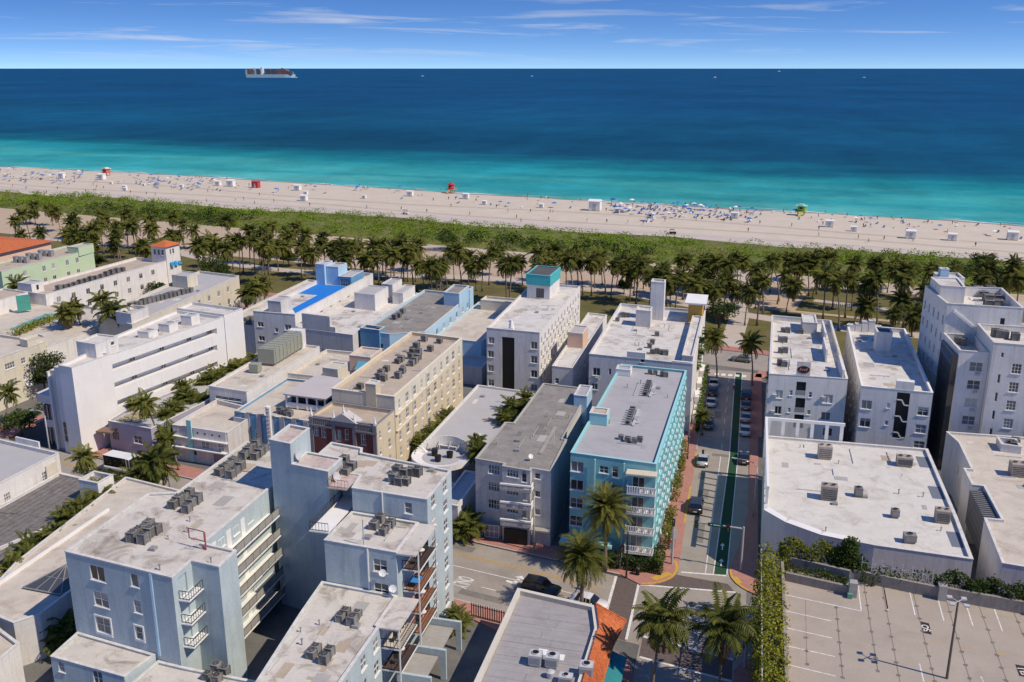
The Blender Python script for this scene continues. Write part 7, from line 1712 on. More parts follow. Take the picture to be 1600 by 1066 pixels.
hedge('hedge', 'dark planting strip between the two low deck parapets', boxpts(6.8, 13.0, 97.6, 99.0, 8.0, 8.8, 1200, 0.15), 0.16, LEAF)
p = G(1302, 850, 10.5)
hedge('vine_tree', 'tall leafy vine clump rising above the deck parapet', np.concatenate([blob(rs, (13.2, 100.2, 10.6), 1.5, 900, 1.1, 0.3), blob(rs, (12.4, 100.3, 9.6), 1.5, 700, 1.0, 0.3), blob(rs, (14.3, 99.9, 9.6), 1.3, 600, 0.9, 0.3), blob(rs, (13.4, 100.0, 11.8), 1.0, 400, 0.9, 0.3)]), 0.2, LEAF, 'vine')
hedge('vine_wall', 'dark vine strip behind the deck trellis', np.concatenate([boxpts(15.0, 22.3, 98.3, 100.0, 8.3, 9.5, 1000, 0.25)]), 0.18, LEAF, 'vine')
hedge('vine_wall', 'long thick vine hedge on the rear deck parapet', np.concatenate([boxpts(22.8 + k * 1.15, 24.2 + k * 1.15, 97.6 - k * 0.17, 98.6 - k * 0.17, 9.0, 10.4 + 0.2 * math.sin(k * 1.7), 420, 0.25) for k in range(8)]), 0.18, LEAF, 'vine')
hedge('vine_wall', 'short vine hedge right of the tall deck pier', boxpts(32.9, 40, 94.8, 97.2, 9.1, 10.3, 1500, 0.25), 0.18, LEAF, 'vine')
b = MB(); b.box(3.95, 4.05, 58, 101.2, 9.4, 9.52); b.build('railing_bar', METAL_L, B32)
hedge('hedge', 'street bed planting below the white mural building', np.concatenate([blob(rs, (-101 + k * 1.7, 119.0 - k * 0.25, 0.5), 1.1, 160, 0.7) for k in range(6)]), 0.2, LEAF)
hedge('hedge', 'green bed along the far left side street', np.concatenate([blob(rs, (-126 - 0.2 * k, 131 + k * 2.2, 0.6), 1.3, 150, 0.7) for k in range(6)]), 0.22, LEAF)

# ================================================================== vehicles
PAINTS = {'white': (0.7, 0.7, 0.7), 'black': (0.012, 0.012, 0.014), 'silver': (0.42, 0.43, 0.44), 'grey': (0.14, 0.145, 0.15), 'yellow': (0.7, 0.5, 0.02), 'dark': (0.03, 0.032, 0.036), 'blue': (0.03, 0.06, 0.16), 'red': (0.3, 0.02, 0.02)}
def carpaint(c):
    n = 'car_paint_' + c
    if n in MATS: return MATS[n]
    m, nt, b = nodemat(n); b.inputs['Base Color'].default_value = (*PAINTS[c], 1); b.inputs['Roughness'].default_value = 0.3; b.inputs['Specular IOR Level'].default_value = 0.55
    b.inputs['Coat Weight'].default_value = 0.5; b.inputs['Coat Roughness'].default_value = 0.08; MATS[n] = m; return m
CGL = glassmat('car_glass', (0.012, 0.014, 0.016), 0.05, 0.8)
TYRE = mat('tyre_rubber', (0.02, 0.02, 0.02), rough=0.8); RIM = mat('alloy_rim', (0.4, 0.4, 0.4), rough=0.35, metal=0.6)
LAMP_R = mat('tail_lamp', (0.4, 0.01, 0.01), rough=0.25); LAMP_W = mat('head_lamp', (0.75, 0.75, 0.72), rough=0.15)
def car_proto(kind):
    """meshes of one car pointing along +Y, wheels on z = 0"""
    L, Wd = (4.7, 1.84) if kind == 'sedan' else (4.9, 1.98) if kind == 'suv' else (6.6, 2.3)
    if kind == 'sedan':
        prof = [(-1.0, .55, .62, .78), (-.97, .32, .86, .92), (-.8, .26, .95, 1), (-.45, .24, .92, 1), (.0, .22, .9, 1), (.42, .22, .88, 1), (.78, .24, .8, .98), (.95, .3, .66, .88), (1.0, .42, .55, .72)]
        cab = [(-.72, .93, .93), (-.40, 1.40, .80), (-.05, 1.45, .78), (.16, 1.40, .78), (.46, .9, .93)]
    elif kind == 'suv':
        prof = [(-1.0, .55, .8, .84), (-.98, .36, 1.02, .95), (-.8, .3, 1.05, 1), (-.4, .28, 1.04, 1), (0, .28, 1.02, 1), (.42, .28, 1.0, 1), (.8, .3, .95, .98), (.96, .36, .82, .9), (1.0, .5, .66, .8)]
        cab = [(-.95, 1.03, .92), (-.84, 1.68, .82), (-.2, 1.76, .82), (.14, 1.7, .82), (.42, 1.02, .93)]
    else:
        prof = [(-1, .5, 1.1, 1), (-.95, .4, 1.1, 1), (0, .4, 1.1, 1), (.7, .4, 1.1, 1), (.9, .45, 1.05, .98), (1, .55, .85, .85)]
        cab = [(-1, 1.1, 1), (-.98, 2.9, .97), (.45, 2.9, .97), (.62, 2.75, .92), (.9, 1.1, .95)]
    hw = Wd / 2
    b = MB(); rings = []
    for (y, z0, z1, w) in prof:
        zz = [(0.86, z0), (1.0, z0 + (z1 - z0) * .35), (1.0, z0 + (z1 - z0) * .65), (0.93, z1)]
        rings.append([(-hw * w * a, y * L / 2, z) for a, z in zz] + [(hw * w * a, y * L / 2, z) for a, z in zz[::-1]])
    n = 8
    for r in rings: b.v += r
    for i in range(len(rings) - 1):
        for k in range(n):
            j = (k + 1) % n; b.f.append((i * n + k, i * n + j, (i + 1) * n + j, (i + 1) * n + k)); b.m.append(0)
    b.f.append(tuple(reversed(range(n)))); b.m.append(0); b.f.append(tuple((len(rings) - 1) * n + k for k in range(n))); b.m.append(0)
    body = b
    g = MB(); rr = MB(); zb = prof[len(prof) // 2][2] - 0.04
    cs = [(y * L / 2, z, w * hw) for y, z, w in cab]
    for i in range(len(cs) - 1):
        (y0, z0, w0), (y1, z1, w1) = cs[i], cs[i + 1]
        lo0, lo1 = hw * 0.92, hw * 0.92
        for sg in (-1, 1):
            q = [(sg * lo0, y0, min(zb, z0)), (sg * lo1, y1, min(zb, z1)), (sg * w1, y1, z1), (sg * w0, y0, z0)]
            g.quad(*(q if sg > 0 else q[::-1]))
        t = [(-w0, y0, z0), (w0, y0, z0), (w1, y1, z1), (-w1, y1, z1)]
        steep = abs(z1 - z0) / abs(y1 - y0) > 0.3
        (g if steep and kind != 'van' or i == len(cs) - 2 else rr).quad(*t)
        if not (steep and kind != 'van' or i == len(cs) - 2): pass
    # pillars
    for i in range(1, len(cs) - 1):
        y0, z0, w0 = cs[i]
        for sg in (-1, 1): rr.bar((sg * (hw * 0.925), y0, zb), (sg * (w0 + 0.005), y0, z0), 0.08, 0.05)
    w = MB(); rm = MB(); wr = 0.33 if kind == 'sedan' else 0.38
    for sx in (-1, 1):
        for sy in (-0.6, 0.62):
            c = (sx * (hw - 0.1), sy * L / 2); N = 16
            for (mbx, r, x0, x1) in ((w, wr, -0.11, 0.115), (rm, wr * 0.62, 0.0, 0.122)):
                o = len(mbx.v)
                for xx in (x0, x1):
                    for k in range(N): a = 2 * math.pi * k / N; mbx.v.append((c[0] + sx * xx, c[1] + r * math.cos(a), wr + r * math.sin(a)))
                for k in range(N): j = (k + 1) % N; mbx.f.append((o + k, o + j, o + N + j, o + N + k)); mbx.m.append(0)
                mbx.f.append(tuple(o + N + k for k in range(N))); mbx.m.append(0)
    lt = MB(); lh = MB(); zt = prof[1][2] * 0.85
    for sx in (-1, 1):
        lt.box(sx * hw * 0.72 - 0.18, sx * hw * 0.72 + 0.18, -L / 2 - 0.01, -L / 2 + 0.12, zt - 0.14, zt + 0.02); lh.box(sx * hw * 0.62 - 0.2, sx * hw * 0.62 + 0.2, L / 2 - 0.14, L / 2 - 0.01 + 0.02, 0.52, 0.66)
    mr = MB()
    for sx in (-1, 1): mr.box(sx * (hw + 0.02) - 0.1, sx * (hw + 0.02) + 0.1, 0.22 * L / 2, 0.22 * L / 2 + 0.14, zb + 0.02, zb + 0.16)
    pl = MB(); pl.box(-0.26, 0.26, -L / 2 - 0.03, -L / 2 - 0.005, 0.55, 0.68)
    return dict(body=body, cabin_glass=g, cabin_roof=rr, tyre=w, rim=rm, tail_lamp=lt, head_lamp=lh, mirror=mr, number_plate=pl)
CARP = {}
def car(kind, colr, x, y, rz, label, z=0.02):
    key = (kind, colr)
    if key not in CARP:
        d = car_proto(kind); pm_ = carpaint(colr)
        mm_ = dict(body=pm_, cabin_glass=CGL, cabin_roof=pm_, tyre=TYRE, rim=RIM, tail_lamp=LAMP_R, head_lamp=LAMP_W, mirror=pm_, number_plate=TRIM)
        CARP[key] = {k: v.mesh(k, mm_[k], smooth=(k == 'body')) for k, v in d.items()}
    t = thing('car' if kind != 'van' else 'van', label, 'car' if kind != 'van' else 'van', (x, y, z), rz, 'vehicles')
    P_ = CARP[key]
    for k in ('body', 'cabin_glass', 'cabin_roof', 'tail_lamp', 'head_lamp', 'mirror', 'number_plate'): inst(k, P_[k], t)
    tw_ = inst('wheel', P_['tyre'], t); inst('rim', P_['rim'], tw_)
    return t
car('sedan', 'white', -4.5, 187.3, 0, 'white parked car farthest up the left kerb of the cross street')
car('sedan', 'black', -4.5, 181.7, 0, 'black parked car between two white ones on the left kerb')
car('sedan', 'white', -4.5, 175.4, 0, 'second white parked car on the left kerb')
car('sedan', 'grey', -4.5, 163.6, 0, 'grey parked car behind the young street palm')
car('suv', 'dark', 2.0, 181.0, 0, 'dark parked car farthest up the shaded right kerb')
car('sedan', 'grey', 2.0, 175.3, 0, 'grey parked car in the shaded right row')
car('sedan', 'silver', 2.0, 168.7, 0, 'silver parked car in the shaded right row')
car('sedan', 'white', 2.0, 161.9, 0, 'white parked car nearest in the shaded right row')
car('sedan', 'silver', -4.5, 146.6, 0, 'silver car waiting at the yellow kerb of the cross street')
car('suv', 'dark', -4.55, 129.4, 0, 'dark sport utility car at the kerb beside the turquoise building')
car('sedan', 'dark', 2.0, 149.2, 0, 'dark car in deep shade beside the supermarket frame')
car('suv', 'black', -21.6, 101.3, R(90 - 10.5 - 180), 'black car on the avenue behind the felt-roofed shop')
car('sedan', 'white', -15.4, 99.6, R(90 - 10.5 - 180), 'white car waiting before the avenue crossing')
car('sedan', 'silver', -113.2, 141.0, 0, 'silver car parked in the dark side street on the left')
car('van', 'white', -93.8, 120.5, R(-98), 'white box van parked behind the shaggy palm')
car('sedan', 'yellow', -87.6, 117.0, R(-98), 'yellow taxi half hidden by the shaggy palm')
for i, (px, py, c) in enumerate(((60, 402, 'silver'), (95, 392, 'white'), (118, 395, 'dark'), (690, 461, 'dark'), (704, 463, 'white'), (1222, 528, 'red'), (1158, 560, 'grey'), (1515, 470, 'white'))):
    p = G(px, py, 0.7); car('sedan', c, p.x, p.y, SK + R(90), ['silver car on the drive beyond the pink building', 'white car on the drive beyond the mint hotel', 'dark car on the drive beyond the mint hotel', 'dark car under the palms left of the turquoise rooftop room', 'white car under the palms left of the turquoise rooftop room', 'red car at the end of the cross street', 'grey car crossing the end of the cross street', 'white car behind the right-edge hotel'][i])

# ================================================================== street furniture
POLE = mat('painted_pole_grey', (0.42, 0.42, 0.42), rough=0.5); POLE_D = mat('black_pole', (0.03, 0.03, 0.032), rough=0.5)
def street_lamp(x, y, h, az, reach, label, m=POLE, z=0.1):
    t = thing('street_lamp', label, 'street lamp', (x, y, z), 0, 'street lamps'); d = V(math.cos(az), math.sin(az), 0)
    b = MB(); b.tube([(0, 0, 0), (0, 0, h * 0.5), (0, 0, h * 0.9)], [0.13, 0.1, 0.08], 8); b.build('pole', m, t, world=False, smooth=True)
    b = MB(); b.tube([V(0, 0, h * 0.88), V(0, 0, h * 0.97) + d * 0.15 * reach, V(0, 0, h) + d * 0.5 * reach, V(0, 0, h) + d * reach], 0.06, 8); b.build('arm', m, t, world=False, smooth=True)
    b = MB(); p = V(0, 0, h) + d * reach; b.bar(p - d * 0.1, p + d * 0.6, 0.28, 0.12); b.build('lamp_head', m, t, world=False)
street_lamp(G(834, 862).x, G(834, 862).y, 8.8, R(180), 0.8, 'tall grey street lamp in front of the grey building')
street_lamp(3.6, 128.5, 8.5, R(170), 3.0, 'curved-arm lamp on the shaded right pavement of the cross street')
street_lamp(-7.4, 155.0, 8.2, R(50), 2.0, 'curved-arm lamp beyond the turquoise building')
street_lamp(-107.8, 120.8, 9.0, R(190), 1.8, 'tall lamp in front of the white hotel tower')
street_lamp(-82.8, 116.0, 6.5, R(20), 1.6, 'curved white lamp left of the porthole building')
street_lamp(-122.9, 144.5, 7.5, R(0), 1.0, 'dark lamp post at the side street corner', POLE_D)
t = thing('lamp_post', 'short black lamp post on the pavement beside the turquoise building', 'lamp post', (-7.0, 147.4, 0.13))
b = MB(); b.tube([(0, 0, 0), (0, 0, 0.4), (0, 0, 3.4)], [0.16, 0.08, 0.06], 8); b.build('post', POLE_D, t, world=False); b = MB(); b.cyl((0, 0), 0.1, 0.22, 3.4, 3.8, 10); b.cyl((0, 0), 0.24, 0.04, 3.8, 4.1, 10); b.build('lantern', POLE_D, t, world=False)
def signal_head(parent, p, name='signal_head'):
    b = MB(); b.box(p[0] - 0.18, p[0] + 0.18, p[1] - 0.14, p[1] + 0.14, p[2] - 0.55, p[2] + 0.45); o = b.build(name, BLACK, parent, world=False)
    for k, c in enumerate(((0.25, 0.01, 0.01), (0.25, 0.16, 0.01), (0.01, 0.2, 0.06))):
        b = MB(); b.add([(p[0] + 0.11 * math.cos(q * 0.628), p[1] - 0.145, p[2] + 0.27 - 0.32 * k + 0.11 * math.sin(q * 0.628)) for q in range(10)], [tuple(range(10))]); b.build('lens', mat('lens_%d' % k, c, rough=0.3), o, world=False)
def mast(x, y, h, az, reach, heads, label, sign=None, pm=POLE, th=1.0):
    t = thing('signal_mast', label, 'traffic signal', (x, y, 0.1), 0, 'traffic signal masts'); d = V(math.cos(az), math.sin(az), 0)
    b = MB(); b.tube([(0, 0, 0), (0, 0, h)], [0.15 * th, 0.12 * th], 10); b.build('pole', pm, t, world=False); b = MB(); b.tube([(0, 0, h - 0.25), V(0, 0, h - 0.15) + d * reach], [0.11 * th, 0.06 * th], 8); b.build('arm', pm, t, world=False)
    for r_ in heads: q = V(0, 0, h - 0.4) + d * r_; signal_head(t, (q.x, q.y, q.z))
    if sign:
        q = V(0, 0, h - 0.2) + d * sign; n = V(-d.y, d.x, 0)
        b = MB(); b.bar(q - d * 0.95 - V(0, 0.12, 0), q + d * 0.95 - V(0, 0.12, 0), 0.05, 0.5); so2 = b.build('street_name_sign', mat('sign_green', (0.01, 0.13, 0.09), rough=0.4), t, world=False)
        b = MB(); b.bar(q - d * 0.6 - V(0, 0.16, 0), q + d * 0.3 - V(0, 0.16, 0), 0.02, 0.12); b.bar(q + d * 0.45 - V(0, 0.16, 0), q + d * 0.65 - V(0, 0.16, 0), 0.02, 0.12); b.build('sign_lettering', TRIM, so2, world=False)
    return t
mast(2.1, 112.4, 6.2, R(177), 6.6, (1.9, 5.9), 'grey signal mast with green street sign over the cross street', 3.5)
mast(-6.6, 112.0, 6.6, R(-90), 0.6, (0.4,), 'grey signal pole on the corner beside the hedge')
mast(-11.9, 107.2, 6.4, R(-93), 7.5, (3.6, 5.2, 6.8), 'dark signal mast reaching over the avenue crossing', None, POLE_D, 0.8)
mast(2.9, 91.5, 6.4, R(170), 5.5, (3.0, 4.6), 'signal mast half hidden by the dark coconut palm')
# diamond warning sign
t = thing('warning_sign', 'yellow diamond warning sign by the side street', 'sign', (-109.5, 120.2, 0.1)); b = MB(); b.bar((0, 0, 0), (0, 0, 2.6), 0.07); b.build('post', METAL_G, t, world=False)
b = MB(); b.add([(0, -0.06, 2.0), (0.65, -0.06, 2.65), (0, -0.06, 3.3), (-0.65, -0.06, 2.65), (0, -0.02, 2.0), (0.65, -0.02, 2.65), (0, -0.02, 3.3), (-0.65, -0.02, 2.65)], [(0, 1, 2, 3), (7, 6, 5, 4), (0, 4, 5, 1), (1, 5, 6, 2), (2, 6, 7, 3), (3, 7, 4, 0)]); sg = b.build('sign_plate', mat('amber_sign', (0.75, 0.36, 0.01), rough=0.5), t, world=False)
b = MB(); b.box(-0.12, 0.12, -0.075, -0.062, 2.4, 2.9); b.build('pictogram', BLACK, sg, world=False); b = MB(); b.box(-0.3, 0.3, -0.05, -0.02, 1.55, 1.9); b.build('sub_plate', mat('amber_sign', (1, 1, 1)), t, world=False)
# garage light mast
t = thing('deck_light', 'tall four-headed light mast on the parking deck', 'light mast', (20.6, 82.7, 8.0))
b = MB(); b.tube([(0, 0, 0), (0, 0, 8.0)], [0.13, 0.09], 10); b.build('pole', mat('bronze_pole', (0.13, 0.11, 0.09), rough=0.5), t, world=False)
for k in range(4):
    a = R(45 + 90 * k); b = MB(); b.bar((0, 0, 8.0), (0.8 * math.cos(a), 0.8 * math.sin(a), 8.05), 0.06); h = b.build('lamp_arm', METAL_L, t, world=False); b = MB(); b.box(0.85 * math.cos(a) - 0.22, 0.85 * math.cos(a) + 0.22, 0.85 * math.sin(a) - 0.22, 0.85 * math.sin(a) + 0.22, 7.95, 8.1); b.build('lamp_head', METAL_L, h, world=False)
t = thing('stair_gate', 'sea green gate frame at the bottom of the parking deck', 'gate', (9.0, 76.2, 8.0))
b = MB(); b.bar((0, 0, 0), (0, 0, 1.2), 0.2); b.bar((2.6, -0.2, 0), (2.6, -0.2, 1.2), 0.2); b.bar((0, 0, 1.2), (2.6, -0.2, 1.2), 0.2); b.build('frame', mat('sea_green_paint', (0.12, 0.33, 0.25)), t, world=False)
# bins, signs
def bin_(x, y, label):
    t = thing('litter_bin', label, 'litter bin', (x, y, 0.13)); b = MB(); b.cyl((0, 0), 0.26, 0.3, 0, 0.9, 12); b.build('drum', BLACK, t, world=False); b = MB(); b.cyl((0, 0), 0.32, 0.2, 0.9, 1.05, 12); b.build('lid', METAL_D, t, world=False)
bin_(-10.6, 108.2, 'black litter bin on the corner pavement near the hedge')
for i, (x, y, h, lab, c) in enumerate(((-12.9, 108.6, 2.6, 'small white sign post beside the hedge corner', TRIM), (-7.6, 134.3, 2.2, 'small green round sign on the street pavement', mat('sign_green', (1, 1, 1))), (-6.6, 117.0, 2.4, 'tall white banner sign by the signal pole', TRIM), (-6.9, 113.6, 2.2, 'lower white banner sign nearest the corner', TRIM))):
    t = thing('sign_post', lab, 'sign', (x, y, 0.13)); b = MB(); b.bar((0, 0, 0), (0, 0, h), 0.06); b.build('post', METAL_G, t, world=False)
    b = MB(); b.box(-0.2, 0.2, -0.06, -0.03, h - (0.7 if i < 2 else 1.5), h); b.build('plate', c, t, world=False)
# bicycle rack in the park
t = thing('bicycle_rack', 'row of docked bicycles with a rail in the park behind the corner hotel', 'bicycle rack', tuple(G(1290, 478)))
org = G(1290, 478); e = G(1340, 480) - org
b = MB(); b.bar((0, 0, 0.06), e + V(0, 0, 0.06), 0.5, 0.1); b.build('dock_rail', METAL_L, t, world=False)
for k in range(16):
    q = e * (k / 15); b = MB()
    for yy in (-0.45, 0.45):
        b.tube([(q.x, q.y + yy + 0.32 * math.cos(a * 0.5236), 0.34 + 0.32 * math.sin(a * 0.5236)) for a in range(13)], 0.035, 5)
    b.bar((q.x, q.y - 0.45, 0.34), (q.x, q.y + 0.1, 0.85), 0.06); b.bar((q.x, q.y + 0.1, 0.85), (q.x, q.y + 0.45, 0.34), 0.06); b.bar((q.x - 0.28, q.y + 0.38, 1.05), (q.x + 0.28, q.y + 0.38, 1.05), 0.05); b.bar((q.x, q.y - 0.15, 0.5), (q.x, q.y - 0.2, 0.95), 0.07)
    b.build('docked_bicycle', mat('blue_bicycle', (0.02, 0.04, 0.1), rough=0.4), t, world=False)

# ================================================================== people
def skin_person(edges, verts, rad):
    me = bpy.data.meshes.new('body'); me.from_pydata(verts, edges, []); o = bpy.data.objects.new('tmp', me); col.objects.link(o)
    sk_ = o.modifiers.new('s', 'SKIN'); sb = o.modifiers.new('d', 'SUBSURF'); sb.levels = 1; sb.render_levels = 1
    for i, v in enumerate(o.data.skin_vertices[0].data): v.radius = (rad[i], rad[i]); v.use_root = (i == 0)
    bpy.context.view_layer.update()
    m2 = bpy.data.meshes.new_from_object(o.evaluated_get(bpy.context.evaluated_depsgraph_get())); bpy.data.objects.remove(o); return m2
SV = [(0, 0, .95), (0, 0, 1.2), (0, 0, 1.42), (0, 0.01, 1.54), (0, 0.02, 1.68), (-.2, 0, 1.4), (-.26, .02, 1.12), (-.25, .1, .88), (.2, 0, 1.4), (.26, .02, 1.12), (.25, .08, .88), (-.1, 0, .9), (-.12, .03, .48), (-.12, 0, .07), (-.12, .14, .04), (.1, 0, .9), (.12, .03, .48), (.12, 0, .07), (.12, .14, .04)]
SE = [(0, 1), (1, 2), (2, 3), (3, 4), (2, 5), (5, 6), (6, 7), (2, 8), (8, 9), (9, 10), (0, 11), (11, 12), (12, 13), (13, 14), (0, 15), (15, 16), (16, 17), (17, 18)]
SR = [.15, .15, .14, .06, .11, .07, .05, .04, .07, .05, .04, .1, .07, .05, .04, .1, .07, .05, .04]
WV = [list(v) for v in SV]
for i, dy, dz in ((12, .16, .03), (13, .26, .02), (14, .4, 0), (16, -.06, 0), (17, -.34, .08), (18, -.24, .03), (6, -.14, .02), (7, -.2, .04), (9, .14, .03), (10, .26, .1)): WV[i][1] += dy; WV[i][2] += dz
LV = [[v[0], v[2] - .85, .16 + v[1] * .4] for v in SV]
def dress(me, name, shirt, short, skin_, lying=False):
    m2 = me.copy(); m2.name = name
    for c in (skin_, shirt, short, (0.03, 0.02, 0.015)): m2.materials.append(mat('cloth_%d_%d_%d' % tuple(int(x * 255) for x in c), c, rough=0.8))
    for p in m2.polygons:
        c = p.center; zz = c.y + .85 if lying else c.z
        p.material_index = 3 if zz > 1.66 else 1 if 1.0 < zz < 1.48 and abs(c.x) < 0.3 else 2 if 0.62 < zz <= 1.0 and abs(c.x) < 0.22 else 0
        p.use_smooth = True
    return m2
PST, PWK, PLY = skin_person(SE, SV, SR), skin_person(SE, [tuple(v) for v in WV], SR), skin_person(SE, [tuple(v) for v in LV], SR)
CL = [((0.6, 0.6, 0.6), (0.03, 0.05, 0.12)), ((0.02, 0.02, 0.025), (0.03, 0.03, 0.03)), ((0.4, 0.05, 0.05), (0.05, 0.05, 0.07)), ((0.05, 0.12, 0.3), (0.3, 0.28, 0.25)), ((0.3, 0.18, 0.11), (0.02, 0.03, 0.05))]
SKN = (0.32, 0.18, 0.11)
CLN = ['pale top', 'black clothes', 'red top', 'blue top', 'swim shorts']
PM = {('stand', i): dress(PST, 'body', *c, SKN) for i, c in enumerate(CL)}; PM.update({('walk', i): dress(PWK, 'body', *c, SKN) for i, c in enumerate(CL)}); PM.update({('lie', i): dress(PLY, 'body', *c, SKN, True) for i, c in enumerate(CL)})
def person(x, y, z, pose, c, rz, label, group=None):
    o = inst('person', PM[(pose, c)], None, (x, y, z), rz); tag(o, label, 'person', group); return o
for i, (px, py, c) in enumerate(((718, 837, 1), (730, 836, 0), (1046, 858, 2), (1042, 848, 0), (1146, 610, 0), (1098, 716, 1))):
    p = G(px, py, 0.13); person(p.x, p.y, 0.13, 'walk' if i % 2 else 'stand', c, R(80 * i), ['person in black walking on the avenue pavement left of the garage gates', 'person in a pale top following on the avenue pavement', 'person in red waiting by the signal pole', 'person in a pale top beside the signal pole', 'person in a pale top crossing the shaded street', 'person in black near the black lamp post'][i])

# ================================================================== beach
CANV_W = mat('white_canvas', (0.75, 0.74, 0.72), var=0.04); CANV_B = mat('blue_canvas', (0.03, 0.14, 0.42), var=0.1, rand=0.3); CANV_D = mat('navy_canvas', (0.03, 0.05, 0.12), var=0.1)
def hut(px, py, w, label, m=CANV_W, roofm=None):
    p = G(px, py, w * 0.4); t = thing('beach_hut', label, 'beach hut', (p.x, p.y, 0), SK + R(5), 'white beach huts' if m is CANV_W else None); h = w * 0.85
    b = MB(); b.box(-w / 2, w / 2, -w * 0.35, w * 0.35, 0.15, h); b.build('wall', m, t, world=False)
    b = MB(); b.add([(-w * .56, -w * .42, h), (w * .56, -w * .42, h), (w * .56, w * .42, h), (-w * .56, w * .42, h), (-w * .56, 0, h + w * .16), (w * .56, 0, h + w * .16)], [(0, 1, 5, 4), (2, 3, 4, 5), (1, 2, 5), (3, 0, 4), (3, 2, 1, 0)]); b.build('roof', roofm or m, t, world=False)
    b = MB(); b.box(-w * 0.15, w * 0.15, -w * 0.36, -w * 0.351, 0.15, h * 0.75); b.build('door', METAL_L, t, world=False); b = MB(); b.box(-w * .5, w * .5, -w * .34, w * .34, 0, 0.149); b.build('skid', BARKD, t, world=False)
huts = [(97, 275, 4.2), (159, 277, 4.4), (174, 286, 1.8), (195, 293, 2.6), (196, 296, 2.2), (341, 287, 3.4), (361, 287, 4.6), (225, 289, 1.8), (284, 291, 2.2), (465, 294, 3.8), (475, 310, 3.6), (478, 302, 2.4), (569, 308, 2.2), (641, 303, 3.4), (728, 307, 3.4), (757, 317, 2.4), (846, 322, 2.4), (930, 322, 6.0), (965, 329, 2.4), (1148, 337, 3.4), (1296, 350, 3.6), (1334, 358, 2.6), (1423, 367, 4.0), (1488, 371, 3.4), (1582, 369, 4.2)]
for i, (px, py, w) in enumerate(sorted(huts)): hut(px, py, w * 0.86, '%s white beach hut from the left on the sand' % nth(i))
hut(400, 289, 3.8, 'red beach hut standing alone on the sand', mat('red_hut_paint', (0.5, 0.06, 0.06)))
def tower(px, py, hue1, hue2, roofc, label, rnd_=True, s=1.0):
    p = G(px, py, 2.0 * s); t = thing('lifeguard_tower', label, 'lifeguard tower', (p.x, p.y, 0), SK); m1, m2, m3 = mat('tower_' + hue1, PALT[hue1]), mat('tower_' + hue2, PALT[hue2]), mat('tower_' + roofc, PALT[roofc])
    for sx in (-1.3, 1.3):
        for sy in (-1.3, 1.3): b = MB(); b.bar((sx * s, sy * s, 0), (sx * s, sy * s, 1.6 * s), 0.25); b.build('stilt', m2, t, world=False)
    b = MB(); b.box(-2.3 * s, 2.3 * s, -2.2 * s, 2.2 * s, 1.6 * s, 1.85 * s); b.build('platform', m2, t, world=False)
    b = MB()
    if rnd_: b.cyl((0, 0), 1.5 * s, 1.5 * s, 1.85 * s, 4.2 * s, 16)
    else: b.box(-1.5 * s, 1.5 * s, -1.4 * s, 1.4 * s, 1.85 * s, 4.0 * s)
    b.build('cabin', m1, t, world=False)
    b = MB()
    if rnd_: b.cyl((0, 0), 2.0 * s, 1.7 * s, 4.2 * s, 4.6 * s, 16, bot=True); b.cyl((0, 0), 0.8 * s, 0.5 * s, 4.6 * s, 5.2 * s, 12)
    else: b.box(-2.3 * s, 2.3 * s, -2.0 * s, 2.0 * s, 4.0 * s, 4.25 * s); b.box(-1.0 * s, 1.0 * s, -1.4 * s, 1.4 * s, 4.25 * s, 4.8 * s)
    b.build('roof', m3, t, world=False)
    b = MB()
    for a in (-2.25, 2.25): b.bar((a * s, -2.1 * s, 2.8 * s), (a * s, 2.1 * s, 2.8 * s), 0.1); b.bar((-2.25 * s, a * 0.95 * s, 2.8 * s), (2.25 * s, a * 0.95 * s, 2.8 * s), 0.1)
    b.build('railing', m2, t, world=False)
    b = MB(); b.quad((-0.7 * s, -2.2 * s, 1.7 * s), (0.7 * s, -2.2 * s, 1.7 * s), (0.7 * s, -5.0 * s, 0.02), (-0.7 * s, -5.0 * s, 0.02)); b.build('ramp', m2, t, world=False)
    b = MB(); b.quad((-0.5 * s, -1.52 * s, 2.8 * s), (0.5 * s, -1.52 * s, 2.8 * s), (0.5 * s, -1.52 * s, 3.7 * s), (-0.5 * s, -1.52 * s, 3.7 * s)); b.build('window', BLACK, t, world=False)
PALT = {'red': (0.5, 0.05, 0.06), 'ochre': (0.55, 0.28, 0.08), 'rose': (0.55, 0.16, 0.13), 'green': (0.25, 0.4, 0.06), 'lime': (0.45, 0.45, 0.1), 'mint': (0.35, 0.65, 0.5), 'cream': (0.7, 0.6, 0.5), 'blue': (0.03, 0.2, 0.5), 'pale': (0.65, 0.66, 0.66)}
tower(705, 295, 'red', 'ochre', 'red', 'red and ochre round lifeguard tower at the water edge'); tower(166, 269, 'rose', 'rose', 'cream', 'rose-coloured lifeguard tower at the far left water edge', False)
tower(1252, 329, 'green', 'lime', 'mint', 'green lifeguard tower with mint roof at the water edge', False); tower(1017, 340, 'pale', 'pale', 'pale', 'small white lifeguard stand on the raked sand', False, 0.8)
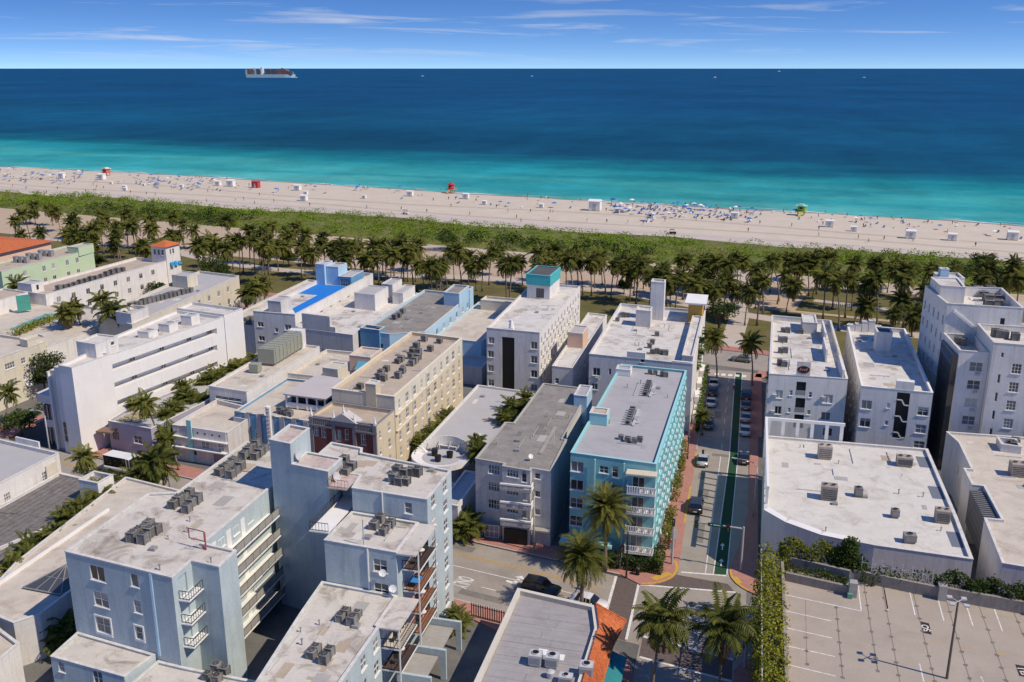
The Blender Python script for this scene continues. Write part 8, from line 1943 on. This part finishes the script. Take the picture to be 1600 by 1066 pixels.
# blue umbrellas, loungers, towels
um = MB(); um.cyl((0, 0), 1.15, 0.04, 1.75, 2.25, 10); umc = um.mesh('canopy', CANV_B); umw = um.mesh('canopy', CANV_W)
up_ = MB(); up_.cyl((0, 0), 0.03, 0.03, 0, 1.9, 6); upm = up_.mesh('pole', METAL_L)
lo_ = MB(); lo_.box(-0.33, 0.33, -0.95, 0.4, 0.28, 0.36); lo_.quad((-0.33, 0.4, 0.36), (0.33, 0.4, 0.36), (0.33, 0.95, 0.75), (-0.33, 0.95, 0.75))
for sx in (-0.3, 0.3):
    for sy in (-0.85, 0.3): lo_.box(sx - 0.03, sx + 0.03, sy - 0.03, sy + 0.03, 0, 0.28)
lom = {c: lo_.mesh('lounger', m_) for c, m_ in (('blue', CANV_B), ('white', CANV_W), ('navy', CANV_D))}
def shore_y(x): return 260 + 0.0455 * x + 0.0000075 * x * x
rb = random.Random(21); items = []
ZN = [(0, 130, 'on the crowded left sand', 1.0), (130, 240, 'near the rose tower', 0.4), (205, 345, 'right of the rose tower', 0.9), (345, 540, 'near the red hut', 0.35), (540, 690, 'left of the ochre tower', 0.35), (700, 950, 'right of the ochre tower', 0.4), (950, 1190, 'by the white lifeguard stand', 1.2), (1190, 1330, 'near the green tower', 0.35), (1330, 1480, 'right of the green tower', 0.6), (1480, 1600, 'at the right end of the beach', 0.35)]
for x0, x1, place, dens in ZN:
    ppl, umb, lou = [], [], []
    for _ in range(int((x1 - x0) * 0.16 * dens) + 6): ppl.append((rb.uniform(x0, x1), rb.betavariate(1.1, 3.0)))
    for _ in range(int((x1 - x0) * 0.13 * dens * (1.0 if dens > 0.8 else 0.3))): umb.append((rb.uniform(x0, x1), 0.1 + 0.5 * rb.random()))
    for _ in range(int((x1 - x0) * 0.28 * dens * (1.0 if dens > 0.8 else 0.35))): lou.append((rb.uniform(x0, x1), 0.08 + 0.5 * rb.random()))
    def pos(q):
        sy = shore_y(q[0]); return G(q[0], sy + 1.5 + q[1] * 38, 0)
    for i, q in enumerate(sorted(ppl)):
        p = pos(q); pose = rb.choice(('stand', 'walk', 'lie', 'lie')) if q[1] < 0.5 else rb.choice(('stand', 'walk')); c = rb.randrange(5)
        fz = -0.25 if q[1] < 0.06 else 0.0
        person(p.x, p.y, fz, pose, c, rb.uniform(0, 6.28), '%s person from the left %s, %s, in %s' % (nth(i), place, {'stand': 'standing', 'walk': 'walking', 'lie': 'lying'}[pose], CLN[c]), 'people on the beach')
    for i, q in enumerate(sorted(umb)):
        p = pos(q); wh = rb.random() < 0.2; t = thing('beach_umbrella', '%s %s umbrella from the left %s' % (nth(i), 'white' if wh else 'blue', place), 'umbrella', (p.x, p.y, 0), 0, 'beach umbrellas'); s_ = rb.uniform(0.9, 1.25); t.scale = (s_, s_, s_)
        inst('canopy', umw if wh else umc, t); inst('pole', upm, t)
    for i, q in enumerate(sorted(lou)):
        p = pos(q); c = rb.choice(('blue', 'white', 'navy', 'blue')); o = inst('beach_lounger', lom[c], None, (p.x, p.y, 0), SK + rb.uniform(-0.4, 0.4)); tag(o, '%s lounger from the left %s, %s' % (nth(i), place, c), 'lounger', 'beach loungers')
# walkers along the raked track
trk = [(20, 292), (41, 296), (73, 302), (90, 296), (134, 300), (147, 300), (150, 299), (162, 295), (204, 302), (229, 304), (243, 305), (323, 316), (368, 313), (381, 313), (398, 319), (428, 316), (484, 322), (573, 326), (594, 335), (627, 328), (667, 332), (677, 314), (701, 312), (734, 336), (807, 341), (814, 347), (829, 332), (860, 332), (864, 333), (857, 344), (917, 347), (948, 348), (981, 349), (1005, 351), (1131, 346), (1169, 362), (1237, 354), (1279, 369), (1341, 373), (1357, 379), (1381, 375), (1426, 378), (1524, 385)]
for i, (px, py) in enumerate(trk):
    p = G(px, py, 0.1); c = rb.randrange(5); person(p.x, p.y, 0.02, 'walk' if i % 2 else 'stand', c, rb.uniform(0, 6.28), '%s person from the left on the raked sand, in %s' % (nth(i), CLN[c]), 'people walking on the raked sand')
t = thing('beach_buggy', 'open buggy with flat roof on the raked sand', 'buggy', tuple(G(634, 335)), SK); 
b = MB(); b.box(-1.3, 1.3, -0.6, 0.6, 0.35, 0.8); b.build('body', TRIM, t, world=False); b = MB(); b.box(-1.1, 0.8, -0.65, 0.65, 1.85, 1.93); b.build('roof', BLACK, t, world=False)
b = MB(); [b.bar((x, y, 0.8), (x, y, 1.85), 0.05) for x in (-1, 0.7) for y in (-0.55, 0.55)]; b.build('roof_frame', METAL_D, t, world=False)
for x in (-0.85, 0.85):
    for y in (-0.6, 0.6): b = MB(); b.tube([(x, y - 0.1, 0.3), (x, y + 0.1, 0.3)], 0.3, 12); b.build('wheel', TYRE, t, world=False)
t = thing('beach_buggy', 'dark utility cart parked on the raked sand near the scrub', 'buggy', tuple(G(1051, 366)), SK + 0.4)
b = MB(); b.box(-1.3, 1.3, -0.6, 0.6, 0.35, 0.9); b.build('body', BLACK, t, world=False); b = MB(); b.box(-1.1, 0.5, -0.65, 0.65, 1.8, 1.88); b.build('roof', BLACK, t, world=False); b = MB(); [b.bar((x, y, 0.9), (x, y, 1.8), 0.05) for x in (-1, 0.4) for y in (-0.55, 0.55)]; b.build('roof_frame', METAL_D, t, world=False)
for x in (-0.85, 0.85):
    for y in (-0.6, 0.6): b = MB(); b.tube([(x, y - 0.1, 0.3), (x, y + 0.1, 0.3)], 0.3, 12); b.build('wheel', TYRE, t, world=False)

# ================================================================== ships
sp0 = G(384, 121.5, -0.5); sp1 = G(462, 121.5, -0.5); c0 = (sp0 + sp1) / 2; Ls = (sp1 - sp0).length; az = math.atan2(sp1.y - sp0.y, sp1.x - sp0.x)
sh_ = thing('container_ship', 'large container ship with pale hull near the horizon', 'ship', (c0.x, c0.y, -0.5), az)
b = MB(); hw = 26; prof = [(-0.5, 0.75, 4), (-0.47, 1, 0), (0.3, 1, 0), (0.42, 0.75, 0), (0.5, 0.06, 0)]
for (u, w, z) in prof: b.v += [(u * Ls * (0.985 if u > 0.4 else 1), -hw * w * 0.9, z), (u * Ls, -hw * w, 22), (u * Ls, hw * w, 22), (u * Ls * (0.985 if u > 0.4 else 1), hw * w * 0.9, z)]
for i in range(len(prof) - 1):
    for k in range(3): b.f.append((i * 4 + k, (i + 1) * 4 + k, (i + 1) * 4 + k + 1, i * 4 + k + 1)); b.m.append(0)
b.f.append((0, 1, 2, 3)); b.m.append(0)
b.build('hull', mat('pale_blue_hull', (0.42, 0.62, 0.66), var=0.05, scale=0.02), sh_, world=False)
b = MB(); b.box(-0.175 * Ls, -0.14 * Ls, -24, 24, 22, 68); b.box(-0.17 * Ls, -0.145 * Ls, -26, 26, 66, 71); b.build('bridge', TRIM, sh_, world=False)
b = MB(); b.box(-0.34 * Ls, -0.31 * Ls, -8, 8, 22, 66); b.build('funnel', mat('pale_blue_hull', (1, 1, 1)), sh_, world=False)
CC = [(0.22, 0.09, 0.08), (0.18, 0.1, 0.09), (0.08, 0.1, 0.16), (0.42, 0.42, 0.42), (0.2, 0.13, 0.09), (0.1, 0.11, 0.13), (0.24, 0.13, 0.11)]
rc = random.Random(4)
for k in range(21):
    u = -0.485 + k * 0.0445
    if -0.19 < u < -0.125 or u > 0.42: continue
    ht_ = rc.uniform(52, 66) if u < 0.25 else 62 - (u - 0.25) * 130
    for j in range(4):
        b = MB(); b.box(u * Ls + 1, (u + 0.0445) * Ls - 1, -23 + j * 11.5, -11.7 + j * 11.5, 22, ht_ - rc.uniform(0, 9)); ci = rc.randrange(7)
        b.build('container_stack', mat('container_%d' % ci, CC[ci], rough=0.7), sh_, world=False)
b = MB(); b.bar((0.46 * Ls, 0, 22), (0.46 * Ls, 0, 40), 1.5); b.build('foremast', TRIM, sh_, world=False)
def boat(px, py, L_, label, wake=0):
    p = G(px, py, -0.5); t = thing('motor_boat', label, 'boat', (p.x, p.y, -0.5), YAW + (math.pi if wake > 0 else 0), 'small boats offshore')
    b = MB(); w = L_ * 0.16
    b.add([(-L_ / 2, -w, 0), (-L_ / 2, w, 0), (L_ * 0.2, w, 0), (L_ / 2, 0, 0), (L_ * 0.2, -w, 0), (-L_ / 2, -w * 1.1, L_ * .12), (-L_ / 2, w * 1.1, L_ * .12), (L_ * 0.2, w * 1.1, L_ * .15), (L_ * .55, 0, L_ * .18), (L_ * 0.2, -w * 1.1, L_ * .15)], [(0, 1, 6, 5), (1, 2, 7, 6), (2, 3, 8, 7), (3, 4, 9, 8), (4, 0, 5, 9), (5, 6, 7, 8, 9)]); b.build('hull', TRIM, t, world=False)
    b = MB(); b.box(-L_ * 0.2, L_ * 0.15, -w * 0.7, w * 0.7, L_ * .13, L_ * .3); b.build('cabin', TRIM, t, world=False); b = MB(); b.box(-L_ * 0.1, L_ * 0.16, -w * 0.72, w * 0.72, L_ * .22, L_ * .27); b.build('windscreen', GL[0], t, world=False)
    if wake:
        b = MB(); b.add([(-L_ / 2, -w * 0.5, 0.03), (-L_ / 2, w * 0.5, 0.03), (-L_ / 2 - abs(wake), w * 1.2, 0.03), (-L_ / 2 - abs(wake), -w * 1.2, 0.03)], [(0, 1, 2, 3)]); b.build('wake', FOAM, t, world=False)
boat(660, 119.5, 26, 'white boat with short wake right of the container ship', 260); boat(831, 119.5, 20, 'small white boat in the middle of the horizon'); boat(1117, 121.5, 26, 'white boat with long wake near the right of the horizon', 240)
boat(1217, 112, 55, 'distant white boat high on the horizon'); boat(1350, 121.5, 20, 'white boat trailing a left wake at the far right', -240); boat(462, 121.5, 22, 'small pilot boat at the bow of the container ship')
